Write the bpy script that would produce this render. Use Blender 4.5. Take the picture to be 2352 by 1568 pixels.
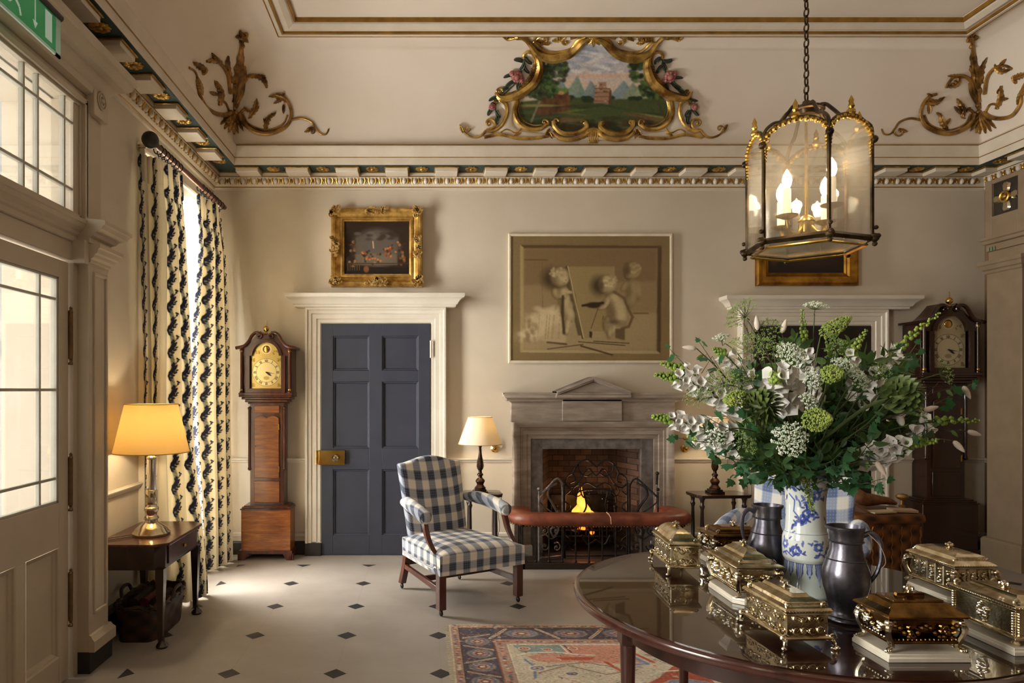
import bpy, math, random
import numpy as np
from mathutils import Vector, Matrix, Quaternion
R = math.radians
PI = math.pi
random.seed(7)
SC = bpy.context.scene
COL = SC.collection
for o in list(bpy.data.objects): bpy.data.objects.remove(o)

# ------------------------------------------------------------------ room size
XL, XR, YF, YB = -1.93, 5.12, 6.24, -3.4     # left wall, right wall, far wall, back wall
ZC = 4.38                                    # flat ceiling
F, VX, VY, CH = 1568.0, 975.0, 895.0, 1.5    # focal length in px, principal point, eye height

# ------------------------------------------------------------------ camera
cam = bpy.data.cameras.new('camera'); camo = bpy.data.objects.new('camera', cam); COL.objects.link(camo)
camo.location = (0, 0, CH); camo.rotation_euler = (R(90), 0, 0)
cam.sensor_width = 36; cam.lens = 24.0; cam.sensor_fit = 'HORIZONTAL'
cam.shift_x = (1176 - VX) / 2352; cam.shift_y = (VY - 784) / 2352
cam.clip_start = .05
SC.camera = camo

# ------------------------------------------------------------------ world, daylight, exposure
def S(h):
    h = h.lstrip('#'); c = [int(h[i:i+2], 16) / 255 for i in (0, 2, 4)]
    return tuple((x / 12.92 if x <= .04045 else ((x + .055) / 1.055) ** 2.4) for x in c)
w = bpy.data.worlds.new('overcast_sky'); SC.world = w; w.use_nodes = True
w.node_tree.nodes['Background'].inputs[0].default_value = (.95, .93, .9, 1)
w.node_tree.nodes['Background'].inputs[1].default_value = .45
def area(name, loc, rot, sx, sy, power, col):
    l = bpy.data.lights.new(name, 'AREA'); l.shape = 'RECTANGLE'; l.size = sx; l.size_y = sy
    l.energy = power; l.color = col
    o = bpy.data.objects.new(name, l); COL.objects.link(o); o.location = loc; o.rotation_euler = rot
    return o
DAY = (1.0, .975, .95)
# overcast daylight standing outside each window and the glazed door of the left wall, all facing into the room; the unseen near and back ones add fill
area('daylight_far_window', (XL - .62, 5.3, 1.65), (0, R(-90), 0), 2.9, 1.5, 262, DAY)
area('daylight_entrance_door', (XL - .55, 2.9, 1.75), (0, R(-90), 0), 2.9, 1.5, 20, DAY)
area('fill_near_window', (XL - .55, .85, 1.9), (0, R(-90), 0), 2.8, 1.5, 108, (1.0, .95, .89))  # unseen window light, set here to brighten table and flowers
area('daylight_back_window', (XL - .55, -2.0, 1.9), (0, R(-90), 0), 2.8, 1.5, 22, (1.0, .88, .74))
SC.view_settings.view_transform = 'Standard'; SC.view_settings.look = 'None'
SC.view_settings.gamma = 1; SC.view_settings.exposure = 1.5
SC.view_settings.use_curve_mapping = False

# ------------------------------------------------------------------ geometry helpers
WM = {}                                       # world matrices of things and parts
class MB:
    def __init__(s): s.v = []; s.f = []
    def add(s, vs, fs, M=None):
        b = len(s.v)
        s.v += [tuple(M @ Vector(p)) if M is not None else tuple(p) for p in vs]
        s.f += [tuple(i + b for i in f) for f in fs]; return s
    def box(s, x0, x1, y0, y1, z0, z1, M=None):
        vs = [(x, y, z) for x in (x0, x1) for y in (y0, y1) for z in (z0, z1)]
        return s.add(vs, [(0,1,3,2),(4,6,7,5),(0,4,5,1),(2,3,7,6),(0,2,6,4),(1,5,7,3)], M)
    def loft(s, rings, closed=True, caps=True, M=None):
        n = len(rings[0]); vs = [p for r in rings for p in r]; fs = []
        for i in range(len(rings) - 1):
            for j in range(n if closed else n - 1):
                k = (j + 1) % n
                fs.append((i*n + j, i*n + k, (i+1)*n + k, (i+1)*n + j))
        if caps and closed:
            fs.append(tuple(range(n))[::-1]); fs.append(tuple((len(rings)-1)*n + j for j in range(n)))
        return s.add(vs, fs, M)
    def lathe(s, prof, n=28, c=(0,0,0), M=None, sx=1, sy=1, fl=None, caps=True):
        rings = []
        for r, z in prof:
            ring = []
            for k in range(n):
                a = 2*PI*k/n; q = r * (1 if fl is None else fl(a, z))
                ring.append((c[0] + q*math.cos(a)*sx, c[1] + q*math.sin(a)*sy, c[2] + z))
            rings.append(ring)
        return s.loft(rings, caps=caps, M=M)
    def tube(s, pts, r, n=8, caps=True, M=None, flat=None, closed=False):
        P = [Vector(p) for p in pts]; m = len(P)
        rs = r if isinstance(r, (list, tuple)) else [r]*m
        T = []
        for i in range(m):
            if closed: t = P[(i+1) % m] - P[i-1]
            else: t = P[min(i+1, m-1)] - P[max(i-1, 0)]
            T.append(t.normalized() if t.length > 1e-9 else Vector((0,0,1)))
        a = Vector((0,0,1)) if abs(T[0].z) < .9 else Vector((1,0,0))
        if flat is not None: a = Vector(flat)
        u = (a - T[0]*a.dot(T[0])).normalized(); rings = []
        for i in range(m):
            u = u - T[i]*u.dot(T[i])
            if u.length < 1e-6: u = T[i].orthogonal()
            u.normalize(); w_ = T[i].cross(u)
            rings.append([tuple(P[i] + (u*math.cos(2*PI*k/n) + w_*math.sin(2*PI*k/n))*rs[i]) for k in range(n)])
        if closed: rings.append(rings[0])
        return s.loft(rings, caps=caps and not closed, M=M)
    def ball(s, c, r, n=10, m=6, M=None, sc=(1,1,1)):
        prof = [(max(1e-4, math.sin(PI*i/m)), -math.cos(PI*i/m)) for i in range(m+1)]
        rings = [[(c[0]+r*sc[0]*q*math.cos(2*PI*k/n), c[1]+r*sc[1]*q*math.sin(2*PI*k/n), c[2]+r*sc[2]*z) for k in range(n)] for q, z in prof]
        return s.loft(rings, M=M)
    def prism(s, poly, c0, c1, axis='y', M=None):
        def mk(a, b, c): return {'x': (c, a, b), 'y': (a, c, b), 'z': (a, b, c)}[axis]
        return s.loft([[mk(a, b, c0) for a, b in poly], [mk(a, b, c1) for a, b in poly]], M=M)
    def run(s, prof, path, fn):
        """profile points (o,e) along path: fn(k,o,e)->xyz for each path station k"""
        return s.loft([[fn(k, o, e) for o, e in prof] for k in range(path)], closed=False)
    def build(s, name, mat=None, parent=None, world=False, bevel=0, smooth=40, loc=None, seg=2, sub=0, flip=False):
        vs = s.v
        if world and parent is not None:
            inv = WM[parent.name].inverted(); vs = [tuple(inv @ Vector(p)) for p in vs]
        if loc is not None: vs = [(p[0]-loc[0], p[1]-loc[1], p[2]-loc[2]) for p in vs]
        me = bpy.data.meshes.new(name); me.from_pydata(vs, [], s.f); me.update()
        import bmesh
        bm = bmesh.new(); bm.from_mesh(me); bmesh.ops.recalc_face_normals(bm, faces=bm.faces); bm.to_mesh(me); bm.free()
        return link(name, me, mat, parent, bevel, smooth, loc, seg, sub)
def link(name, me, mat=None, parent=None, bevel=0, smooth=40, loc=None, seg=2, sub=0):
    if smooth:
        me.polygons.foreach_set('use_smooth', [True]*len(me.polygons)); me.set_sharp_from_angle(angle=R(smooth))
    o = bpy.data.objects.new(name, me); COL.objects.link(o)
    if mat: me.materials.append(mat)
    if parent is not None: o.parent = parent
    if loc is not None: o.location = loc
    if bevel:
        b = o.modifiers.new('b', 'BEVEL'); b.width = bevel; b.segments = seg; b.limit_method = 'ANGLE'; b.angle_limit = R(35)
    if sub:
        b = o.modifiers.new('s', 'SUBSURF'); b.levels = sub; b.render_levels = sub
    WM[o.name] = (WM[parent.name].copy() if parent is not None else Matrix.Identity(4)) @ (Matrix.Translation(loc) if loc is not None else Matrix.Identity(4))
    return o
def thing(name, label, cat, loc=(0,0,0), rz=0, group=None, sc=1):
    o = bpy.data.objects.new(name, None); COL.objects.link(o); o.location = loc; o.rotation_euler = (0, 0, rz)
    o.scale = (sc, sc, sc); o.empty_display_size = .1
    o['label'] = label; o['category'] = cat
    if group: o['group'] = group
    WM[o.name] = Matrix.Translation(loc) @ Matrix.Rotation(rz, 4, 'Z') @ Matrix.Scale(sc, 4)
    return o
def tag(o, label, cat, group=None, kind=None):
    o['label'] = label; o['category'] = cat
    if group: o['group'] = group
    if kind: o['kind'] = kind
    return o
def struct(o): o['kind'] = 'structure'; return o
def copy_tree(o, parent=None):
    c = o.copy(); COL.objects.link(c); c.parent = parent
    WM[c.name] = WM[o.name].copy()
    for ch in list(o.children): copy_tree(ch, c)
    return c
def at(px, py, d): return Vector(((px - VX)*d/F, d, CH + (VY - py)*d/F))
def bez(pts, n=24):
    """Catmull-Rom through points"""
    P = [Vector(p) for p in pts]; out = []
    if len(P) < 3:
        return [P[0].lerp(P[-1], i/n) for i in range(n+1)]
    Q = [P[0]*2 - P[1]] + P + [P[-1]*2 - P[-2]]
    k = max(2, n // (len(P)-1))
    for i in range(1, len(Q)-2):
        for j in range(k):
            t = j/k; a, b, c, d = Q[i-1], Q[i], Q[i+1], Q[i+2]
            out.append(.5*((2*b) + (c-a)*t + (2*a-5*b+4*c-d)*t*t + (3*b-a-3*c+d)*t**3))
    out.append(P[-1]); return out
def taper(n, r0, r1, rm=None):
    if rm is None: return [r0 + (r1-r0)*i/(n-1) for i in range(n)]
    return [(r0 + (rm-r0)*min(1, 2*i/(n-1))) if i < (n-1)/2 else rm + (r1-rm)*(2*i/(n-1)-1) for i in range(n)]
def spiral(c, r0, r1, a0, a1, n=24, ax=(1,0,0), ay=(0,0,1)):
    ax, ay, c = Vector(ax), Vector(ay), Vector(c)
    return [c + (ax*math.cos(a0+(a1-a0)*i/n) + ay*math.sin(a0+(a1-a0)*i/n))*(r0+(r1-r0)*i/n) for i in range(n+1)]

# ------------------------------------------------------------------ painted canvases (pigment only), carried by colour attributes
class CV:
    def __init__(s, w, h, col, asp=1.0):
        s.w, s.h = w, h; s.u, s.v = np.meshgrid(np.linspace(0, 1, w), np.linspace(0, 1, h)); s.asp = asp
        s.c = np.zeros((h, w, 3)); s.c[:] = S(col) if isinstance(col, str) else col
    def mix(s, m, col, a=1.0, w=None):
        w = w or (slice(None), slice(None)); c = np.array(S(col) if isinstance(col, str) else col); m = np.clip(m, 0, 1)[..., None]*a
        s.c[w] = s.c[w]*(1-m) + c*m; return s
    def win(s, x0, y0, x1, y1):
        i0, i1 = max(0, int(x0*(s.w-1))-1), min(s.w, int(x1*(s.w-1))+3); j0, j1 = max(0, int(y0*(s.h-1))-1), min(s.h, int(y1*(s.h-1))+3)
        return (slice(j0, j1), slice(i0, i1)) if i1 > i0 and j1 > j0 else None
    def ell(s, cx, cy, rx, ry, col, rot=0, soft=.15, a=1.0):
        k = 1+soft*.6; q = max(rx*s.asp, ry)*k; W = s.win(cx-q/s.asp, cy-q, cx+q/s.asp, cy+q)
        if W is None: return s
        x = (s.u[W]-cx)*s.asp; y = s.v[W]-cy; c_, s_ = math.cos(rot), math.sin(rot)
        d = np.sqrt(((x*c_+y*s_)/(rx*s.asp))**2 + ((-x*s_+y*c_)/ry)**2)
        return s.mix((1-d)/soft + .5, col, a, W)
    def poly(s, pts, col, a=1.0, soft=None):
        g = (soft or 0)*1.5/min(s.w, s.h); xs = [p[0] for p in pts]; ys = [p[1] for p in pts]
        W = s.win(min(xs)-g, min(ys)-g, max(xs)+g, max(ys)+g)
        if W is None: return s
        u, v = s.u[W], s.v[W]; ins = np.zeros_like(u, bool); n = len(pts)
        for i in range(n):
            x0, y0 = pts[i]; x1, y1 = pts[(i+1) % n]
            if y0 == y1: continue
            ins ^= ((v > y0) != (v > y1)) & (u < (x1-x0)*(v-y0)/(y1-y0) + x0)
        m = np.pad(ins.astype(float), 1, mode='edge')
        for _ in range(soft or 0): m[1:-1, 1:-1] = (m[1:-1, 1:-1] + m[:-2, 1:-1] + m[2:, 1:-1] + m[1:-1, :-2] + m[1:-1, 2:])/5
        return s.mix(m[1:-1, 1:-1], col, a, W)
    def blur(s, n):
        for _ in range(n):
            p = np.pad(s.c, ((1, 1), (1, 1), (0, 0)), mode='edge'); s.c = (p[1:-1, 1:-1]*2 + p[:-2, 1:-1] + p[2:, 1:-1] + p[1:-1, :-2] + p[1:-1, 2:])/6
        return s
    def rect(s, x0, y0, x1, y1, col, a=1.0): return s.mix(((s.u>=x0)&(s.u<=x1)&(s.v>=y0)&(s.v<=y1)).astype(float), col, a)
    def line(s, pts, wd, col, a=1.0, soft=.5):
        for (x0, y0), (x1, y1) in zip(pts[:-1], pts[1:]):
            dx, dy = (x1-x0)*s.asp, y1-y0; L = dx*dx+dy*dy + 1e-12; g = wd*1.3
            W = s.win(min(x0, x1)-g/s.asp, min(y0, y1)-g, max(x0, x1)+g/s.asp, max(y0, y1)+g)
            if W is None: continue
            X = (s.u[W]-x0)*s.asp; Y = s.v[W]-y0; t = np.clip((X*dx+Y*dy)/L, 0, 1)
            d = np.hypot(X-t*dx, Y-t*dy); s.mix((wd-d)/(wd*soft)+.5, col, a, W)
        return s
    def grad(s, c0, c1, y0=0, y1=1, x=False):
        t = np.clip(((s.u if x else s.v)-y0)/(y1-y0), 0, 1)[..., None]
        s.c = np.array(S(c0))*(1-t) + np.array(S(c1))*t; return s
    def noise(s, amp, cell=6, seed=1, mask=None):
        rs = np.random.RandomState(seed); gh, gw = s.h//cell+2, s.w//cell+2
        g = rs.rand(gh, gw)-.5; yy = np.arange(s.h)/cell; xx = np.arange(s.w)/cell
        y0 = yy.astype(int); x0 = xx.astype(int); fy = (yy-y0)[:, None]; fx = (xx-x0)[None]
        a = g[y0][:, x0]; b = g[y0][:, x0+1]; c = g[y0+1][:, x0]; d = g[y0+1][:, x0+1]
        n = (a*(1-fx)+b*fx)*(1-fy) + (c*(1-fx)+d*fx)*fy
        if mask is not None: n = n*mask
        s.c = np.clip(s.c*(1+amp*n[..., None]*2), 0, 1); return s
def grid_mesh(name, P, C=None, mat=None, parent=None, keep=None, world=False, flip=False, loc=None, smooth=60):
    """P (h,w,3) points, C (h,w,3) pigment, keep (h,w) bool"""
    h, w_ = P.shape[:2]; V = P.reshape(-1, 3).astype(float)
    if world and parent is not None:
        Mi = np.array(WM[parent.name].inverted()); V = V @ Mi[:3,:3].T + Mi[:3,3]
    idx = np.arange(h*w_).reshape(h, w_)
    q = np.stack([idx[:-1,:-1], idx[:-1,1:], idx[1:,1:], idx[1:,:-1]], -1).reshape(-1, 4)
    if flip: q = q[:, ::-1]
    if keep is not None:
        kk = keep.reshape(-1); q = q[kk[q].all(1)]
        used = np.unique(q); rm = np.full(h*w_, -1); rm[used] = np.arange(len(used)); q = rm[q]; V = V[used]
        if C is not None: C = C.reshape(-1, 3)[used]
    me = bpy.data.meshes.new(name); n = len(q)
    me.vertices.add(len(V)); me.vertices.foreach_set('co', V.ravel())
    me.loops.add(n*4); me.loops.foreach_set('vertex_index', q.ravel().astype(np.int32))
    me.polygons.add(n); me.polygons.foreach_set('loop_start', np.arange(0, n*4, 4, dtype=np.int32))
    me.update(calc_edges=True)
    if C is not None:
        at_ = me.color_attributes.new('pigment', 'FLOAT_COLOR', 'POINT')
        c4 = np.concatenate([C.reshape(-1, 3), np.ones((len(V), 1))], 1); at_.data.foreach_set('color', c4.ravel())
    me.validate()
    return link(name, me, mat, parent, smooth=smooth, loc=loc)

# ------------------------------------------------------------------ materials
class E:                                       # tiny node-expression builder
    def __init__(s, nt, k): s.nt, s.k = nt, k
    def op(s, op, o=None, o2=None):
        n = s.nt.nodes.new('ShaderNodeMath'); n.operation = op; s.nt.links.new(s.k, n.inputs[0])
        for i, q in ((1, o), (2, o2)):
            if q is None: continue
            if isinstance(q, E): s.nt.links.new(q.k, n.inputs[i])
            else: n.inputs[i].default_value = q
        return E(s.nt, n.outputs[0])
    def __add__(s, o): return s.op('ADD', o)
    def __sub__(s, o): return s.op('SUBTRACT', o)
    def __mul__(s, o): return s.op('MULTIPLY', o)
    def __lt__(s, o): return s.op('LESS_THAN', o)
    def __gt__(s, o): return s.op('GREATER_THAN', o)
    def mod(s, o): return s.op('FLOORED_MODULO', o)
    def abs(s): return s.op('ABSOLUTE')
def coords(nt, which='Object'):
    t = nt.nodes.new('ShaderNodeTexCoord'); x = nt.nodes.new('ShaderNodeSeparateXYZ'); nt.links.new(t.outputs[which], x.inputs[0])
    return t.outputs[which], [E(nt, x.outputs[i]) for i in range(3)]
def mixc(nt, fac, a, b, mode='MIX'):
    n = nt.nodes.new('ShaderNodeMix'); n.data_type = 'RGBA'; n.blend_type = mode
    for i, q in ((0, fac), (6, a), (7, b)):
        if isinstance(q, E): q = q.k
        if hasattr(q, 'links') and hasattr(q, 'is_output'): nt.links.new(q, n.inputs[i])
        elif i == 0: n.inputs[0].default_value = q
        else: n.inputs[i].default_value = (*q[:3], 1)
    return n.outputs[2]
def base(name):
    m = bpy.data.materials.new(name); m.use_nodes = True; nt = m.node_tree
    return m, nt, nt.nodes['Principled BSDF']
def noise(nt, scale, detail=3, stretch=None, which='Object', rough=.55):
    tc, _ = coords(nt, which); n = nt.nodes.new('ShaderNodeTexNoise'); n.inputs['Scale'].default_value = scale
    n.inputs['Detail'].default_value = detail; n.inputs['Roughness'].default_value = rough
    if stretch:
        mp = nt.nodes.new('ShaderNodeMapping'); mp.inputs['Scale'].default_value = stretch
        nt.links.new(tc, mp.inputs[0]); tc = mp.outputs[0]
    nt.links.new(tc, n.inputs['Vector']); return n.outputs['Fac']
def ramp(nt, fac, a, b, stops=None):
    r = nt.nodes.new('ShaderNodeValToRGB'); nt.links.new(fac, r.inputs[0])
    stops = stops or ((.35, a), (.65, b))
    r.color_ramp.elements[0].position = stops[0][0]; r.color_ramp.elements[0].color = (*stops[0][1], 1)
    r.color_ramp.elements[1].position = stops[-1][0]; r.color_ramp.elements[1].color = (*stops[-1][1], 1)
    for p, c in stops[1:-1]: e = r.color_ramp.elements.new(p); e.color = (*c, 1)
    return r.outputs[0]
def bump(nt, p, h, strength=.3, dist=.01):
    b = nt.nodes.new('ShaderNodeBump'); b.inputs['Strength'].default_value = strength; b.inputs['Distance'].default_value = dist
    nt.links.new(h, b.inputs['Height']); nt.links.new(b.outputs[0], p.inputs['Normal'])
def M(name, col, col2=None, rough=.5, metal=0, ns=8, stretch=None, bs=None, bst=.3, bd=.004, coat=0, spec=.5, sheen=0, stops=None):
    m, nt, p = base(name); c = S(col)
    if col2: nt.links.new(ramp(nt, noise(nt, ns, 4, stretch), c, S(col2), stops), p.inputs['Base Color'])
    else: p.inputs['Base Color'].default_value = (*c, 1)
    p.inputs['Roughness'].default_value = rough; p.inputs['Metallic'].default_value = metal
    p.inputs['Coat Weight'].default_value = coat; p.inputs['Coat Roughness'].default_value = .08
    p.inputs['Specular IOR Level'].default_value = spec; p.inputs['Sheen Weight'].default_value = sheen
    if bs: bump(nt, p, noise(nt, bs, 4, stretch), bst, bd)
    return m
def Mpig(name, rough=.6, coat=0, bs=None, bst=.2, transl=0, spec=.4):
    m, nt, p = base(name); a = nt.nodes.new('ShaderNodeVertexColor'); a.layer_name = 'pigment'
    nt.links.new(a.outputs[0], p.inputs['Base Color']); p.inputs['Roughness'].default_value = rough
    p.inputs['Coat Weight'].default_value = coat; p.inputs['Coat Roughness'].default_value = .1
    p.inputs['Specular IOR Level'].default_value = spec
    if bs: bump(nt, p, noise(nt, bs, 4), bst, .003)
    if transl:
        t = nt.nodes.new('ShaderNodeBsdfTranslucent'); nt.links.new(a.outputs[0], t.inputs[0])
        x = nt.nodes.new('ShaderNodeMixShader'); x.inputs[0].default_value = transl
        nt.links.new(p.outputs[0], x.inputs[1]); nt.links.new(t.outputs[0], x.inputs[2])
        nt.links.new(x.outputs[0], nt.nodes['Material Output'].inputs[0])
    return m
def Mtransl(name, col, t=.5, rough=.8, col2=None):
    m, nt, p = base(name); p.inputs['Base Color'].default_value = (*S(col), 1); p.inputs['Roughness'].default_value = rough
    b = nt.nodes.new('ShaderNodeBsdfTranslucent'); b.inputs[0].default_value = (*S(col2 or col), 1)
    x = nt.nodes.new('ShaderNodeMixShader'); x.inputs[0].default_value = t
    nt.links.new(p.outputs[0], x.inputs[1]); nt.links.new(b.outputs[0], x.inputs[2])
    nt.links.new(x.outputs[0], nt.nodes['Material Output'].inputs[0]); return m
def Mglass(name, tint=(.96, .97, .96), gloss=.1, rough=.02):
    m, nt, p = base(name); nt.nodes.remove(p)
    t = nt.nodes.new('ShaderNodeBsdfTransparent'); t.inputs[0].default_value = (*tint, 1)
    g = nt.nodes.new('ShaderNodeBsdfGlossy'); g.inputs['Roughness'].default_value = rough
    l = nt.nodes.new('ShaderNodeLayerWeight'); l.inputs[0].default_value = .25
    mm = nt.nodes.new('ShaderNodeMath'); mm.operation = 'MULTIPLY_ADD'; mm.inputs[1].default_value = .5; mm.inputs[2].default_value = gloss*.4
    nt.links.new(l.outputs['Fresnel'], mm.inputs[0])
    x = nt.nodes.new('ShaderNodeMixShader'); nt.links.new(mm.outputs[0], x.inputs[0])
    nt.links.new(t.outputs[0], x.inputs[1]); nt.links.new(g.outputs[0], x.inputs[2])
    nt.links.new(x.outputs[0], nt.nodes['Material Output'].inputs[0]); return m
def Memit(name, col, st):
    m, nt, p = base(name); p.inputs['Base Color'].default_value = (*S(col), 1)
    p.inputs['Emission Color'].default_value = (*S(col), 1); p.inputs['Emission Strength'].default_value = st; return m
def Mwood(name, dark, light, rough=.3, coat=.3, scale=3, stretch=(9, 9, .9), red=None):
    m, nt, p = base(name)
    n1 = noise(nt, scale, 6, stretch, rough=.65); st = ((.3, S(dark)), (.5, S(red or light)), (.72, S(light)))
    nt.links.new(ramp(nt, n1, None, None, st), p.inputs['Base Color'])
    p.inputs['Roughness'].default_value = rough; p.inputs['Coat Weight'].default_value = coat; p.inputs['Coat Roughness'].default_value = .12
    return m

MWALL = M('wall_paint', '#cfc2ae', '#c8bba6', .75, ns=2.5, bs=60, bst=.05)
MPANEL = M('white_gloss_paint', '#d8cfc0', '#cfc5b4', .42, ns=4)
MDOORL = M('stone_paint', '#bfb09a', '#b7a892', .45, ns=4)
MCEIL = M('ceiling_paint', '#e2d5c6', '#dccebd', .8, ns=1.5, bs=40, bst=.05)
MCORN = M('cornice_paint', '#d6cab8', '#cdc0ac', .6, ns=6)
MTEAL = M('teal_soffit_paint', '#2c4644', '#243a3b', .6)
MGILT = M('gilding', '#d4ac58', '#8f6830', .34, .75, ns=14, bs=60, bst=.25)
MGILTL = M('gilt_line', '#a87e34', '#8a6426', .4, .55, ns=10)
MBRASS = M('polished_brass', '#d9b468', '#b88a3c', .2, 1, ns=6)
MCASK = M('casket_brass', '#e8dcc0', '#b09c74', .19, 1, ns=22, bs=90, bst=.25, bd=.002)
MCASKD = M('dark_casket_bronze', '#9a763f', '#5c4020', .22, 1, ns=16, bs=90, bst=.25, bd=.002)
MSILV = M('silvered_metal', '#e6dfd0', '#c8b890', .16, 1, ns=10)
MNAVY = M('navy_gloss_paint', '#393b47', '#343641', .42, ns=5, bs=50, bst=.04)
MBLACK = M('black_paint', '#211d1b', '#2a2522', .5, ns=6)
MIRON = M('wrought_iron', '#3a3430', '#241f1d', .4, .7, ns=12)
MIRONL = M('pale_steel', '#b4aea8', '#7e7874', .35, .7, ns=20)
MMAHOG = Mwood('mahogany', '#33130a', '#6e3116', .28, .4, 3, (7, 7, .8), '#4c1f0f')
MMAHOGL = Mwood('faded_mahogany', '#6a3313', '#b06e2c', .32, .4, 4, (1.2, 7, 9), '#8c4f1c')
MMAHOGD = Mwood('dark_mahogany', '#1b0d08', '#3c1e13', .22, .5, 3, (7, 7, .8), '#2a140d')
MEBON = Mwood('nearly_black_oak', '#120b08', '#2a1a12', .35, .3, 4)
MSTONE = M('chimneypiece_stone', '#ab9c8e', '#8b7d70', .6, ns=4, stretch=(1, 1, 5), bs=50, bst=.15)
MSLATE = M('marble_slip', '#837a76', '#5d5654', .4, ns=14, bs=40, bst=.08)
MLEATH = M('worn_red_leather', '#8c4a33', '#643020', .42, ns=9, bs=70, bst=.35, bd=.003)
MMARB = M('white_marble', '#d9d2c2', '#c0b6a4', .25, ns=5, coat=.3)
MPEWT = M('dark_pewter', '#737079', '#3a383f', .3, .85, ns=10, bs=40, bst=.25)
MGLASS = Mglass('window_glass')
MLGLASS = Mglass('lantern_glass', (.93, .93, .92), .35, .04)
nt_ = MLGLASS.node_tree; dd = nt_.nodes.new('ShaderNodeBsdfTranslucent'); dd.inputs[0].default_value = (.9, .87, .8, 1); d2_ = nt_.nodes.new('ShaderNodeMixShader')
mo = nt_.nodes['Material Output']; src = mo.inputs[0].links[0].from_socket; d2_.inputs[0].default_value = .045
nt_.links.new(src, d2_.inputs[1]); nt_.links.new(dd.outputs[0], d2_.inputs[2]); nt_.links.new(d2_.outputs[0], mo.inputs[0])   # dusty old glass
# ================================================================== SETTING
def Mfloor():
    m, nt, p = base('flagstone_floor'); _, (x, y, z) = coords(nt)
    s = .5605
    dx = (x - .087 + s/2).mod(s) - s/2; dy = (y - .247 + s/2).mod(s) - s/2
    dia = (dx.abs() + dy.abs()) < .062
    inr = (y < 5.862) * (x > -1.60) * (x < 4.8)
    dia = dia * inr
    jx = ((x - .087).mod(s) < .004); jy = ((y - .247).mod(s) < .004)
    j = jx.op('MAXIMUM', jy) * inr
    b = ramp(nt, noise(nt, 1.6, 5), S('#a39a90'), S('#948a80'))
    b = mixc(nt, j * .3, b, S('#857a6c')); b = mixc(nt, dia, b, S('#2e2a2a'))
    nt.links.new(b, p.inputs['Base Color']); p.inputs['Roughness'].default_value = .5
    bump(nt, p, noise(nt, 5, 5), .12, .01); return m
mb = MB(); mb.box(XL-.4, XR+.4, YB-.3, YF+.3, -.12, 0)
struct(mb.build('floor', Mfloor()))
mb = MB()                                                        # far wall with the fireplace recess
mb.box(XL-.4, 1.513-.445, YF, YF+.5, 0, 4.6); mb.box(1.513+.445, XR+.4, YF, YF+.5, 0, 4.6); mb.box(1.513-.445, 1.513+.445, YF, YF+.5, .965, 4.6)
mb.box(1.513-.445, 1.513+.445, YF+.42, YF+.5, 0, .965); struct(mb.build('wall_far', MWALL))
mb = MB(); mb.box(XR, XR+.3, YB-.3, YF, 0, 4.6); struct(mb.build('wall_right', M('wall_paint_right_shaded', '#7c6248', '#745a42', .75, ns=2.5)))  # right wall's dimness is put into a darker brown paint
mb = MB(); mb.box(XL-.4, XR+.3, YB-.3, YB, 0, 4.6); struct(mb.build('wall_back', M('wall_paint_back', '#6e5c48', '#665542', .75, ns=2.5)))
# left wall pierced by the entrance and three windows, two of them unseen and adding fill light
OPEN = [(-2.75, -1.25, .6, 3.2), (.1, 1.6, .6, 3.2), (2.32, 3.60, 0, 3.02), (4.72, 5.86, .3, 3.02)]
mb = MB(); y = YB
for a, b, z0, z1 in OPEN:
    mb.box(XL-.3, XL, y, a, 0, 4.6); mb.box(XL-.3, XL, a, b, z1, 4.6)
    if z0 > 0: mb.box(XL-.3, XL, a, b, 0, z0)
    y = b
mb.box(XL-.3, XL, y, YF, 0, 4.6); struct(mb.build('wall_left', MWALL))

# ceiling: coved on four sides, flat above
E0, Z0, E1, Z1 = .25, 3.67, .757, 4.37
def cove(t): th = t*PI/2; return E0+(E1-E0)*(1-math.cos(th)), Z0+(Z1-Z0)*math.sin(th)
def ring(prof, close=False):
    mb = MB()
    rings = [[(XL+e, YB+e, z), (XR-e, YB+e, z), (XR-e, YF-e, z), (XL+e, YF-e, z)] for e, z in prof]
    if close: rings.append(rings[0])
    mb.loft(rings, caps=False); return mb
mb = ring([(0, 3.7), (E0, 3.655)] + [cove(i/20) for i in range(21)] + [(.9, 4.40)])
mb.box(XL+.85, XR-.85, YB+.85, YF-.85, 4.40, 4.5)
mb.add([(XL, YB, 4.6), (XR, YB, 4.6), (XR, YF, 4.6), (XL, YF, 4.6)], [(0, 1, 2, 3)])
struct(mb.build('ceiling', MCEIL, smooth=30))
t2 = struct(ring([(.757, 4.36), (.757, 4.335), (.79, 4.33), (.80, 4.35), (.82, 4.352), (.86, 4.34), (.90, 4.36), (.92, 4.385), (.94, 4.41)]).build('trim_2', MCORN, smooth=20))
for a in ([(.752, 4.35), (.752, 4.333), (.762, 4.333), (.762, 4.35)], [(.793, 4.348), (.795, 4.334), (.808, 4.334), (.81, 4.352)], [(.912, 4.38), (.914, 4.366), (.926, 4.368), (.93, 4.4)]):
    ring(a, True).build('gilt_line', MGILTL, t2)
CP = [(0, 3.32), (.018, 3.325), (.02, 3.345), (.028, 3.353), (.032, 3.356), (.05, 3.385), (.07, 3.415), (.078, 3.42), (.078, 3.468), (.265, 3.468), (.265, 3.528), (.272, 3.532), (.276, 3.56), (.288, 3.60), (.292, 3.618), (.292, 3.628), (.27, 3.632), (.262, 3.65), (.25, 3.665), (.0, 3.68)]
t1 = struct(ring(CP).build('trim_1', MCORN, smooth=25))
ring([(.082, 3.4665), (.262, 3.4665), (.262, 3.4705), (.082, 3.4705)], True).build('soffit', MTEAL, t1)
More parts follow.
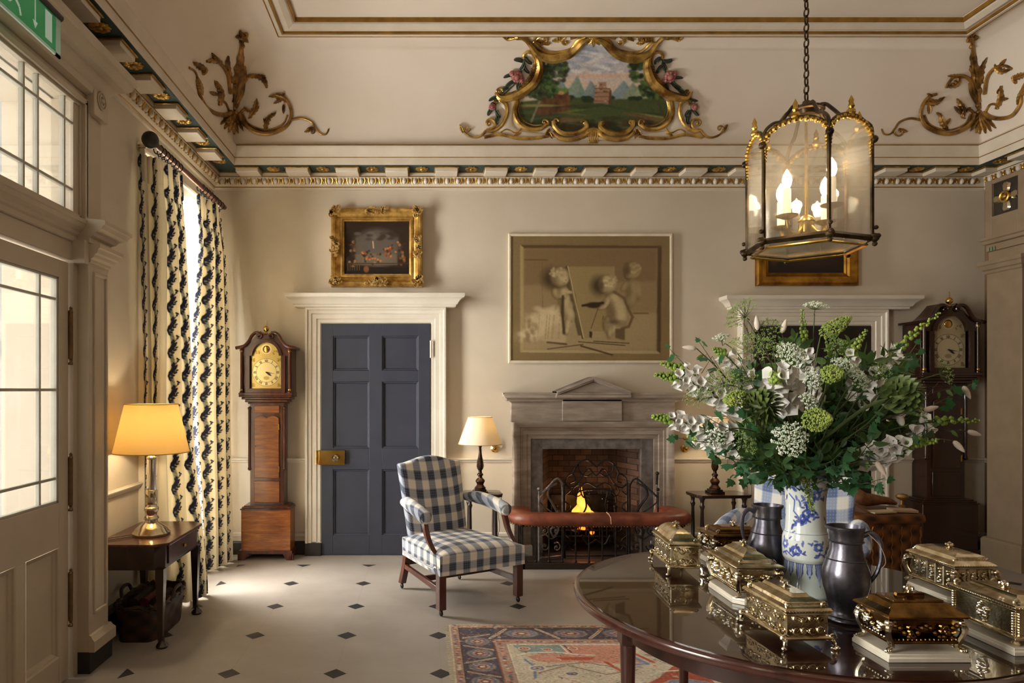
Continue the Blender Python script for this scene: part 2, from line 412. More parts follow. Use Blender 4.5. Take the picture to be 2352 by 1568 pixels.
for a in ([(.264, 3.633), (.282, 3.631), (.284, 3.637), (.266, 3.648)], [(.079, 3.456), (.086, 3.457), (.086, 3.466), (.079, 3.466)], [(.266, 3.529), (.2725, 3.530), (.273, 3.5345), (.266, 3.5345)], [(.019, 3.341), (.025, 3.345), (.024, 3.35), (.019, 3.35)], [(.07, 3.42), (.083, 3.419), (.083, 3.425), (.07, 3.425)]):
    ring(a, True).build('gilt_line', MGILTL, t1)
def wallmap(side):
    if side == 'far': return lambda a, e, z: (a, YF-e, z)
    if side == 'left': return lambda a, e, z: (XL+e, a, z)
    return lambda a, e, z: (XR-e, a, z)
def modillion(fn, a):
    def hb(a0, a1, e0, e1, z0, z1, m):
        m.add([fn(p, q, r) for p in (a0, a1) for q in (e0, e1) for r in (z0, z1)], [(0,1,3,2),(4,6,7,5),(0,4,5,1),(2,3,7,6),(0,2,6,4),(1,5,7,3)])
    m = MB(); hb(a-.098, a+.098, .07, .232, 3.422, 3.458, m); 
    o = m.build('modillion', MCORN, t1, bevel=.003)
    g = MB(); hb(a-.106, a+.106, .075, .242, 3.452, 3.4665, g); g.build('gilt_cap', MGILTL, o, bevel=.003); g = MB()
    g.tube([fn(a-.106, .08, 3.455), fn(a-.106, .243, 3.455), fn(a+.106, .243, 3.455), fn(a+.106, .08, 3.455)], .004, 6)
    g.build('gilt_line', MGILT, o)
def rosette(fn, a):
    m = MB()
    for k in range(8):
        th = 2*PI*k/8; c = fn(a + .038*math.cos(th), .17 + .038*math.sin(th), 3.461)
        m.ball(c, .02, 8, 5, sc=(1.05, 1.05, .5))
    m.ball(fn(a, .17, 3.458), .02, 8, 6, sc=(1, 1, .8))
    for k in range(8):
        th = 2*PI*(k+.5)/8; m.ball(fn(a + .05*math.cos(th), .17 + .05*math.sin(th), 3.464), .012, 6, 4, sc=(1, 1, .4))
    m.build('rosette', MGILT, t1)
fm, lm_, rm = wallmap('far'), wallmap('left'), wallmap('right')
for k in range(-3, 13):
    modillion(fm, -.245 + .44*k)
for k in range(-3, 12): rosette(fm, -.023 + .44*k if k > -4 else 0)
for k in range(9): modillion(lm_, 5.63 - .43*k); rosette(lm_, 5.415 - .43*k)
rosette(lm_, 5.86)
for k in range(4): modillion(rm, 5.63 - .43*k); rosette(rm, 5.415 - .43*k)
rosette(rm, 5.86)
def eggs(fn, a0, a1):
    m = MB(); g = MB(); n = int((a1-a0)/.097)
    for k in range(n):
        a = a0 + .097*(k+.5)
        m.ball(fn(a, .062, 3.388), .026, 8, 6, sc=(.8, .8, 1.1))
        for s_ in (-1, 1): g.tube([fn(a+s_*.029, .075, 3.412), fn(a+s_*.034, .068, 3.39), fn(a+s_*.022, .052, 3.362)], .0055, 5)
        g.ball(fn(a+.0485, .066, 3.385), .013, 6, 5, sc=(.7, .7, 1.6))
    m.build('egg_moulding', MCORN, t1); g.build('gilt_darts', MGILT, t1)
eggs(fm, XL+.05, XR-.05); eggs(lm_, 2.0, YF-.06); eggs(rm, 4.6, YF-.06)

# black skirting, dado rails
def ret(mb, prof, a0, a1, fn, ends=(1, 1)):
    """moulding returned at its ends; prof (e,z)"""
    rings = [[fn(a0-e*ends[0], 0, z), fn(a0-e*ends[0], e, z), fn(a1+e*ends[1], e, z), fn(a1+e*ends[1], 0, z)] for e, z in prof]
    mb.loft(rings, closed=False, caps=False); 
    n = len(prof)
    for c in (0, -1):
        mb.add([rings[c][k] for k in range(4)], [(0, 1, 2, 3)])
    return mb
SK = [(0, 0), (.022, 0), (.022, .105), (.014, .118), (0, .12)]
DADO = [(0, .835), (.012, .84), (.016, .852), (.03, .862), (.034, .872), (.026, .878), (0, .88)]
def rails(side, spans, n0):
    fn = wallmap(side); m = MB(); d = MB(); p = MB()
    for a0, a1 in spans:
        ret(m, SK, a0, a1, fn, (0, 0)); ret(d, DADO, a0, a1, fn, (0, 0))
        ret(d, [(0, .16), (.012, .165), (.014, .19), (0, .2)], a0, a1, fn, (0, 0))
    struct(m.build('baseboard_'+side, MBLACK, smooth=25)); struct(d.build('trim_%d' % n0, MPANEL, smooth=25))
rails('far', [(XL, -1.09), (.21, .80), (2.235, 2.85), (4.19, XR)], 3)
rails('left', [(1.85, 2.1), (3.84, 4.60), (5.98, YF)], 4)
rails('right', [(5.98, YF), (2.0, 4.2)], 5)

# ------------------------------------------------------------------ far wall doorcases with dark doors
def doorcase(n, x0, x1, zt, wo, cx0, cx1):
    """architrave outside opening x0..x1, cornice cx0..cx1"""
    m = MB()
    prof = [(0, 0), (0, .035), (.012, .045), (.04, .045), (.045, .055), (.085, .055), (.09, .066), (wo-.03, .07), (wo-.022, .085), (wo-.008, .085), (wo, .07), (wo, 0)]
    rings = [[(x0-o, YF-e, .115), (x0-o, YF-e, zt+o), (x1+o, YF-e, zt+o), (x1+o, YF-e, .115)] for o, e in prof]
    m.loft(rings, closed=False, caps=False)
    for sx in (x0-wo, x1): m.box(sx, sx+wo, YF-.055, YF, .11, .12)
    ret(m, [(.08, zt+.145), (.095, zt+.15), (.095, zt+.165), (.11, zt+.172), (.125, zt+.20), (.15, zt+.222), (.165, zt+.228), (.17, zt+.235), (.17, zt+.262), (0, zt+.266)], cx0+.17, cx1-.17, fm)
    m.box(x0-wo+.01, x1+wo-.01, YF-.08, YF, zt+wo-.01, zt+.15)
    o = struct(m.build('trim_%d' % n, MPANEL, smooth=25))
    b = MB(); b.box(x0-wo, x0, YF-.075, YF, 0, .115); b.box(x1, x1+wo, YF-.075, YF, 0, .115); b.build('plinth_block', MBLACK, o, bevel=.003)
    return o
def panel_door(n, x0, x1, zt, rows, cols, mat):
    y = YF - .02; m = MB(); xs = [x0]; 
    for a, b in cols: xs += [a, b]
    xs.append(x1); zs = [.004]
    for a, b in rows: zs += [a, b]
    zs.append(zt)
    for i in range(0, len(xs), 2): m.box(xs[i], xs[i+1], y-.03, y+.02, .004, zt)
    for j in range(0, len(zs), 2):
        for a, b in cols: m.box(a, b, y-.03, y+.02, zs[j], zs[j+1])
    d = struct(m.build('door_%d' % n, mat, bevel=.002))
    for a, b in cols:
        for c, e in rows:
            q = MB(); st = [(0, -.03), (.006, -.022), (.014, -.02), (.02, -.008)]
            q.loft([[(a+t, y+k, c+t), (b-t, y+k, c+t), (b-t, y+k, e-t), (a+t, y+k, e-t)] for t, k in st], caps=False)
            q.add([(a+.02, y-.008, c+.02), (b-.02, y-.008, c+.02), (b-.02, y-.008, e-.02), (a+.02, y-.008, e-.02)], [(0,1,2,3)])
            q.build('panel', mat, d, smooth=0)
    return d
doorcase(6, -.935, .052, 2.10, .147, -1.245, .358)
d2 = panel_door(2, -.935, .052, 2.10, [(.18, .78), (.97, 1.575), (1.675, 1.99)], [(-.83, -.50), (-.385, -.055)], MNAVY)
m = MB(); m.box(-.955, -.72, YF-.085, YF-.05, .825, .955); lk = m.build('rim_lock', MBRASS, d2, bevel=.004)
m = MB(); m.tube([(-.975, YF-.08, .83), (-.975, YF-.08, .95)], .012, 10); m.box(-.98, -.95, YF-.08, YF-.05, .83, .95)
m.box(-.955, -.72, YF-.09, YF-.084, .825, .835); m.box(-.955, -.72, YF-.09, YF-.084, .945, .955); m.build('keeper', MBRASS, lk)
m = MB(); Mx = Matrix.Translation((-.80, YF-.085, .888)) @ Matrix.Rotation(R(90), 4, 'X')
m.lathe([(.001, .07), (.018, .068), (.03, .055), (.03, .04), (.014, .03), (.011, .012), (.022, .006), (.024, 0)], 20, M=Mx); m.build('door_knob', MSILV, lk)
m = MB()
for z0, z1 in ((1.79, 1.93), (.2, .34)): m.tube([(.058, YF-.065, z0), (.058, YF-.065, z1)], .009, 8)
for z0 in (1.93, .34): m.ball((.058, YF-.065, z0+.008), .011, 8, 6)
m.build('hinge', MPANEL, d2)
doorcase(7, 3.005, 4.05, 2.08, .145, 2.69, 4.445)
d3 = panel_door(3, 3.005, 4.05, 2.08, [(.18, .78), (.97, 1.575), (1.675, 1.97)], [(3.12, 3.46), (3.59, 3.93)], M('shaded_navy_gloss', '#1b1716', '#231d1b', .4))  # navy door in shade, its shade put into a near-black colour
m = MB(); m.box(3.01, 3.2, YF-.08, YF-.05, .83, .95); lk = m.build('rim_lock', MBRASS, d3, bevel=.004)
m = MB(); m.ball((3.15, YF-.1, .89), .028, 12, 8); m.build('door_knob', MBRASS, lk)

# ------------------------------------------------------------------ entrance: glazed door, overlight, doorcase on the left wall
XD = -1.85
def xb(m, x0, x1, y0, y1, z0, z1): return m.box(x0, x1, y0, y1, z0, z1)
m = MB()
ys = [(2.40, 2.513), (3.457, 3.546)]
for a, b in ys: m.box(XD-.045, XD, a, b, .006, 2.16)
for a, b in ((2.07, 2.16), (.70, .929), (.006, .145)): m.box(XD-.045, XD, 2.513, 3.457, a, b)
m.box(XD-.045, XD, 3.09, 3.17, .145, .70); m.box(XD-.045, XD, 2.74, 2.80, .145, .70)
d1 = struct(m.build('door_1', MDOORL, bevel=.002))
for a, b in ((3.17, 3.457), (2.80, 3.09), (2.513, 2.74)):
    q = MB(); st = [(0, 0), (.008, -.004), (.012, -.014), (.024, -.02), (.028, -.026)]
    q.loft([[(XD+k, a+t, .145+t), (XD+k, b-t, .145+t), (XD+k, b-t, .70-t), (XD+k, a+t, .70-t)] for t, k in st], caps=False)
    q.add([(XD-.026, a+.028, .173), (XD-.026, b-.028, .173), (XD-.026, b-.028, .672), (XD-.026, a+.028, .672)], [(0,1,2,3)])
    q.build('panel', MDOORL, d1, smooth=0)
MBAR = M('glazing_bar_paint', '#b4ae9e', '#aaa595', .4)
g = MB()
for y in (3.308, 2.985, 2.662): g.box(XD-.032, XD-.012, y-.007, y+.007, .929, 2.07)
for z in (1.959, 1.50, 1.052): g.box(XD-.031, XD-.013, 2.513, 3.457, z-.007, z+.007)
for a in (2.513, 3.445): g.box(XD-.035, XD-.006, a, a+.012, .929, 2.07)
for a in (.929, 2.058): g.box(XD-.035, XD-.006, 2.513, 3.457, a, a+.012)
g.build('glazing_bars', MBAR, d1, bevel=.002)
g = MB(); g.box(XD-.025, XD-.02, 2.513, 3.457, .929, 2.07); g.build('pane', MGLASS, d1)
for z in (1.78, 1.02, .42):
    h = MB(); h.tube([(XD+.008, 3.552, z-.12), (XD+.008, 3.552, z+.12)], .011, 10)
    for s_ in (-1, 1): h.lathe([(.011, 0), (.014, .006), (.006, .018), (.009, .026), (.001, .034)], 10, c=(XD+.008, 3.552, z+s_*.12 + (0 if s_ > 0 else -.03)))
    for k in (-.05, 0, .05): h.tube([(XD+.008, 3.552, z+k-.001), (XD+.008, 3.552, z+k+.001)], .0125, 10)
    h.build('hinge', M('hinge_bronze', '#6b5238', '#8a6c48', .4, .7), d1)
# frame and doorcase
XP = -1.77
m = MB()
m.box(XL-.02, XD+.02, 3.56, 3.62, .0, 3.02)                      # jamb
m.box(XL-.02, XD+.015, 2.32, 3.62, 2.175, 2.42)                 # head between door and overlight
m.box(XL-.02, XP+.0, 3.60, 3.82, .115, 2.24)                    # pilaster
m.box(XL-.02, XD-.0, 2.28, 2.39, 0, 3.02)
m.box(XL-.02, XP-.03, 3.64, 3.80, 2.42, 3.05)                   # upper pilaster
m.box(XL-.02, XP-.05, 2.3, 3.70, 3.02, 3.08)
frame = struct(m.build('trim_8', MDOORL, bevel=.003))
m = MB()
m.loft([[(XP+.001+k, 3.645+t, .30+t) , (XP+.001+k, 3.80-t, .30+t), (XP+.001+k, 3.80-t, 2.13-t), (XP+.001+k, 3.645+t, 2.13-t)] for t, k in ((0, 0), (.004, .008), (.014, .008), (.02, .001))], caps=False)
m.build('pilaster_panel', MDOORL, frame, smooth=0)
fl2 = lambda a, e, z: (XP+e, a, z)
m = MB(); ret(m, [(0, .115), (.03, .115), (.03, .17), (.018, .185), (.012, .20), (0, .205)], 3.60, 3.82, fl2, (0, 1))
m.box(XL, XP, 3.8, 3.85, .115, .185)
m.build('pilaster_base', MDOORL, frame, smooth=25)
m = MB(); ret(m, [(0, 2.17), (.01, 2.175), (.01, 2.19), (.025, 2.20), (.03, 2.215), (.045, 2.222), (.05, 2.245), (.06, 2.25), (.06, 2.27), (0, 2.27)], 3.60, 3.82, fl2, (0, 1)); m.box(XL, XP+.001, 3.55, 3.82, 2.16, 2.28)
for e, z0, z1 in ((.01, 2.175, 2.2), (.03, 2.2, 2.225), (.05, 2.222, 2.25), (.06, 2.25, 2.27)): m.box(XL, XP+.001, 3.81, 3.82+e, z0, z1)
m.build('capital', MDOORL, frame, smooth=25)
ENT = [(0, 2.27), (.012, 2.275), (.012, 2.30), (.03, 2.31), (.04, 2.325), (.06, 2.335), (.075, 2.345), (.085, 2.365), (.095, 2.37), (.095, 2.39), (0, 2.40)]
fl3 = lambda a, e, z: (XD+.02+e, a, z)
m = MB(); ret(m, [(e*.6, z) for e, z in ENT], 2.2, 3.60, fl3, (0, 0))
ret(m, ENT, 3.58, 3.82, fl2, (0, 1)); m.box(XL, XP, 3.58, 3.84, 2.27, 2.40)
for e, z0, z1 in ((.03, 2.3, 2.33), (.06, 2.33, 2.35), (.095, 2.365, 2.395)): m.box(XL, XP+.001, 3.8, 3.82+e, z0, z1)
m.build('entablature', MDOORL, frame, smooth=25)
m = MB()                                                         # console block with round patera
m.box(XL, XP+.0, 3.66, 3.82, 2.98, 3.20); con = m.build('console_block', MDOORL, frame, bevel=.004)
m = MB()
for r_ in (.045, .028): m.tube([(XP+.004, 3.74+r_*math.cos(2*PI*k/24), 3.08+r_*math.sin(2*PI*k/24)) for k in range(24)], .005, 6, closed=True)
m.ball((XP+.002, 3.74, 3.08), .014, 10, 6); m.build('patera', MDOORL, con)
TOPC = [(0, 3.08), (.03, 3.09), (.04, 3.12), (.07, 3.15), (.08, 3.17), (.12, 3.18), (.14, 3.20), (.15, 3.225), (.16, 3.23), (.16, 3.27), (.0, 3.28)]
m = MB(); ret(m, TOPC, 1.9, 3.76, lambda a, e, z: (XP-.04+e, a, z), (0, 1)); m.box(XL, XP-.04, 1.9, 3.84, 3.08, 3.28)
m.build('hood_moulding', MDOORL, frame, smooth=25)
m = MB(); m.box(XL-.02, XP+.006, 3.60, 3.86, 0, .115); m.box(XL-.02, XD-.005, 2.2, 2.4, 0, .115); m.build('plinth_block', MBLACK, frame, bevel=.004)
# overlight
XT = -1.82
m = MB()
for a, b in ((2.34, 2.40), (3.61, 3.66)): m.box(XT-.05, XT, a, b, 2.42, 3.03)
m.box(XT-.05, XT, 2.40, 3.61, 2.38, 2.425); m.box(XT-.05, XT, 2.40, 3.61, 3.0, 3.03)
m.box(XT-.02, XT+.02, 3.625, 3.655, 2.40, 3.03); m.box(XT-.02, XT+.02, 2.40, 3.655, 3.015, 3.045)
w1 = struct(m.build('window_1', MDOORL, bevel=.003))
g = MB()
for y in (3.484, 3.244, 3.129, 2.90, 2.78, 2.54): g.box(XT-.04, XT-.015, y-.007, y+.007, 2.425, 3.0)
for z in (2.89, 2.545): g.box(XT-.039, XT-.016, 2.4, 3.61, z-.007, z+.007)
g.build('glazing_bars', MBAR, w1, bevel=.002)
g = MB(); g.box(XT-.03, XT-.026, 2.40, 3.61, 2.42, 3.0); g.build('pane', MGLASS, w1)
# far window: sash in a deep white reveal
def sash(n, a, b, z0, z1, mat):
    m = MB(); x0 = XL-.26
    m.box(x0, x0+.05, a, a+.06, z0, z1); m.box(x0, x0+.05, b-.06, b, z0, z1); m.box(x0, x0+.05, a+.06, b-.06, z0, z0+.08)
    m.box(x0, x0+.05, a+.06, b-.06, z1-.06, z1); zm = (z0+z1)/2; m.box(x0, x0+.05, a+.06, b-.06, zm-.025, zm+.025)
    W = struct(m.build('window_%d' % n, mat, bevel=.003)); g = MB()
    for k in (1, 2): y = a+.06+(b-a-.12)*k/3; g.box(x0+.01, x0+.035, y-.01, y+.01, z0+.08, z1-.06)
    for k in (1, 2, 4, 5): z = z0+.08+(z1-z0-.14)*k/6; g.box(x0+.012, x0+.033, a+.06, b-.06, z-.01, z+.01)
    g.build('glazing_bars', mat, W)
    g = MB(); g.box(x0+.02, x0+.024, a+.06, b-.06, z0+.08, z1-.06); g.build('pane', MGLASS, W)
    s_ = MB(); s_.box(XL-.25, XL+.03, a-.02, b+.02, z0-.035, z0-.001); s_.build('sill', mat, W, bevel=.005)
    f = MB()
    st = [(0, 0), (0, .02), (.01, .028), (.08, .028), (.09, .04), (.11, .04), (.115, 0)]
    f.loft([[(XL+e, a-o, z0-.03), (XL+e, a-o, z1+o), (XL+e, b+o, z1+o), (XL+e, b+o, z0-.03)] for o, e in st], closed=False, caps=False)
    f.build('architrave', mat, W, smooth=25)
MWHT = M('white_window_paint', '#ece6da', '#e2dacb', .45, ns=5)
sash(2, 4.72, 5.86, .3, 3.02, MWHT); sash(3, .1, 1.6, .6, 3.2, MWHT); sash(4, -2.75, -1.25, .6, 3.2, MWHT)  # near and back sashes unseen, the near one placed to light the table

# ------------------------------------------------------------------ right wall doorcase with a rosette in its frieze
XQ = 4.90; fr = lambda a, e, z: (XQ-e, a, z)
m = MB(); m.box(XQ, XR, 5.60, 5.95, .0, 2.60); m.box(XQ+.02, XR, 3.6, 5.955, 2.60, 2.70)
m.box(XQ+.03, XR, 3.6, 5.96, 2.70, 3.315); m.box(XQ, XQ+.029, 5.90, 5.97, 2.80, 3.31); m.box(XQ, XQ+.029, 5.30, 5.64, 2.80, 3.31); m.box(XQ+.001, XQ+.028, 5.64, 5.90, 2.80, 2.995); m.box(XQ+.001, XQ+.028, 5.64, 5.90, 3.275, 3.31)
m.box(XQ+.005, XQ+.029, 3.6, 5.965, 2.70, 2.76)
rt = struct(m.build('trim_9', M('right_doorcase_shaded_paint', '#8d7860', '#837058', .5), bevel=.004))  # brown darkened to carry the room's shade on this side
m = MB(); ret(m, [(0, 2.50), (.01, 2.51), (.015, 2.53), (.03, 2.54), (.04, 2.57), (.05, 2.58), (.05, 2.61), (0, 2.615)], 5.60, 5.95, fr, (1, 1))
ret(m, [(0, .0), (.03, 0), (.03, .2), (.02, .22), (0, .23)], 5.60, 5.95, fr, (1, 1))
ret(m, [(0, 2.76), (.015, 2.765), (.015, 2.79), (.03, 2.80), (.03, 2.82), (0, 2.825)], 3.6, 5.97, fr, (0, 1))
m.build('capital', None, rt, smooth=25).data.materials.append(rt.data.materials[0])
m = MB(); m.box(XQ+.022, XQ+.029, 5.64, 5.90, 2.995, 3.275); mt = m.build('frieze_panel', M('black_frieze_panel', '#2a2622', '#3a342c', .4), rt)
m = MB(); cy, cz = 5.77, 3.135
for k in range(4):
    a = PI/4 + k*PI/2; u = Vector((0, math.cos(a), math.sin(a))); v_ = Vector((0, -math.sin(a), math.cos(a)))
for k in range(4):
    a = k*PI/2; u = Vector((0, math.cos(a), math.sin(a))); v_ = Vector((0, -math.sin(a), math.cos(a))); c = Vector((XQ+.02, cy, cz))
    m.loft([[tuple(c+u*t+v_*w_), tuple(c+u*t-v_*w_), tuple(c+u*t-v_*w_*.6-Vector((.014, 0, 0))), tuple(c+u*t+v_*w_*.6-Vector((.014, 0, 0)))] for t, w_ in ((.015, .015), (.06, .032), (.10, .042), (.12, .022))])
m.build('cross_ornament', MSILV, mt)
m = MB(); m.tube([(XQ+.0, cy+.042*math.cos(2*PI*k/20), cz+.042*math.sin(2*PI*k/20)) for k in range(20)], .01, 6, closed=True); m.ball((XQ+.008, cy, cz), .024, 12, 8)
m.build('rosette', MGILT, mt)
m = MB()
for y0 in (5.86, 5.1, 4.6):
    for k in range(3): m.box(XQ-.004, XQ+.001, y0+k*.03, y0+k*.03+.018, 2.70, 2.735)
m.build('guttae', M('green_guttae_paint', '#7d8a6a', '#6b7858', .5), rt)
# ================================================================== COVE PLASTERWORK
def cove_hit(px, py, off=.0):
    """3-D point of the cove (far, left or right run) seen towards image direction px,py, pushed off its surface"""
    a, b = (px-VX)/F, (VY-py)/F; best = None
    for side in ('far', 'left', 'right'):
        lo, hi = 0., 1.
        def g(t):
            e, z = cove(t)
            if side == 'far': return (z-CH) - b*(YF-e)
            X = (XL+e) if side == 'left' else (XR-e)
            return (z-CH) - b*X/a if abs(a) > 1e-6 else 1
        if side != 'far' and ((side == 'left') != (a < 0)): continue
        for _ in range(26):
            mid = (lo+hi)/2
            if g(mid) > 0: hi = mid
            else: lo = mid
        t = (lo+hi)/2; e, z = cove(t)
        d = YF-e if side == 'far' else ((XL+e) if side == 'left' else (XR-e))/a
        th = t*PI/2; te = Vector(((E1-E0)*math.sin(th), (Z1-Z0)*math.cos(th))); te.normalize(); ne, nz = te.y, -te.x
        if best is None or d < best[0]-1e-4:
            P = Vector((a*d, d, CH+b*d))
            N = {'far': Vector((0, -ne, nz)), 'left': Vector((ne, 0, nz)), 'right': Vector((-ne, 0, nz))}[side]
            best = (d, P, N)
    return best[1] + best[2]*off, best[2]
def ctube(m, pts, r, n=30, off=None, smooth=True, ns=7):
    q = bez([(p[0], p[1], 0) for p in pts], n) if smooth else [Vector((p[0], p[1], 0)) for p in pts]
    k = len(q); rs = [r(i/(k-1)) if callable(r) else r for i in range(k)]
    m.tube([cove_hit(p.x, p.y, (off if off is not None else rs[i]*.7))[0] for i, p in enumerate(q)], rs, ns)
def cscroll(m, c, r, a0, turns, w0=.016, w1=.006, sgn=1, n=26):
    """volute centred at px c, outer radius r px"""
    pts = []
    for i in range(n+1):
        t = i/n; a = a0 + sgn*turns*2*PI*t; q = r*(1-.8*t)
        pts.append((c[0]+q*math.cos(a), c[1]-q*math.sin(a)))
    k = len(pts); m.tube([cove_hit(x, y, .012)[0] for x, y in pts], [w0+(w1-w0)*i/(k-1) for i in range(k)], 7)
    m.ball(cove_hit(c[0], c[1], .012)[0], w1*1.9, 8, 6)
def cleaf(m, p0, p1, w, bend=0, off=.016, lobes=5):
    """acanthus-like leaf from px p0 to p1, half width w px"""
    A, B = Vector((*p0, 0)), Vector((*p1, 0)); d = B-A; L = d.length; d.normalize(); nrm = Vector((-d.y, d.x, 0)); n = 22; up = []; 
    V = []
    for i in range(n+1):
        t = i/n; c = A.lerp(B, t) + nrm*bend*math.sin(PI*t)*L
        ww = w*math.sin(PI*min(1, .12+t*.88))**.7*(1-.42*abs(math.sin(PI*lobes*t))) + .4
        if i == n: ww = .3
        lift = off + .012*math.sin(PI*t)
        V.append((cove_hit(*(c-nrm*ww)[:2], .004)[0], cove_hit(*(c-nrm*ww*.5)[:2], lift)[0], cove_hit(*c[:2], lift*.75)[0], cove_hit(*(c+nrm*ww*.5)[:2], lift)[0], cove_hit(*(c+nrm*ww)[:2], .004)[0]))
    m.loft([[tuple(p) for p in r_] for r_ in V], closed=False, caps=False)
MCG = M('cartouche_gilding', '#e0ba68', '#7a5424', .32, .75, ns=9, bs=45, bst=.35)
MCOVEG = M('aged_gilding', '#b88c48', '#5e401c', .38, .6, ns=10, bs=45, bst=.35)

# --- central cartouche with its painted landscape
cart = thing('cartouche', 'large gilt rococo plaster cartouche around a painted landscape, on the cove above the fireplace', 'cartouche', cove_hit(1362, 200)[0])
C0 = 1362; MROSE = M('carved_rose_paint', '#b2746c', '#8a4a48', .55, ns=20)
def mir(pts): return [(2*C0-x, y) for x, y in pts]
# opening outline of the painting (left half, px), mirrored
half = [(1362, 83), (1335, 88), (1320, 106), (1300, 124), (1270, 136), (1248, 134), (1243, 160), (1232, 190), (1210, 215), (1196, 232), (1187, 255), (1192, 275), (1210, 290), (1240, 297), (1262, 290), (1282, 303), (1310, 309), (1340, 303), (1362, 292)]
outl = half + mir(half)[::-1][1:-1]
W_, H_ = 330, 230
cv = CV(W_, H_, '#3a3a28', asp=1.53)
def P_(x, y): return ((x-1180)/364, (y-80)/238)
def pp(*a): return [P_(x, y) for x, y in a]
cv.grad('#a4adba', '#c8b4a0', 0, .5)
for i in range(110):
    x, y = random.uniform(1290, 1490), random.uniform(88, 172)
    cv.ell(*P_(x, y), random.uniform(.015, .06), random.uniform(.01, .026), random.choice(['#c9c8ca', '#8f97a6', '#d8d2cc', '#7c8798', '#b4b0b8']), rot=random.uniform(-.3, .3), soft=.7, a=.55)
for i in range(16):
    cv.ell(*P_(random.uniform(1290, 1480), random.uniform(166, 192)), .11, .012, random.choice(['#cfa488', '#d29a78', '#bca8a2', '#b8b0ac']), soft=.9, a=.45)
for a, b, c, h, col in ((1290, 1250, 1318, 182, '#6f7c7a'), (1326, 1288, 1352, 172, '#6f8474'), (1356, 1330, 1392, 184, '#66787a'), (1432, 1390, 1470, 184, '#71858f'), (1452, 1420, 1500, 190, '#7a8468'), (1480, 1440, 1530, 188, '#8d9a70')):
    cv.poly(pp((b, 232), (a, h), (c, 232)), col, soft=3); cv.poly(pp((a, h), (a+7, h+22), (a-4, 232), (b, 232)), '#9aa294', a=.3, soft=3)
cv.poly(pp((1180, 235), (1300, 222), (1400, 228), (1540, 224), (1544, 320), (1180, 320)), '#45502c', soft=3)
for i in range(22): cv.ell(*P_(random.uniform(1300, 1520), random.uniform(222, 232)), .022, .02, '#26341f', soft=.5)
cv.poly(pp((1226, 262), (1246, 214), (1262, 203), (1305, 205), (1306, 230), (1313, 256), (1270, 262)), '#5c3a26', soft=2)
for k in range(40): cv.ell(*P_(random.uniform(1234, 1306), random.uniform(214, 258)), .012, .03, random.choice(['#7d5536', '#3c2417', '#6a4a30', '#54361f']), rot=random.uniform(-.4, .4), soft=.7, a=.6)
cv.poly(pp((1243, 222), (1262, 200), (1308, 203), (1300, 214), (1262, 216)), '#5f7a3a', soft=2)
cv.ell(*P_(1288, 213), .02, .018, '#a8824e', soft=.6)
cv.poly(pp((1363, 240), (1366, 202), (1374, 200), (1374, 188), (1392, 187), (1392, 200), (1402, 204), (1400, 240)), '#9a7860', soft=1)
for y in (203, 212, 222, 232): cv.line(pp((1365, y), (1401, y)), .004, '#6b4534')
for k in range(12): cv.ell(*P_(random.uniform(1367, 1398), random.uniform(192, 236)), .008, .007, random.choice(['#c4a183', '#5f3c2e']), a=.7)
cv.poly(pp((1400, 204), (1404, 208), (1404, 240), (1396, 240)), '#5b3c2e', soft=1)
for i in range(34):
    y = random.uniform(240, 300); cv.ell(*P_(random.uniform(1190, 1530), y), random.uniform(.05, .14), random.uniform(.008, .02), random.choice(['#5e7336', '#2f3d22', '#6f6136', '#7b5438', '#39301c', '#8a8a4a']), rot=random.uniform(-.2, .2), soft=.7, a=.7)
for s_, tx in ((1, 1243), (-1, 1506)):
    cv.line(pp((tx-30*s_, 296), (tx-16*s_, 262), (tx, 222), (tx+6*s_, 188)), .009, '#7c735c' if s_ > 0 else '#4c3a26')
    for i in range(300):
        a = random.uniform(0, 2*PI); q = random.random()**.5
        cx, cy = (tx+22*s_, 160) if i % 2 else (tx-2*s_, 205)
        x = cx + 40*q*math.cos(a); y = cy + (36 if i % 2 else 22)*q*math.sin(a)
        cv.ell(*P_(x, y), .015, .02, random.choice(['#1f2f1a', '#2c4423', '#1a261a', '#46602e', '#5a7038', '#3a3a24']), soft=.5, a=.8)
for i in range(60): cv.ell(*P_(random.uniform(1190, 1535), random.uniform(282, 312)), .03, .03, random.choice(['#20241a', '#2e2a1c', '#3a2c1c', '#2a3a20']), soft=.6, a=.7)
cv.blur(2); cv.noise(.14, 3, 3)
PP = np.zeros((H_, W_, 3)); keep = np.zeros((H_, W_), bool)
ins = CV(W_, H_, (0., 0, 0)); ins.poly(pp(*outl), (1., 1, 1)); keep = ins.c[..., 0] > .5
for j in range(H_):
    for i in range(W_):
        if keep[j, i]: PP[j, i] = cove_hit(1180+364*i/(W_-1), 80+238*j/(H_-1), .012)[0]
grid_mesh('landscape_painting', PP, cv.c, Mpig('oil_landscape_pigment', .45, bs=60, bst=.5), cart, keep, world=True)
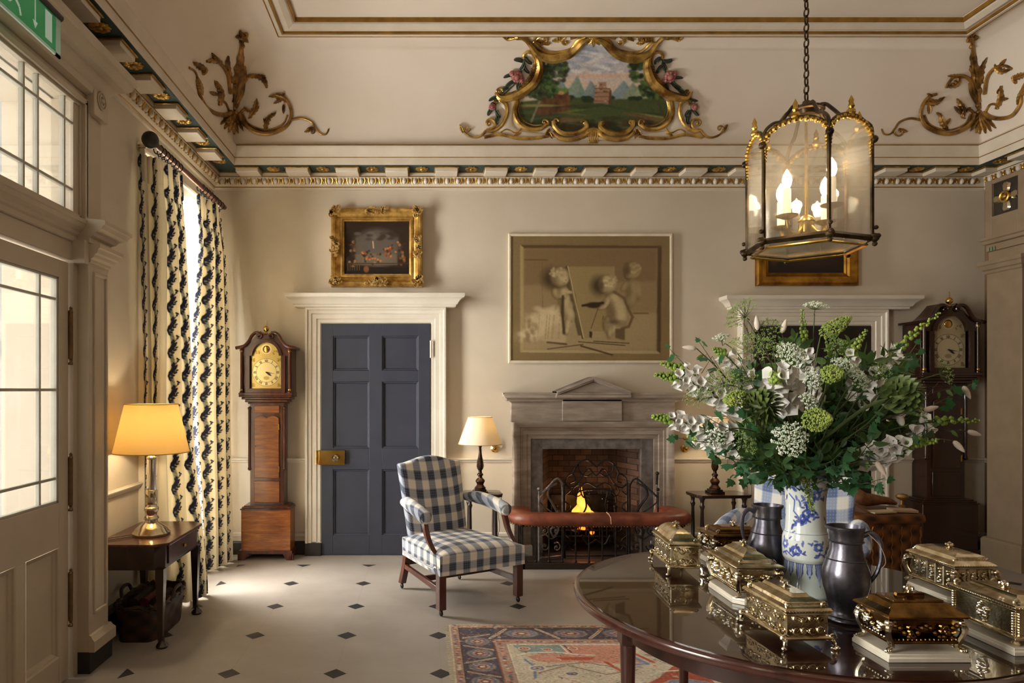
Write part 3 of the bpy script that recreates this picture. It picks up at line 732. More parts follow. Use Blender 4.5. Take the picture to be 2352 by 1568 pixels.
# plaster ground between the inner and outer mouldings
m = MB()
for sgn in (1, -1):
    f = (lambda p: p) if sgn > 0 else (lambda p: mir(p))
    L = f([(1188, 232), (1178, 262), (1190, 296), (1250, 306), (1310, 318), (1362, 312)]); O = f([(1140, 232), (1162, 262), (1140, 300), (1178, 318), (1300, 322), (1362, 324)])
    Lb, Ob = bez([(*p, 0) for p in L], 20), bez([(*p, 0) for p in O], 20)
    rows = []
    for a, b in zip(Lb, Ob): rows.append([tuple(cove_hit(*(a.lerp(b, t))[:2], .012 if 0 < t < 1 else .0)[0]) for t in (0, .2, .5, .8, 1)])
    m.loft(rows, closed=False, caps=False)
m.build('plaster_ground', MCORN, cart, world=True)
for sgn in (1, -1):
    f = (lambda p: p) if sgn > 0 else (lambda p: mir(p))
    m = MB()
    # top sweep, shoulder C-scroll, lower C-scroll, foot scroll
    ctube(m, f([(1352, 86), (1338, 92), (1322, 108), (1305, 121), (1280, 130), (1255, 130), (1232, 118), (1218, 100), (1204, 86), (1190, 80)]), lambda t: .018+.02*math.sin(PI*min(1, t*1.2)), 40)
    ctube(m, f([(1345, 82), (1325, 92), (1312, 110), (1290, 118), (1262, 120), (1245, 112), (1230, 95), (1228, 86)]), lambda t: .012, 34)
    ctube(m, f([(1222, 98), (1240, 84), (1262, 82)]), .009, 12)
    ctube(m, f([(1190, 80), (1178, 84), (1166, 88), (1158, 84), (1152, 80)]), lambda t: .014*(1-t)+.006, 16)
    cscroll(m, f([(1168, 86)])[0], 7, 0, 1, .008, .003, sgn)
    cleaf(m, *f([(1205, 86), (1165, 80)]), 4); cleaf(m, *f([(1225, 90), (1258, 96)]), 6, .1); cleaf(m, *f([(1300, 78), (1268, 92)]), 6, -.1); cleaf(m, *f([(1262, 100), (1240, 92)]), 4)
    cscroll(m, f([(1250, 88)])[0], 9, 1.5, 1, .008, .004, -sgn); cscroll(m, f([(1300, 94)])[0], 12, 1.5, .8, .01, .005, sgn)
    ctube(m, f([(1226, 122), (1212, 118), (1203, 124), (1203, 132)]), .012, 14)
    ctube(m, f([(1226, 120), (1236, 132), (1239, 155), (1228, 186), (1206, 208), (1180, 222), (1150, 226), (1138, 212)]), lambda t: .012+.028*math.sin(PI*t)**.8, 44)
    ctube(m, f([(1222, 122), (1228, 140), (1226, 162), (1214, 186), (1194, 205), (1165, 216), (1146, 214)]), .009, 34)
    for k in range(12):
        t = k/11; x = 1237 - 58*t**1.6 - 3; y = 142 + 78*t
        cleaf(m, *f([(x+6, y-3), (x-12, y+9)]), 4.2, 0, .035, 2)
    cscroll(m, f([(1146, 210)])[0], 9, 0, 1, .01, .004, sgn)
    ctube(m, f([(1180, 222), (1186, 234), (1182, 256), (1190, 280), (1212, 296), (1240, 297), (1254, 286)]), lambda t: .026-.008*t, 40)
    ctube(m, f([(1192, 232), (1190, 256), (1200, 276), (1222, 288), (1244, 288)]), .009, 30)
    ctube(m, f([(1148, 226), (1162, 240), (1164, 262), (1152, 288), (1132, 302), (1116, 300)]), lambda t: .02-.006*t, 34)
    cscroll(m, f([(1124, 284)])[0], 15, PI*1.5, 1.1, .016, .006, sgn); cscroll(m, f([(1250, 282)])[0], 10, PI*1.5, 1, .012, .004, sgn)
    cscroll(m, f([(1140, 234)])[0], 8, 0, 1, .009, .004, sgn)
    ctube(m, f([(1116, 300), (1104, 313), (1088, 316), (1070, 308), (1060, 294), (1056, 288)]), lambda t: .012-.006*t, 24)
    cscroll(m, f([(1072, 296)])[0], 8, 0, 1, .008, .003, -sgn); cleaf(m, *f([(1064, 306), (1055, 286)]), 4)
    ctube(m, f([(1112, 316), (1150, 310), (1190, 318), (1230, 318), (1258, 314)]), .015, 26)
    ctube(m, f([(1150, 304), (1164, 298), (1184, 306), (1196, 296)]), .009, 20)
    ctube(m, f([(1270, 278), (1273, 292), (1288, 306), (1310, 309), (1332, 304), (1346, 292), (1344, 280)]), lambda t: .018+.006*math.sin(PI*t), 34)
    ctube(m, f([(1268, 304), (1284, 318), (1310, 322), (1338, 316), (1350, 306)]), lambda t: .018, 26)
    cscroll(m, f([(1275, 280)])[0], 7, 0, 1, .01, .004, sgn); cscroll(m, f([(1341, 282)])[0], 7, PI, 1, .01, .004, -sgn)
    for a, b in (((1256, 300), (1268, 320)), ((1262, 296), (1252, 314)), ((1196, 306), (1180, 312)), ((1340, 312), (1330, 322))): cleaf(m, *f([a, b]), 5)
    m.build('scroll_moulding', MCG, cart, world=True)
    # trailing carved flowers
    g = MB(); fl = MB()
    for a, b in (((1200, 140), (1180, 136)), ((1206, 132), (1222, 146)), ((1202, 150), (1216, 168)), ((1186, 172), (1156, 178)), ((1182, 186), (1160, 202)), ((1192, 186), (1190, 208)), ((1166, 200), (1152, 212)), ((1148, 222), (1122, 232)), ((1134, 236), (1126, 252)), ((1132, 248), (1120, 266)), ((1140, 254), (1150, 270)), ((1144, 268), (1142, 286)), ((1196, 160), (1204, 142))):
        cleaf(g, *f([a, b]), 7, .08, .02, 1)
    ctube(g, f([(1206, 130), (1196, 165), (1184, 190), (1160, 214), (1138, 240), (1142, 280)]), .006, 30, off=.01)
    g.build('leaf_garland', M('carved_leaf_paint', '#3f4a34', '#2a3026', .55), cart, world=True)
    for x, y, r_ in ((1187, 175, 13), (1176, 168, 7), (1130, 246, 8), (1197, 183, 7)):
        fl = MB()
        x, y = f([(x, y)])[0]
        for k in range(9):
            a = 2*PI*k/9; fl.ball(cove_hit(x+r_*.6*math.cos(a), y+r_*.6*math.sin(a), .02)[0], r_*.0018, 8, 5)
        fl.ball(cove_hit(x, y, .035)[0], r_*.0021, 8, 6); fl.build('carved_rose', MROSE, cart, world=True)
m = MB()
for a in range(5): cleaf(m, (1362, 82), (1362+(a-2)*15, 106-abs(a-2)*5), 5)
for a in range(5): ctube(m, [(1352+a*5, 300), (1352+a*5, 322), (1354+a*4, 328)], .009, 8)
ctube(m, [(1340, 318), (1346, 302), (1362, 296), (1378, 302), (1384, 318)], .013, 18); ctube(m, [(1345, 308), (1362, 300), (1379, 308)], .009, 12)
ctube(m, [(1310, 86), (1340, 80), (1362, 82), (1384, 80), (1414, 86)], .012, 20)
m.build('centre_shell', MCG, cart, world=True)

# --- the two corner ornaments
def corner(name, label, fx, mat):
    o = thing(name, label, 'ornament', cove_hit(*fx([(2245, 200)])[0])[0]); m = MB()
    L = lambda a, b, w_, bend=0: cleaf(m, *fx([a, b]), w_, bend)
    L((2248, 235), (2232, 106), 16); L((2244, 190), (2226, 150), 9, .1); L((2256, 190), (2268, 130), 8, -.1)
    ctube(m, fx([(2252, 235), (2248, 180), (2236, 110), (2232, 92)]), .012, 24)
    ctube(m, fx([(2236, 215), (2230, 188), (2212, 174), (2190, 176), (2176, 192), (2172, 202)]), lambda t: .016-.006*t, 26)
    L((2205, 174), (2170, 200), 9, -.2); L((2215, 176), (2175, 174), 6)
    ctube(m, fx([(2264, 215), (2270, 176), (2288, 154), (2310, 150), (2326, 158)]), lambda t: .016-.006*t, 26)
    L((2285, 150), (2322, 160), 9, .2); L((2296, 152), (2312, 134), 5)
    for x in (-6, 2, 10): ctube(m, fx([(2236+x*1.6, 190), (2236+x, 215), (2246+x*.5, 238), (2252, 250)]), .014, 14)
    for k in range(7): a = (k-3)*.26; L((2253, 255), (2253+math.sin(a)*52, 262+math.cos(a)*46), 5)
    for k in range(5): a = k*2*PI/5; L((2232, 84), (2232+17*math.cos(a), 84-17*math.sin(a)), 6)
    for x, y in ((2251, 240), (2234, 102), (2252, 256)): m.ball(cove_hit(*fx([(x, y)])[0], .02)[0], .02, 8, 6)
    ctube(m, fx([(2236, 262), (2228, 282), (2205, 300), (2178, 308), (2150, 304), (2124, 290), (2113, 266), (2118, 240), (2132, 222), (2150, 216)]), lambda t: .022-.01*t, 44)
    ctube(m, fx([(2228, 262), (2216, 284), (2185, 298), (2155, 296), (2132, 284), (2122, 264)]), .008, 30)
    ctube(m, fx([(2236, 262), (2226, 252), (2212, 256), (2208, 268), (2216, 272)]), lambda t: .012-.005*t, 16)
    L((2120, 236), (2168, 222), 8, .15); L((2130, 226), (2156, 238), 5); L((2132, 240), (2132, 262), 4); L((2140, 222), (2128, 214), 4)
    L((2212, 268), (2196, 226), 9, .1); L((2206, 262), (2190, 244), 5); L((2216, 258), (2226, 246), 4)
    L((2176, 300), (2158, 260), 8, -.1); L((2170, 290), (2180, 272), 4); L((2162, 270), (2150, 258), 4)
    ctube(m, fx([(2113, 276), (2090, 272), (2066, 280), (2054, 296), (2044, 308), (2030, 308), (2024, 296)]), lambda t: .011-.005*t, 30)
    cscroll(m, fx([(2064, 303)])[0], 12, PI, .9, .009, .004, 1 if fx([(0, 0)])[0][0] == 0 else -1); L((2062, 296), (2082, 304), 5)
    m.build('acanthus_spray', mat, o, world=True)
    # the half running along the side wall
    m = MB()
    ctube(m, fx([(2262, 258), (2276, 268), (2300, 272), (2326, 266), (2340, 250), (2348, 232), (2346, 212)]), lambda t: .02-.008*t, 34)
    ctube(m, fx([(2266, 256), (2276, 240), (2290, 240), (2294, 250)]), .01, 16)
    L((2290, 250), (2300, 196), 8, .1); L((2296, 228), (2318, 226), 5); L((2340, 240), (2352, 200), 7); L((2294, 214), (2304, 196), 4)
    L((2326, 180), (2362, 168), 9); L((2330, 172), (2336, 192), 5)
    ctube(m, fx([(2346, 212), (2356, 190), (2372, 184)]), .008, 14)
    m.build('side_scroll', mat, o, world=True); return o
corner('corner_ornament', 'gilt acanthus spray in the right-hand corner of the ceiling cove', lambda p: p, MCOVEG)
def lf(p):
    # mirrored about the far wall's middle, following the steeper left cove
    return [((540 - (x-2248)*.96 if x < 2256 else 540-(x-2248)*.86), y + (0 if x < 2256 else (x-2256)*-.25)) for x, y in p]
corner('corner_ornament', 'gilt acanthus spray in the left-hand corner of the cove, above the curtains', lf, MCOVEG)

# ================================================================== PICTURES
def rect_frame(m, x0, x1, z0, z1, prof, y=YF):
    """prof (o,e): o outward from the sight edge, e off the wall"""
    rings = [[(x0-o, y-e, z0-o), (x1+o, y-e, z0-o), (x1+o, y-e, z1+o), (x0-o, y-e, z1+o)] for o, e in prof]
    m.loft(rings, caps=False)
def canvas(name, x0, x1, z0, z1, cv, e, parent, mat, yf=None):
    h, w_ = cv.h, cv.w; X, Z = np.meshgrid(np.linspace(x0, x1, w_), np.linspace(z1, z0, h))
    P = np.stack([X, np.full_like(X, YF-e), Z], -1); return grid_mesh(name, P, cv.c, mat, parent, world=True)
def wx(px, d=YF-.03): return (px-VX)*d/F
def wz(py, d=YF-.03): return CH+(VY-py)*d/F
MOIL = Mpig('oil_paint_pigment', .4, .25, bs=50, bst=.2)
# gilt picture above the navy door
D = YF-.05; x0, x1, z0, z1 = wx(789, D), wx(941, D), wz(629, D), wz(506, D)
pic = thing('framed_painting', 'small dark oil painting in an ornate gilt frame hung above the navy door', 'painting', ((x0+x1)/2, YF, z0-.12))
m = MB(); rect_frame(m, x0, x1, z0, z1, [(-.004, .0), (-.004, .03), (.008, .035), (.012, .05), (.028, .048), (.034, .04), (.06, .055), (.075, .075), (.095, .082), (.108, .07), (.116, .03), (.116, 0)])
fr_ = m.build('gilt_frame', M('picture_frame_gilding', '#e0b868', '#9a7030', .32, .75, ns=12, bs=70, bst=.3), pic, world=True, smooth=30)
m = MB(); random.seed(11)
def orn(m, cx, cz, w_, h_, n, y=YF-.098):
    for i in range(n):
        x, z = cx+random.uniform(-w_, w_), cz+random.uniform(-h_, h_); a = random.uniform(0, 6.3)
        m.tube(spiral((x, y, z), .017, .004, a, a+random.choice((-1, 1))*5, 12), [.0075]*13, 6)
for cx in (x0-.07, x1+.07):
    for cz in (z0-.07, z1+.07): orn(m, cx, cz, .045, .045, 20)
for cz in (z0-.075, z1+.075): orn(m, (x0+x1)/2, cz, .10, .03, 24)
for cx in (x0-.075, x1+.075): orn(m, cx, (z0+z1)/2, .03, .10, 24)
m.build('carved_ornament', M('ornament_gilding', '#efd08a', '#a87a34', .3, .7, ns=20), fr_, world=True)
cv = CV(220, 178, '#2c1c12', asp=1.23); cv.noise(.25, 16, 2)
cv.ell(.5, .5, .33, .33, '#5e564c', soft=.5); cv.poly([(.18, .3), (.5, .16), (.82, .3), (.8, .8), (.2, .8)], '#5b5249', a=.6, soft=6)
for i in range(24): cv.ell(random.uniform(.2, .8), random.uniform(.22, .34), .05, .03, random.choice(['#3a2a1e', '#6a6256', '#2c2018']), soft=.8, a=.6)
cv.poly([(.17, .62), (.5, .6), (.8, .62), (.82, .82), (.17, .82)], '#7a6a50', a=.5, soft=6)
for x in (.12, .87):
    for i in range(26): cv.ell(x+random.uniform(-.05, .05), random.uniform(.35, .85), .02, .025, random.choice(['#7d4e2a', '#4a2a16', '#9a7248', '#2a1a10']), soft=.6, a=.7)
for cx, cy, n in ((.35, .63, 26), (.68, .55, 30), (.5, .68, 10)):
    for i in range(n): cv.ell(cx+random.gauss(0, .05), cy+random.gauss(0, .06), .018, .02, random.choice(['#9a4a26', '#2c1a10', '#c07a3c', '#3c2416', '#6e3418']), soft=.6, a=.75)
cv.line([(.44, .38), (.45, .5)], .012, '#b59a70'); cv.rect(0, .78, 1, .8, '#3c2c1c'); cv.rect(.0, .86, 1, 1, '#1c120c')
cv.ell(.34, .9, .04, .06, '#7c4a24', soft=.5)
for k in range(6): cv.line([(.06+.035*k, .8), (.06+.035*k, .92)], .006, '#5a452c')
canvas('painted_canvas', x0, x1, z0, z1, cv, .02, pic, MOIL)
# grisaille over the fireplace
x0, x1, z0, z1 = wx(1174), wx(1540), wz(828), wz(541)
pic = thing('framed_painting', 'large brown grisaille of cherub figures drawing, in a thin white frame above the mantelpiece', 'painting', ((x0+x1)/2, YF, z0-.03))
m = MB(); rect_frame(m, x0, x1, z0, z1, [(-.002, 0), (-.002, .022), (.006, .026), (.018, .026), (.024, .018), (.024, 0)]); m.build('white_frame', M('grisaille_frame_paint', '#dccfb8', '#cfc0a6', .45), pic, world=True, smooth=20)
cv = CV(420, 330, '#7d6844', asp=1.27); cv.noise(.05, 30, 5)
def G(x, y): return ((x-212)/(1728-212), (y-172)/(1355-172))      # coordinates as measured over the picture
def gp(*a): return [G(*p) for p in a]
cv.poly(gp((300, 255), (1650, 265), (1640, 1290), (300, 1275)), '#8b7550')
cv.poly(gp((335, 290), (1610, 290), (1605, 1260), (335, 1260)), '#8a7350', soft=8)
cv.poly(gp((300, 255), (1650, 265), (1615, 290), (335, 290)), '#553d20', soft=2); cv.poly(gp((1650, 265), (1640, 1290), (1600, 1262), (1612, 290)), '#4e3a20', soft=3)
cv.poly(gp((300, 255), (335, 285), (335, 1255), (300, 1275)), '#a08a5c', soft=2); cv.poly(gp((300, 1275), (335, 1255), (1600, 1262), (1640, 1290)), '#a5926a', soft=1)
cv.poly(gp((335, 290), (1610, 290), (1600, 600), (335, 640)), '#6a5030', a=.55, soft=30)
cv.poly(gp((335, 900), (1600, 900), (1600, 1260), (335, 1260)), '#a8946c', a=.5, soft=30)
cv.line(gp((340, 398), (560, 398)), .004, '#5c4428'); cv.line(gp((510, 420), (515, 900)), .002, '#6c5636'); cv.line(gp((1380, 905), (1520, 905)), .006, '#6c5636')
cv.poly(gp((745, 462), (1200, 462), (1210, 700), (1080, 1140), (900, 1140)), '#8f7a50', soft=1); cv.line(gp((742, 462), (820, 740), (895, 1140)), .007, '#4c3a22'); cv.line(gp((755, 462), (905, 1135)), .004, '#b5a276')
cv.poly(gp((700, 470), (742, 465), (885, 1115), (850, 1115)), '#4c3a20', a=.85, soft=3)
for i in range(130):                                            # crumpled cloth
    t = random.random(); cx = 380+330*t+random.gauss(0, 40); cy = 1090-130*math.sin(t*2)+random.gauss(0, 50)
    cv.ell(*G(cx, cy), .03, .022, random.choice(['#c8b48c', '#bda77e', '#a08a62', '#d0bd96']), rot=random.uniform(0, 3), soft=.9, a=.45)
cv.poly(gp((460, 900), (640, 890), (740, 1130), (730, 1190), (600, 1190), (420, 1130)), '#bda780', a=.5, soft=12)
for i in range(20): cv.ell(*G(random.uniform(330, 460), random.uniform(960, 1180)), .012, .02, '#7a6440', soft=.8, a=.5)
for i in range(9): x = random.uniform(480, 700); cv.line(gp((x, 920), (x-20, 1150)), .002, '#8a744c', .6)
def blob(x, y, rx, ry, c, rot=0, s_=.35, a=1): cv.ell(*G(x, y), rx/1516, ry/1183, c, rot, s_, a)
def limb(pts, wd, c, s_=.6): cv.line(gp(*pts), wd, c, soft=s_)
def vol_(bl, k=1.0, dk='#4a3820', md='#8c7650', lt='#b8a47a'):
    """softly modelled figure from (x, y, rx, ry, rot) lobes: dark edge, body tone, light on the right"""
    for x, y, rx, ry, r_ in bl: blob(x-8, y+5, rx*1.12, ry*1.10, dk, r_, .5, .55*k)
    for x, y, rx, ry, r_ in bl: blob(x, y, rx, ry, md, r_, .35, .95*k)
    for x, y, rx, ry, r_ in bl: blob(x+rx*.22, y-ry*.10, rx*.68, ry*.72, lt, r_, 1.0, .8*k)
    for x, y, rx, ry, r_ in bl[:1]: blob(x-rx*.55, y+ry*.1, rx*.4, ry*.75, dk, r_, 1.2, .5*k)
def curls(x, y, rx, ry, n, c1, c2):
    for i in range(n):
        a = random.uniform(0, 6.28); q_ = random.random()**.5; blob(x+rx*q_*math.cos(a), y+ry*q_*math.sin(a), 13, 12, random.choice([c1, c2]), 0, .8, .45)
# child holding the board from behind
blob(590, 575, 80, 95, '#382812', s_=1.1, a=.9)
vol_([(725, 800, 52, 120, -.08), (770, 915, 46, 78, -.25), (752, 1020, 30, 72, .1), (738, 1075, 26, 30, 0)])
vol_([(700, 700, 60, 50, .2), (645, 715, 34, 52, -.4), (700, 745, 40, 22, .3), (760, 705, 40, 17, .1)])
blob(655, 640, 80, 35, '#4a3820', s_=1.1, a=.7)
vol_([(680, 562, 82, 86, 0), (722, 592, 34, 40, 0)]); curls(655, 520, 70, 50, 60, '#8c7650', '#c2ae86'); limb([(708, 745), (702, 900), (718, 1090)], .012, '#4a3820', 1.0)
blob(735, 590, 7, 5, '#5a4628', s_=.8, a=.7); blob(722, 618, 14, 5, '#7a6240', s_=.8, a=.7)
# seated child drawing, seen from behind
blob(1045, 645, 70, 85, '#2e200e', s_=1.1, a=.9)
vol_([(1200, 1000, 95, 72, .1), (1140, 1010, 40, 75, .1), (1155, 1080, 24, 58, .05), (1190, 1060, 22, 50, .2)])
vol_([(1225, 860, 88, 130, -.25), (1250, 945, 74, 72, 0), (1185, 760, 60, 50, .2)])
vol_([(1120, 800, 34, 56, .5), (1085, 845, 44, 22, -.3)])
limb([(1190, 700), (1290, 760), (1330, 860), (1372, 940), (1335, 1030), (1270, 1050)], .011, '#6b5636', .9); blob(1210, 985, 70, 20, '#4a3820', s_=1.2, a=.6)
vol_([(1135, 630, 82, 82, 0), (1095, 672, 34, 36, 0)]); curls(1155, 600, 66, 60, 60, '#98825a', '#c8b48c'); blob(1065, 660, 30, 50, '#4a3820', s_=1.2, a=.7)
blob(1000, 828, 72, 30, '#2c1e0e', s_=.45); limb([(895, 832), (1090, 806)], .010, '#2c1e0e')
cv.poly(gp((1205, 1050), (1300, 1050), (1300, 1165), (1205, 1140)), '#5a4628', a=.9, soft=5); cv.poly(gp((965, 1078), (1100, 1075), (1090, 1140), (985, 1140)), '#9c8760', soft=1); cv.poly(gp((960, 1075), (988, 1080), (985, 1142), (958, 1130)), '#3e2d18', soft=1)
limb([(1040, 865), (975, 1050)], .003, '#4e3a20'); limb([(1095, 930), (1085, 960)], .003, '#4e3a20')
# smaller child standing at the right
vol_([(1375, 680, 62, 100, -.1), (1355, 780, 44, 60, 0), (1430, 690, 24, 80, -.1), (1300, 650, 28, 50, .6)], .75, '#54401f', '#84704a', '#a08c64')
vol_([(1372, 500, 72, 76, 0), (1330, 545, 28, 30, 0)], .9, '#4a3820', '#8a744c', '#ac986e'); curls(1395, 480, 55, 50, 40, '#84704a', '#b09c72'); blob(1318, 500, 30, 60, '#4a3820', s_=1.2, a=.7)
for k, (a, b) in enumerate((((855, 1175), (1300, 1210)), ((880, 1215), (1180, 1300)), ((560, 1245), (900, 1200)), ((1000, 1170), (1340, 1190)))): limb([a, b], .004 + .003*(k == 1), '#4e3a20', .6)
limb([(560, 1180), (740, 1198)], .008, '#5c4628', .9)
cv.blur(2); cv.noise(.05, 3, 8)
canvas('painted_canvas', x0, x1, z0, z1, cv, .016, pic, MOIL)
# picture behind the lantern
D = YF-.05; x0, x1, z0, z1 = wx(1769, D), wx(1944, D), wz(626, D), wz(530, D)
pic = thing('framed_painting', 'very dark landscape painting in a plain gilt frame behind the hanging lantern', 'painting', ((x0+x1)/2, YF, z0-.12))
m = MB(); rect_frame(m, x0, x1, z0, z1, [(-.004, 0), (-.004, .02), (.01, .03), (.02, .028), (.034, .045), (.06, .05), (.09, .062), (.105, .06), (.115, .04), (.115, 0)]); m.build('gilt_frame', M('plain_frame_gilding', '#b9862f', '#7a5220', .32, .85, ns=8), pic, world=True, smooth=25)
cv = CV(160, 90, '#1c120c', asp=1.8); cv.noise(.4, 14, 9); cv.ell(.08, .6, .05, .2, '#4a2e1a', soft=.8); cv.ell(.6, .75, .3, .1, '#2c1c12', soft=.8)
canvas('painted_canvas', x0, x1, z0, z1, cv, .014, pic, MOIL)
# ================================================================== FIREPLACE
FX = 1.513                                                       # centre line
fp = thing('fireplace', 'grey stone fireplace with a pedimented mantelpiece and a lit coal fire', 'fireplace', (FX, YF, 0))
def fw(px, d=6.1): return (px-VX)*d/F
def bxp(m, x0, x1, e0, e1, z0, z1): return m.box(FX+x0, FX+x1, YF-e1, YF-e0, z0, z1)
HW = .715; IW = .555; OW = .445; ZA = 1.212; ZS = 1.06; ZO = .965
m = MB(); prof = [(0, 0), (0, .09), (.035, .09), (.04, .105), (.075, .108), (.08, .118), (.10, .12), (.108, .145), (.13, .155), (.148, .16), (.158, .16), (.16, .0)]
rings = [[(FX-IW-o, YF-e, 0), (FX-IW-o, YF-e, ZS+o), (FX+IW+o, YF-e, ZS+o), (FX+IW+o, YF-e, 0)] for o, e in prof]
m.loft(rings, closed=False, caps=False)
for s_ in (-1, 1): m.box(FX+s_*(IW+.08)-.082, FX+s_*(IW+.08)+.082, YF-.165, YF, 0, .11)
m.build('architrave', MSTONE, fp, world=True, smooth=20)
m = MB()
m.box(FX-IW, FX-OW, YF-.07, YF+.0, 0, ZS); m.box(FX+OW, FX+IW, YF-.07, YF+.0, 0, ZS); m.box(FX-OW, FX+OW, YF-.07, YF, ZO, ZS)
m.build('marble_slip', MSLATE, fp, world=True, bevel=.002)
m = MB(); bxp(m, -.735, .735, 0, .12, ZA, 1.43); bxp(m, -.28, .25, .12, .15, ZA+.01, 1.425); m.build('frieze', MSTONE, fp, world=True, bevel=.003)
m = MB(); fs = lambda a, e, z: (FX+a, YF-.12-e, z)
ret(m, [(0, 1.385), (.012, 1.39), (.02, 1.405), (.05, 1.425), (.062, 1.43), (.065, 1.455), (.07, 1.458), (.07, 1.472), (0, 1.475)], -.735, .735, fs)
m.box(FX-.805, FX+.805, YF-.18, YF, 1.44, 1.474); m.box(FX-.78, FX+.78, YF-.15, YF, 1.40, 1.44)
m.build('mantel_shelf', MSTONE, fp, world=True, smooth=20)
m = MB(); px0, px1, zb, zp = -.345, .31, 1.428, 1.606; pc = (px0+px1)/2
m.prism([(FX+px0, zb), (FX+px1, zb), (FX+px1, zb+.03), (FX+pc, zp-.03), (FX+px0, zb+.03)], YF-.17, YF, 'y')
for s_, xe in ((-1, px0), (1, px1)):
    for t, y1 in ((.03, .215), (.016, .225)):
        a = Vector((FX+xe, 0, zb+.03)); b = Vector((FX+pc, 0, zp)); 
        m.prism([(a.x, a.z-.005+(.03-t)), (a.x, a.z+.03), (b.x, b.z+.012), (b.x, b.z-t-.0)], YF-y1, YF, 'y')
m.box(FX+px0-.005, FX+px1+.005, YF-.215, YF-.1, 1.43, 1.455)
m.build('pediment', MSTONE, fp, world=True, bevel=.003)
# hearth recess of brick, open to the room (wall is cut by the box standing in front of it)
m, nt, p = base('sooty_brick'); bt = nt.nodes.new('ShaderNodeTexBrick'); tc, _ = coords(nt); mp = nt.nodes.new('ShaderNodeMapping'); mp.inputs['Rotation'].default_value = (R(90), 0, 0)
nt.links.new(tc, mp.inputs[0]); nt.links.new(mp.outputs[0], bt.inputs[0]); bt.inputs['Scale'].default_value = 4.6
bt.inputs['Color1'].default_value = (*S('#8a6a52'), 1); bt.inputs['Color2'].default_value = (*S('#5c4436'), 1); bt.inputs['Mortar'].default_value = (*S('#2a2320'), 1); bt.inputs['Mortar Size'].default_value = .015
nt.links.new(mixc(nt, noise(nt, 9, 4), bt.outputs[0], S('#241c18')), p.inputs['Base Color']); p.inputs['Roughness'].default_value = .85
MBRICK = m
m = MB()
m.loft([[(FX-OW, YF-.02, .0), (FX-OW, YF-.02, ZO), (FX-.30, YF+.40, ZO), (FX-.30, YF+.40, 0)], [(FX-OW+.003, YF-.02, .0), (FX-OW+.003, YF-.02, ZO), (FX-.297, YF+.39, ZO), (FX-.297, YF+.39, 0)]])
m.loft([[(FX+OW, YF-.02, .0), (FX+OW, YF-.02, ZO), (FX+.30, YF+.40, ZO), (FX+.30, YF+.40, 0)], [(FX+OW-.003, YF-.02, .0), (FX+OW-.003, YF-.02, ZO), (FX+.297, YF+.39, ZO), (FX+.297, YF+.39, 0)]])
m.box(FX-.31, FX+.31, YF+.38, YF+.41, 0, ZO); m.build('firebox', MBRICK, fp, world=True, smooth=0)
m = MB(); m.box(FX-.66, FX+.66, YF-.47, YF-.17, .0, .022); m.box(FX-OW, FX+OW, YF-.17, YF+.4, .0, .02); m.build('hearthstone', M('hearth_slate', '#3a3230', '#2a2422', .5), fp, world=True, bevel=.004)
# basket grate, coals and flames
gr = thing('fire_grate', 'black iron basket grate heaped with burning coal in the fireplace', 'grate', (FX-.04, YF+.12, .02)); m = MB()
for k in range(4): z = .16+.055*k; m.tube([(FX-.30, YF+.0, z), (FX+.22, YF+.0, z)], .008, 6)
for k in range(9): x = FX-.30+.065*k; m.tube([(x, YF+.0, .14), (x, YF+.0, .36)], .006, 6)
for k in range(9): x = FX-.30+.065*k; m.tube([(x, YF+.0, .15), (x, YF+.26, .15)], .008, 6)
for x in (FX-.31, FX+.23):
    for y in (YF-.005, YF+.26): m.tube([(x, y, .02), (x, y, .42)], .012, 8); m.ball((x, y, .435), .02, 8, 6)
m.box(FX-.31, FX+.23, YF+.26, YF+.275, .14, .5); m.build('basket', MIRON, gr, world=True)
m = MB(); rs = random.Random(4)
for i in range(70):
    c = (FX-.04+rs.uniform(-.24, .24), YF+.13+rs.uniform(-.1, .1), .19+rs.uniform(0, .16)); 
    m.ball(c, rs.uniform(.022, .04), 6, 4, sc=(rs.uniform(.7, 1.2), 1, rs.uniform(.6, 1)), M=None)
co = m.build('coal_heap', M('coal', '#15110f', '#241b17', .6, ns=30, bs=40), gr, world=True, smooth=0); co['kind'] = 'stuff'
m = MB()
for i in range(16):
    c = (FX-.07+rs.uniform(-.12, .1), YF+.04+rs.uniform(-.03, .04), .18+rs.uniform(0, .13)); m.ball(c, rs.uniform(.014, .026), 6, 4)
em = m.build('glowing_embers', Memit('ember_glow', '#ff6a1c', 1.2), gr, world=True, smooth=0)
MF, nt, p = base('flame'); _, (x, y, z) = coords(nt, 'Generated')
fc = ramp(nt, z.k, None, None, ((0, S('#ff8a20')), (.45, S('#ffb040')), (1, S('#ff7a18'))))
nt.links.new(fc, p.inputs['Emission Color']); p.inputs['Emission Strength'].default_value = .75; p.inputs['Base Color'].default_value = (0, 0, 0, 1)
for cx, h, r_ in ((FX-.045, .40, .048), (FX-.10, .22, .04), (FX-.005, .26, .036), (FX-.13, .12, .025), (FX+.03, .13, .03)):
    m = MB(); rings = []; ph = rs.random()*6
    for i in range(15):
        t = i/14; r2 = r_*(math.sin(PI*min(1, .2+t*.8))**.9)*(1-.25*t)+.001; ox = .022*math.sin(4*t+ph)*t*1.6
        rings.append([(cx+ox+r2*math.cos(2*PI*k/12)*(1+.2*math.sin(k*2+t*9)), YF+.08+r2*.6*math.sin(2*PI*k/12), .30+h*.78*t) for k in range(12)])
    m.loft(rings); m.build('flame', MF, gr, world=True)
l = bpy.data.lights.new('fire_glow', 'POINT'); l.energy = .8; l.color = (1, .55, .28); l.shadow_soft_size = .08
o = bpy.data.objects.new('fire_glow', l); COL.objects.link(o); o.location = (FX-.04, YF-.03, .45)

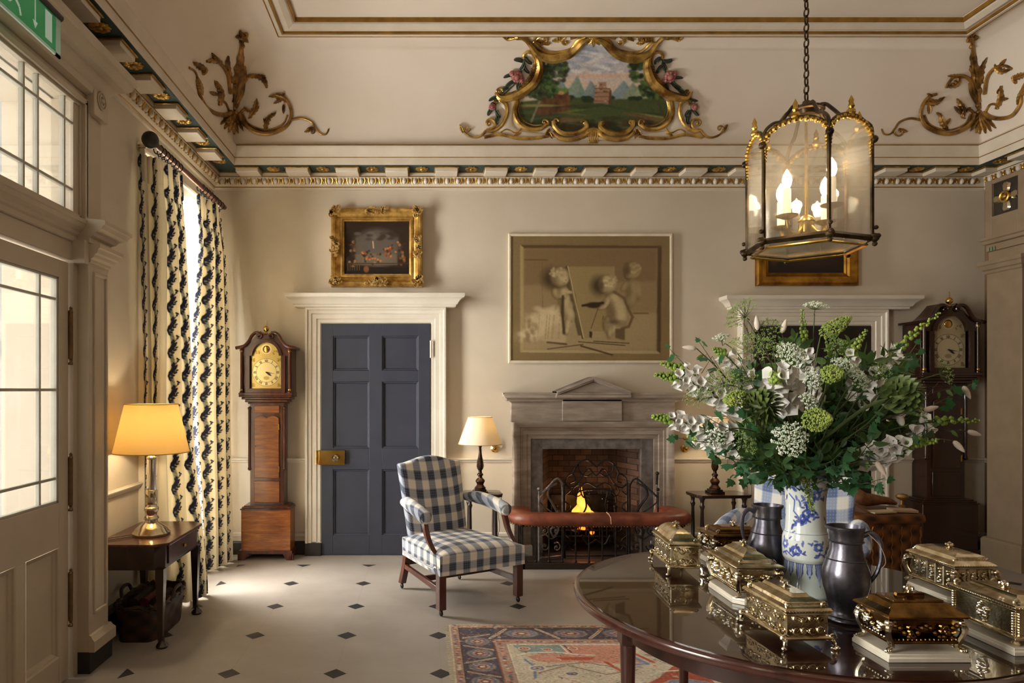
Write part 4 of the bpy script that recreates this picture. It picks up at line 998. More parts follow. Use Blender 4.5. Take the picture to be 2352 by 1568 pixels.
# folding scrollwork fire screen
sc_ = thing('fire_screen', 'folding wrought-iron scrollwork fire screen standing in front of the fire', 'fire screen', (FX, YF-.2, .022))
def planar(o_, ang):
    c, s_ = math.cos(ang), math.sin(ang); return lambda a, b: (o_[0]+a*c, o_[1]+a*s_, o_[2]+b)
def scr(m, fn, pts, r=.006, n=26): m.tube([fn(p.x, p.y) for p in bez([(a, b, 0) for a, b in pts], n)], r*1.25, 6)
def vol(m, fn, cx, cy, r, a0, tr, w_=.006):
    m.tube([fn(cx+(r*(1-.82*i/20))*math.cos(a0+tr*2*PI*i/20), cy+(r*(1-.82*i/20))*math.sin(a0+tr*2*PI*i/20)) for i in range(21)], [w_]*16+[w_*1.1]*5, 6)
    m.ball(fn(cx, cy), w_*1.8, 6, 5)
m = MB(); fn = planar((FX-.28, YF-.235, .022), 0)
m.tube([fn(0, 0), fn(0, .66)], .009, 8); m.tube([fn(.55, 0), fn(.55, .66)], .009, 8); m.tube([fn(0, .02), fn(.55, .02)], .008, 6)
for s_ in (0, 1):
    q = (lambda a: a) if s_ == 0 else (lambda a: .55-a)
    f2 = lambda a, b: fn(q(a), b)
    scr(m, f2, [(0, .6), (.01, .70), (.07, .74), (.09, .68), (.05, .66)]); scr(m, f2, [(.07, .74), (.12, .83), (.20, .86), (.275, .80)], .007)
    scr(m, f2, [(.0, .66), (.05, .62), (.12, .66), (.20, .78), (.275, .72)], .005); scr(m, f2, [(.12, .83), (.13, .76), (.19, .72), (.24, .75), (.22, .79)], .005)
    vol(m, f2, .12, .58, .06, 1.6, 1.1, .005); scr(m, f2, [(.17, .58), (.19, .45), (.13, .36), (.06, .33), (.05, .25), (.12, .22)], .006)
    vol(m, f2, .10, .27, .055, 3.2, 1.2, .005); vol(m, f2, .20, .30, .05, 0, 1.1, .005); scr(m, f2, [(.15, .2), (.2, .12), (.275, .16)], .006); vol(m, f2, .08, .1, .05, 1.5, 1.1, .005)
    scr(m, f2, [(.275, .62), (.2, .66), (.14, .62), (.16, .54), (.22, .52)], .005); vol(m, f2, .22, .58, .035, 0, 1, .0045)
    for z in (.1, .25, .4, .55): scr(m, f2, [(.0, z), (.05, z+.05), (.0, z+.1)], .004, 10)
scr(m, fn, [(.1, .50), (.12, .58), (.25, .60), (.37, .60), (.44, .56), (.45, .48), (.38, .50)], .006)
m.build('centre_panel', MIRON, sc_, world=True)
for s_, o_, an in ((-1, (FX-.30, YF-.24, .022), R(180+22)), (1, (FX+.29, YF-.24, .022), R(-30))):
    m = MB(); f2 = planar(o_, an); w_ = .24
    m.tube([f2(0, 0), f2(0, .66)], .009, 8); m.tube([f2(w_, 0), f2(w_, .60)], .008, 8); m.tube([f2(0, .02), f2(w_, .02)], .007, 6); m.ball(f2(w_, .62), .016, 8, 6)
    P = bez([(w_, .55, 0), (.16, .62, 0), (.06, .70, 0), (.01, .66, 0), (0, .6, 0)], 40)
    for p in P: m.ball(f2(p.x, p.y), .0105, 6, 4)
    scr(m, f2, [(.06, .66), (.13, .63), (.15, .56), (.10, .48), (.04, .36), (.05, .24), (.10, .20), (.12, .26), (.08, .28)], .008, 40)
    vol(m, f2, .17, .36, .03, 0, 1.1); vol(m, f2, .18, .25, .035, 2, 1.1); vol(m, f2, .07, .25, .04, 1, 1.1); vol(m, f2, .18, .12, .04, 3, 1.1); vol(m, f2, .06, .1, .045, 1, 1.1)
    scr(m, f2, [(w_, .52), (.18, .46), (.10, .40), (.06, .34)], .005); scr(m, f2, [(w_, .2), (.18, .22), (.12, .18), (.06, .2)], .005)
    m.build('side_panel', MIRONL if s_ < 0 else MIRON, sc_, world=True)  # left panel is in a paler metal
# leather-topped club fender
fe = thing('club_fender', 'club fender with a buttoned red leather seat rail around the hearth', 'fender', (FX, 5.9, 0))
path = [(.84, 6.06), (.80, 5.93), (.80, 5.83), (.86, 5.74), (.97, 5.71), (1.2, 5.70), (1.8, 5.70), (2.03, 5.71), (2.13, 5.75), (2.165, 5.84), (2.165, 5.93), (2.13, 6.06)]
P = [Vector((x, y, .405)) for x, y in path]; P = [p for p in bez(P, 66)]
def pad_rings(P, w_, h, zc):
    rings = []
    for i, p in enumerate(P):
        t = (P[min(i+1, len(P)-1)]-P[max(i-1, 0)]); t.normalize(); nrm = Vector((t.y, -t.x, 0)); ring = []
        for k in range(14):
            a = 2*PI*k/14; ca, sa = math.cos(a), math.sin(a)
            ring.append(tuple(p + nrm*(w_*math.copysign(abs(ca)**.6, ca)) + Vector((0, 0, zc-p.z + h*math.copysign(abs(sa)**.75, sa)))))
        rings.append(ring)
    return rings
m = MB(); m.loft(pad_rings(P, .105, .052, .42)); pad = m.build('leather_seat', MLEATH, fe, world=True)
m = MB()
for i in range(len(P)-1):
    t = P[i+1]-P[i]; nrm = Vector((t.y, -t.x, 0)).normalized(); nk = max(1, int(t.length/.022))
    for k in range(nk): c = P[i]+t*(k/nk)+nrm*.098; m.ball((c.x, c.y, .378), .006, 6, 4)
m.build('stud_row', MBRASS, pad, world=True)
m = MB(); m.tube([(1.53, 5.70-.107, .40), (1.527, 5.70-.10, .452), (1.522, 5.70-.06, .474), (1.52, 5.70, .478)], .0035, 5); m.build('seat_seam', M('pale_stitching', '#d8b08a', None, .6), pad, world=True)
m = MB(); bp = [(.82, 6.04), (.82, 5.72), (2.16, 5.72), (2.16, 6.04)]
for (xa, ya), (xb_, yb) in zip(bp[:-1], bp[1:]):
    m.box(min(xa, xb_)-.022, max(xa, xb_)+.022, min(ya, yb)-.022, max(ya, yb)+.022, 0.001, .055)
    m.box(min(xa, xb_)-.018, max(xa, xb_)+.018, min(ya, yb)-.018, max(ya, yb)+.018, .355, .374)
m.build('plinth_rail', MEBON, fe, world=True, bevel=.004)
sp = [(.82, 5.72+.107*k) for k in range(1, 3)] + [(2.16, 5.72+.107*k) for k in range(1, 3)] + [(.82+.1117*k, 5.72) for k in range(0, 13)]
for x, y in sp:
    m = MB(); m.tube([(x, y, .05), (x, y, .36)], .0065, 8); m.ball((x, y, .062), .012, 8, 6); m.ball((x, y, .35), .010, 8, 6); m.build('baluster', MIRON, fe, world=True)
ti = thing('fire_iron', 'steel poker leaning upright beside the fire screen', 'poker', (FX+.53, YF-.15, 0))
m = MB(); m.tube([(FX+.50, YF-.22, .03), (FX+.545, YF-.19, .70)], .007, 8); m.build('shaft', MIRONL, ti, world=True)
m = MB(); m.tube([(FX+.545, YF-.19, .66), (FX+.551, YF-.187, .75)], .011, 8); m.ball((FX+.552, YF-.187, .76), .017, 10, 8); m.build('handle', MIRON, ti, world=True)
m = MB(); m.box(FX+.48, FX+.52, YF-.225, YF-.215, .03, .17); m.build('blade', MIRONL, ti, world=True, bevel=.003)
for px, lab in ((1137, 'round brass servant-bell handle on the wall left of the fireplace, beside the lampshade'), (1576, 'round brass servant-bell handle on the wall right of the fireplace, below the flowers')):
    x = wx(px, 6.2); b = thing('bell_pull', lab, 'bell pull', (x, YF, .965)); mx = Matrix.Rotation(R(90), 4, 'X')
    m = MB(); m.lathe([(.001, 0), (.036, 0), (.037, .006), (.03, .012), (.02, .016), (.012, .03), (.014, .04), (.001, .044)], 20, M=mx); m.build('backplate', MBRASS, b)
    m = MB(); m.tube([(0, -.03, .0), (.004, -.036, .05), (.0, -.03, .09)], .006, 8); m.lathe([(.001, 0), (.014, 0), (.01, .012), (.001, .014)], 12, M=Matrix.Translation((0, 0, .09)) @ mx); m.build('lever', MBRASS, b)

# ================================================================== LONGCASE CLOCKS
def clock(name, label, X, Y, sc, woodc, woodl, dialcols):
    c = thing(name, label, 'clock', (X, Y, 0), 0, None, sc)
    m = MB(); m.box(-.2175, .2175, -.215, -.0, .075, .44); b_ = m.build('base', woodl, c, bevel=.003)
    m = MB(); m.box(-.235, .235, -.23, .0, .055, .085); m.box(-.225, .225, -.222, .0, .44, .452); m.box(-.212, .212, -.21, 0, .452, .466); m.box(-.195, .195, -.2, 0, .466, .478)
    for s_ in (-1, 1):
        m.prism([(s_*.235, 0), (s_*.235, .06), (s_*.15, .06), (s_*.165, .035), (s_*.185, .0)], -.23, -.21, 'y')
        m.prism([(-.23, 0), (-.23, .06), (-.15, .06), (-.17, .03), (-.19, .0)], s_*.235-.01, s_*.235+.01, 'x')
        m.box(s_*.225-.01, s_*.225+.01, -.04, 0, 0, .06)
    m.build('bracket_foot', woodc, c, bevel=.002)
    m = MB(); m.box(-.15, .15, -.165, 0, .476, 1.38); m.build('trunk', woodc, c, bevel=.002)
    m = MB()
    for s_ in (-1, 1):
        m.tube([(s_*.155, -.165, .80), (s_*.155, -.165, 1.33)], .013, 12); m.ball((s_*.155, -.165, .80), .018, 8, 6); m.ball((s_*.155, -.165, 1.335), .018, 8, 6)
    m.build('quarter_column', woodc, c)
    m = MB(); n = 14
    top = [(.118, .0)]
    poly = [(-.108, .72), (.108, .72), (.108, 1.245)] + [(.108-.216*k/n, 1.25+.022*abs(math.sin(PI*2*k/n))*(1 if True else 0)) for k in range(1, n)] + [(-.108, 1.245)]
    m.prism(poly, -.182, -.162, 'y'); dr = m.build('trunk_door', woodl, c, bevel=.003)
    m = MB()
    for z in (.80, 1.17): m.box(.103, .113, -.186, -.18, z-.025, z+.025)
    m.ball((-.098, -.185, 1.0), .006, 8, 6); m.build('hinge', MBRASS, dr)
    m = MB(); m.box(-.112, .112, -.176, -.16, .50, .69); m.build('trunk_panel', woodl, c, bevel=.003)
    m = MB(); m.box(-.112, .112, -.176, -.16, 1.295, 1.36); m.build('trunk_panel', woodl, c, bevel=.003)
    m = MB()
    for w_, z0, z1 in ((.17, 1.375, 1.39), (.19, 1.39, 1.415), (.215, 1.415, 1.437), (.235, 1.437, 1.452)): m.box(-w_, w_, -.15-(w_-.15), 0, z0, z1)
    m.build('throat_moulding', woodc, c, bevel=.005)
    # hood
    m = MB(); m.box(-.235, .235, -.235, 0, 1.452, 1.475)
    for s_ in (-1, 1): m.box(s_*.2-.028, s_*.2+.028, -.205, -.0, 1.475, 1.86)
    m.box(-.2, .2, -.06, 0, 1.475, 1.86)
    arch = [(-.222, 1.80), (-.222, 1.872)] + [(-.222+.14*t, 1.872+.11*(t**1.6)) for t in (.25, .5, .75, 1)] + [(-.05, 2.02), (-.03, 2.0), (0, 1.985), (.03, 2.0), (.05, 2.02)] + [(.222-.14*t, 1.872+.11*(t**1.6)) for t in (1, .75, .5, .25)] + [(.222, 1.872), (.222, 1.80)]
    ia = [(.135, 1.80)] + [(.118*math.cos(PI*k/14), 1.80+.118*math.sin(PI*k/14)) for k in range(15)] + [(-.135, 1.80)]
    m.prism(arch + ia[::-1][::1][:0] + [(.135, 1.80)] + [(.128*math.cos(PI*k/14), 1.80+.128*math.sin(PI*k/14)) for k in range(15)] + [(-.135, 1.80)], -.215, -.03, 'y')
    m.build('hood', woodc, c, bevel=.002)
    m = MB()
    for s_ in (-1, 1):
        pts = [(s_*.262, -.225, 1.868), (s_*.222, -.228, 1.876), (s_*.18, -.228, 1.89), (s_*.145, -.228, 1.93), (s_*.12, -.228, 1.975), (s_*.09, -.228, 2.0), (s_*.06, -.228, 2.0), (s_*.038, -.228, 1.985)]
        m.tube(bez(pts, 28), [.011]*4+[.017]*21+[.013]*(29-25) if False else .015, 8, flat=(0, 1, 0))
        m.box(min(s_*.262, s_*.215), max(s_*.262, s_*.215), -.235, 0, 1.862, 1.88)
        m.tube([(s_*.055+.026*(1-.75*i/18)*math.cos(PI/2+s_*2.2*PI*i/18), -.232, 1.972+.026*(1-.75*i/18)*math.sin(PI/2+s_*2.2*PI*i/18)) for i in range(19)], .007, 6)
    m.build('swan_neck_pediment', woodc, c)
    m = MB()
    for s_ in (-1, 1):
        m.tube([(s_*.21, -.218, 1.50), (s_*.21, -.218, 1.84)], .0125, 12)
        for z in (1.485, 1.855): m.lathe([(.02, -.012), (.02, .0), (.014, .006), (.014, .012)], 12, c=(s_*.21, -.218, z))
    m.build('hood_column', woodc, c)
    m = MB()
    for s_ in (-1, 1):
        for z in (1.50, 1.84): m.lathe([(.0145, -.008), (.017, 0), (.0145, .008)], 12, c=(s_*.21, -.218, z))
    m.build('column_collar', MBRASS, c)
    m = MB(); m.prism([(-.175, 1.475), (.175, 1.475), (.175, 1.80), (.16, 1.80)] + [(.145*math.cos(PI*k/14), 1.80+.145*math.sin(PI*k/14)) for k in range(15)] + [(-.16, 1.80), (-.175, 1.80), (-.175, 1.475), (-.138, 1.512), (-.138, 1.80)] + [(-.118*math.cos(PI*k/14), 1.80+.118*math.sin(PI*k/14)) for k in range(15)] + [(.138, 1.80), (.138, 1.512), (-.138, 1.512)], -.232, -.215, 'y')
    dr = m.build('hood_door', woodc, c, bevel=.001)
    m = MB(); m.lathe([(.008, 0), (.02, .01), (.013, .02), (.006, .026), (.022, .04), (.026, .055), (.02, .07), (.006, .08), (.003, .12), (.001, .13)], 16, c=(0, -.2, 1.985)); m.build('finial', MBRASS if dialcols[3] else MPEWT, c)
    # dial: arched brass plate
    fcol, ring_, ink, _, spandrel = dialcols
    w_, h = 150, 230; cv = CV(w_, h, fcol, asp=.64)      # covers x -.135.. .135, z 1.50 .. 1.925
    cx, cz, = .5, 1-(1.655-1.505)/.42
    cv.ell(.5, cz, .46, .295, ring_, soft=.02); cv.ell(.5, cz, .455, .29, ring_, soft=.02)
    for rr in (.455, .33): 
        for k in range(60):
            a0, a1 = 2*PI*k/60, 2*PI*(k+1)/60; cv.line([(.5+rr*math.cos(a0), cz+rr*.64*math.sin(a0)), (.5+rr*math.cos(a1), cz+rr*.64*math.sin(a1))], .003, ink)
    for k in range(60):
        a = 2*PI*k/60; cv.line([(.5+.44*math.cos(a), cz+.44*.64*math.sin(a)), (.5+.455*math.cos(a), cz+.455*.64*math.sin(a))], .0025, ink)
    NUM = ['XII', 'I', 'II', 'III', 'IIII', 'V', 'VI', 'VII', 'VIII', 'IX', 'X', 'XI']
    for k, s_ in enumerate(NUM):
        a = -PI/2 + 2*PI*k/12; u = (math.cos(a), math.sin(a)); t = (-math.sin(a), math.cos(a)); wd = {'I': .03, 'V': .05, 'X': .05}
        tot = sum(wd[q] for q in s_); pos = -tot/2
        def Q(tt, rr): return (.5+u[0]*rr+t[0]*tt, cz+.64*(u[1]*rr+t[1]*tt))
        for q in s_:
            a0, a1 = pos+.006, pos+wd[q]-.006; mid = (a0+a1)/2
            if q == 'I': cv.line([Q(mid, .345), Q(mid, .415)], .006, ink)
            elif q == 'V': cv.line([Q(a0, .415), Q(mid, .345), Q(a1, .415)], .0055, ink)
            else: cv.line([Q(a0, .415), Q(a1, .345)], .006, ink); cv.line([Q(a1, .415), Q(a0, .345)], .004, ink)
            pos += wd[q]
    rs = random.Random(5)
    for sx in (.07, .93):
        for sz in (cz-.26, cz+.265):
            for i in range(12): cv.ell(sx+rs.uniform(-.05, .05), sz+rs.uniform(-.03, .03), .02, .014, spandrel, soft=.5, a=.7)
    cv.ell(.5, .155, .17, .105, ring_, soft=.05); 
    for i in range(16): cv.ell(.5+rs.choice((-1, 1))*rs.uniform(.22, .38), .2+rs.uniform(-.04, .06), .03, .015, spandrel, soft=.5, a=.7)
    cv.ell(.5, cz+.12, .1, .04, spandrel, soft=.3, a=.6)
    U, V = np.meshgrid(np.linspace(0, 1, w_), np.linspace(0, 1, h)); X = -.135+.27*U; Z = 1.925-.42*V
    keep = (Z < 1.80) | ((X/.13)**2+((Z-1.80)/.13)**2 < 1)
    P = np.stack([X, np.full_like(X, -.19), Z], -1)
    mp_ = Mpig('dial_'+name, .3, .1); pr = mp_.node_tree.nodes['Principled BSDF']; pr.inputs['Metallic'].default_value = .75 if dialcols[3] != 2 else .1
    d_ = grid_mesh('dial', P, cv.c, mp_, c, keep)
    m = MB(); m.prism([(-.005, 1.655), (.0, 1.735), (.005, 1.655)], -.1945, -.1935, 'y', M=Matrix.Translation((0, 0, 1.655)) @ Matrix.Rotation(R(100), 4, 'Y') @ Matrix.Translation((0, 0, -1.655)))
    m.prism([(-.004, 1.655), (-.008, 1.69), (.0, 1.715), (.008, 1.69), (.004, 1.655)], -.1965, -.1955, 'y', M=Matrix.Translation((0, 0, 1.655)) @ Matrix.Rotation(R(125), 4, 'Y') @ Matrix.Translation((0, 0, -1.655)))
    m.ball((0, -.196, 1.655), .006, 8, 6); m.build('hands', MBLACK, d_)
    m = MB(); m.ball((0, -.19, 1.859), .033, 16, 8, sc=(1, .3, 1)); m.build('boss', MBRASS, d_)
    return c
clock('longcase_clock', 'mahogany longcase clock with an arched brass dial standing left of the navy door', -1.4, YF-.005, 1.0, MMAHOG, MMAHOGL, ('#c9b06a', '#e0cf98', '#4c3c1e', 1, '#8f7430'))
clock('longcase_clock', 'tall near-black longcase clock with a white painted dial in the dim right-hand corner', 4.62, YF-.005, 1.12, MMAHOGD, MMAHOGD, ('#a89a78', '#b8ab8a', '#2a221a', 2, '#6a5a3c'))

# ================================================================== LAMPS AND SMALL TABLES
def lamp(name, label, X, Y, Z, rb, rt_, zs0, zs1, build_stand, shade_mat, power, warm=(1, .84, .58), bulb=.5):
    t = thing(name, label, 'lamp', (X, Y, Z)); build_stand(t)
    m = MB(); n = 40; rings = []
    for r_, z in ((rb, zs0), (rt_, zs1), (rt_-.003, zs1), (rb-.003, zs0)): rings.append([(r_*math.cos(2*PI*k/n), r_*math.sin(2*PI*k/n), z) for k in range(n)])
    rings.append(rings[0]); m.loft(rings, caps=False); sh = m.build('lamp_shade', shade_mat, t)
    m = MB()
    for r_, z in ((rb, zs0), (rt_, zs1)): m.tube([(r_*math.cos(2*PI*k/n), r_*math.sin(2*PI*k/n), z) for k in range(n)], .0025, 5, closed=True)
    for k in (21, 3): a = 2*PI*k/n; m.tube([((rb+.001)*math.cos(a), (rb+.001)*math.sin(a), zs0), ((rt_+.001)*math.cos(a), (rt_+.001)*math.sin(a), zs1)], .0012, 4)
    m.build('shade_trim', M('shade_trim', '#b8924a', None, .7), sh)
    m = MB(); zb = zs0 + (zs1-zs0)*bulb
    m.lathe([(.012, -.05), (.014, -.03), (.026, -.005), (.029, .015), (.02, .035), (.001, .042)], 14, c=(0, 0, zb)); m.build('bulb', Memit('bulb_glow', '#ffdca0', 3), t)
    l = bpy.data.lights.new('lamp_light', 'POINT'); l.energy = power; l.color = warm; l.shadow_soft_size = .035
    o = bpy.data.objects.new('lamp_light', l); COL.objects.link(o); o.location = (X, Y, Z+zb+.0); return t
def stand_glass(t):
    m = MB(); m.lathe([(.001, 0), (.105, 0), (.108, .012), (.104, .02), (.098, .025), (.09, .04), (.07, .058), (.05, .072), (.038, .08), (.036, .09), (.045, .10), (.04, .112), (.03, .12), (.034, .135), (.043, .15), (.043, .165), (.034, .172), (.03, .185), (.034, .19), (.034, .27), (.03, .275)], 32,
        fl=lambda a, z: 1+.05*abs(math.sin(4*a))*max(0, 1-z/.06)); m.build('base', MSILV, t)
    m = MB(); m.lathe([(.028, .27), (.026, .46), (.02, .462), (.001, .463)], 24)
    g = m.build('glass_column', M('chromed_glass_column', '#e8e4dc', None, .06, .9), t)
    m = MB(); m.lathe([(.028, .462), (.03, .475), (.02, .482), (.012, .5), (.012, .6), (.001, .6)], 16); m.build('collar', MSILV, t)
sh1 = Mtransl('cream_card_shade', '#e2cc96', .42, .8, '#ffe8b4'); sh2 = Mtransl('pale_card_shade', '#ece2d0', .3, .8, '#fff0d0')
lamp('table_lamp', 'large silver and glass column lamp with a glowing yellow shade on the console table', -1.68, 4.2, .612, .2225, .155, .505, .80, stand_glass, sh1, 9.5, bulb=.45)
def stand_bronze(hh):
    def f(t):
        m = MB(); k = hh/.44
        m.box(-.062, .062, -.062, .062, 0, .018); m.box(-.05, .05, -.05, .05, .018, .034); b_ = m.build('base', MPEWT_B, t, bevel=.003)
        m = MB(); m.lathe([(.001, .034), (.045, .034), (.048, .048), (.035, .062), (.028, .075), (.034, .09), (.042, .105), (.034, .122), (.02, .135), (.018, .15), (.026, .158), (.026, .17), (.016, .18), (.014, .20), (.024, .215), (.03, .24), (.026, .28), (.018, .32), (.013, .36), (.011, .41), (.016, .418), (.016, .43), (.01, .44), (.001, .44)][:],
            24, fl=lambda a, z: 1+.06*math.cos(8*a)*(1 if .2 < z < .36 else 0)); 
        m.v = [(x, y, z*k if z > .04 else z) for x, y, z in m.v]; m.build('column', MPEWT_B, t)
        m = MB(); m.lathe([(.014, hh), (.014, hh+.03), (.001, hh+.03)], 12); m.build('collar', MBRASS, t)
    return f
MPEWT_B = M('bronzed_lamp', '#5a4232', '#2e201a', .28, .85, ns=12)
lamp('table_lamp', 'bronze baluster lamp with a cream shade on the table left of the fireplace', wx(1103, 5.9), 5.9, .612, .19, .105, .42, .655, stand_bronze(.42), sh2, 4)
lamp('table_lamp', 'bronze column lamp with a cream shade half hidden behind the flowers, right of the fireplace', wx(1642, 5.95), 5.95, .602, .185, .105, .42, .655, stand_bronze(.42), sh2, 4)
def side_table(label, X, Y, w_, d_, h, rz):
    t = thing('side_table', label, 'table', (X, Y, 0), rz)
    c = .03; P = [(-w_+c, -d_), (w_-c, -d_), (w_, -d_+c), (w_, d_-c), (w_-c, d_), (-w_+c, d_), (-w_, d_-c), (-w_, -d_+c)]
    m = MB(); m.prism(P, h-.02, h, 'z'); m.prism([(a*.985, b*.98) for a, b in P], h-.028, h-.02, 'z'); m.build('table_top', MMAHOGD, t, bevel=.003)
    for sx in (-1, 1):
        for sy in (-1, 1):
            m = MB(); m.lathe([(.012, 0), (.018, .01), (.014, .03), (.012, .05), (.016, .13), (.022, .16), (.015, .18), (.017, .30), (.013, h-.13), (.022, h-.10), (.014, h-.085), (.018, h-.05), (.024, h-.04), (.024, h-.028)], 12, c=(sx*(w_-.055), sy*(d_-.05), 0)); m.build('leg', MEBON, t)
    m = MB(); m.box(-w_+.055, w_-.055, -d_+.045, d_-.045, .2, .215); m.build('shelf', MMAHOGD, t, bevel=.003); return t
side_table('small dark wooden side table left of the fireplace, partly behind the checked armchair', .50, 5.93, .165, .13, .612, 0)
side_table('dark wooden side table with slender turned legs right of the fireplace', 2.56, 5.95, .24, .14, .602, R(3))
m = MB(); m.tube(bez([(.53, 5.9, .616), (.6, 5.83, .618), (.66, 5.83, .616), (.665, 5.87, .58), (.64, 5.95, .45), (.66, 6.0, .3), (.65, 6.1, .17)], 30), .0025, 5); tag(m.build('lamp_cord', MBLACK), 'black lamp flex hanging off the side table left of the fireplace', 'cord')
# ================================================================== ARMCHAIRS
def Mcheck(name, pitch, cw, c1, c2, wob=0):
    m, nt, p = base(name); uv = nt.nodes.new('ShaderNodeVertexColor'); uv.layer_name = 'cloth_uv'
    sx = nt.nodes.new('ShaderNodeSeparateColor'); nt.links.new(uv.outputs[0], sx.inputs[0]); x, y = E(nt, sx.outputs[0]), E(nt, sx.outputs[1])
    n1 = E(nt, noise(nt, 3, 2)); x = x + (n1-.5)*.02; y = y + (n1-.5)*.02
    def soft(v): # 0..1 with slightly soft edges
        q = (v*(1/pitch)).mod(1); q = (q-.5).abs(); s_ = E(nt, q.k) ; r_ = (s_-.25)*14+.5; return r_.op('MINIMUM', 1.).op('MAXIMUM', 0.)
    a, b = soft(x), soft(y)
    th = ((x*420).op('SINE'))*.5+.5; tw = ((y*420).op('SINE'))*.5+.5
    c = mixc(nt, a*.9, S(cw), S(c1)); c = mixc(nt, b*.72, c, S(c1)); c = mixc(nt, a*b, c, S(c2))
    c = mixc(nt, (th*tw)*.12, c, S('#ffffff'))
    nt.links.new(c, p.inputs['Base Color']); p.inputs['Roughness'].default_value = .85; p.inputs['Sheen Weight'].default_value = .15
    bump(nt, p, noise(nt, 300, 2), .15, .002); return m
def clothuv(o, fn):
    me = o.data; a = me.color_attributes.new('cloth_uv', 'FLOAT_COLOR', 'POINT'); co = np.zeros(len(me.vertices)*3); me.vertices.foreach_get('co', co); co = co.reshape(-1, 3)
    u, v = fn(co); a.data.foreach_set('color', np.stack([u+5, v+5, 0*u, 0*u+1], 1).ravel()); return o
def armchair(name, label, X, Y, rz, sc, cloth, wood):
    t = thing(name, label, 'armchair', (X, Y, 0), rz, None, sc)
    # legs
    for sx in (-1, 1):
        m = MB(); m.loft([[(sx*.315+a*.026, -.31+b*.026, z) for a, b in ((-1, -1), (1, -1), (1, 1), (-1, 1))] for z in (.045, .40)]); l_ = m.build('leg', wood, t, bevel=.003)
        c_ = MB(); c_.ball((sx*.315, -.31, .022), .021, 10, 8, sc=(.55, 1, 1)); c_.tube([(sx*.315, -.31, .02), (sx*.315, -.31, .05)], .01, 8); c_.build('castor', MIRON, l_)
        m = MB(); m.loft([[(sx*.235+sx*k*.03+a*.022, .335+y+b*.024, z) for a, b in ((-1, -1), (1, -1), (1, 1), (-1, 1))] for k, y, z in ((.6, .04, .045), (.2, .0, .2), (0, -.03, .40))]); l_ = m.build('leg', wood, t, bevel=.003)
        c_ = MB(); c_.ball((sx*.255, .375, .022), .02, 10, 8, sc=(.55, 1, 1)); c_.tube([(sx*.253, .375, .02), (sx*.253, .375, .05)], .009, 8); c_.build('castor', MIRON, l_)
        m = MB(); m.loft([[(sx*.312+a*.012, -.30, z) for a, z in ((-1, .145), (1, .145), (1, .185), (-1, .185))], [(sx*.248+a*.012, .34, z) for a, z in ((-1, .165), (1, .165), (1, .20), (-1, .20))]]); m.build('stretcher', wood, t, bevel=.002)
    m = MB(); m.box(-.29, .29, -.012, .012, .152, .188); m.build('stretcher', wood, t, bevel=.002)
    m = MB(); m.box(-.24, .24, .32, .345, .19, .225); m.build('stretcher', wood, t, bevel=.002)
    # seat
    n = 29; rows = []; xs = np.linspace(-1, 1, n)
    def hw(y): return .345 + (.285-.345)*(y+.35)/.66
    m = MB(); ys = list(np.linspace(-.35, .31, 23)); 
    def prof(s_): return 1-abs(s_)**7
    V = []
    for y in ys:
        row = []
        for s_ in xs:
            e = (1-abs(s_)**5)*(1-abs((y+.02)/.34)**6 if abs((y+.02)/.34) < 1 else 0); row.append((hw(y)*s_, y, .405+.045*max(0, e)))
        V.append(row)
    top = V
    bot = [[(hw(y)*s_*.995, y, .275) for s_ in xs] for y in ys]
    m.loft(top, closed=False, caps=False); m.loft(bot, closed=False, caps=False)
    def strip(a, b, k=7): m.loft([[tuple(np.array(p)*(1-i/k)+np.array(q)*(i/k)+np.array((0, 0, 0))) for p, q in zip(a, b)] for i in range(k+1)], closed=False, caps=False)
    strip(top[0], bot[0]); strip(top[-1], bot[-1]); ox = lambda rows_, k, s_: [(r_[k][0]+s_*.0015, r_[k][1], r_[k][2]) for r_ in rows_]
    strip(ox(top, 0, -1), ox(bot, 0, -1)); strip(ox(top, -1, 1), ox(bot, -1, 1))
    import bmesh as _b
    o = m.build('seat', cloth, t); bm = _b.new(); bm.from_mesh(o.data); _b.ops.remove_doubles(bm, verts=bm.verts, dist=.0008); _b.ops.recalc_face_normals(bm, faces=bm.faces); bm.to_mesh(o.data); bm.free()
    o.data.polygons.foreach_set('use_smooth', [True]*len(o.data.polygons)); o.data.set_sharp_from_angle(angle=R(80))
    HWv = lambda c: np.where(abs(c[:, 0]) > (.345+(.285-.345)*(c[:, 1]+.35)/.66)*1.0+.0003, 1, 0)
    clothuv(o, lambda c: (np.where(HWv(c), c[:, 1]+.02, c[:, 0]), np.where(HWv(c), -c[:, 2]+.06, c[:, 1]-c[:, 2]+.43)))
    # back: slab reclined, camel top
    m = MB(); rows = []; N = 25; K = 22
    for face in (0, 1):
        g = []
        for j in range(K+1):
            v = j/K; row = []
            for i in range(N+1):
                u = -1+2*i/N; w_ = .245+.025*v; ztop = .945+.045*math.cos(min(1, abs(u)*1.25)*PI/2)**1.2*(1 if abs(u) < .8 else 1) - .02*max(0, abs(u)-.8)*5*.3
                z = .36+(ztop-.36)*v; y0 = .235+.15*v**1.1; thick = .05+.0*v; bul = .03*(1-abs(u)**4)*math.sin(PI*min(1, v*.93+.05))**.5
                y = y0 - (bul if face == 0 else -thick*1.3)
                row.append((u*w_, y, z))
            g.append(row)
        rows.append(g)
    fr_, bk = rows; m.loft(fr_, closed=False, caps=False); m.loft(bk, closed=False, caps=False)
    def strip2(a, b, k=4): 
        L = []
        for i in range(k+1):
            tt = i/k; r_ = []
            for p, q in zip(a, b):
                p, q = np.array(p), np.array(q); r_.append(tuple(p*(1-tt)+q*tt))
            L.append(r_)
        m.loft(L, closed=False, caps=False)
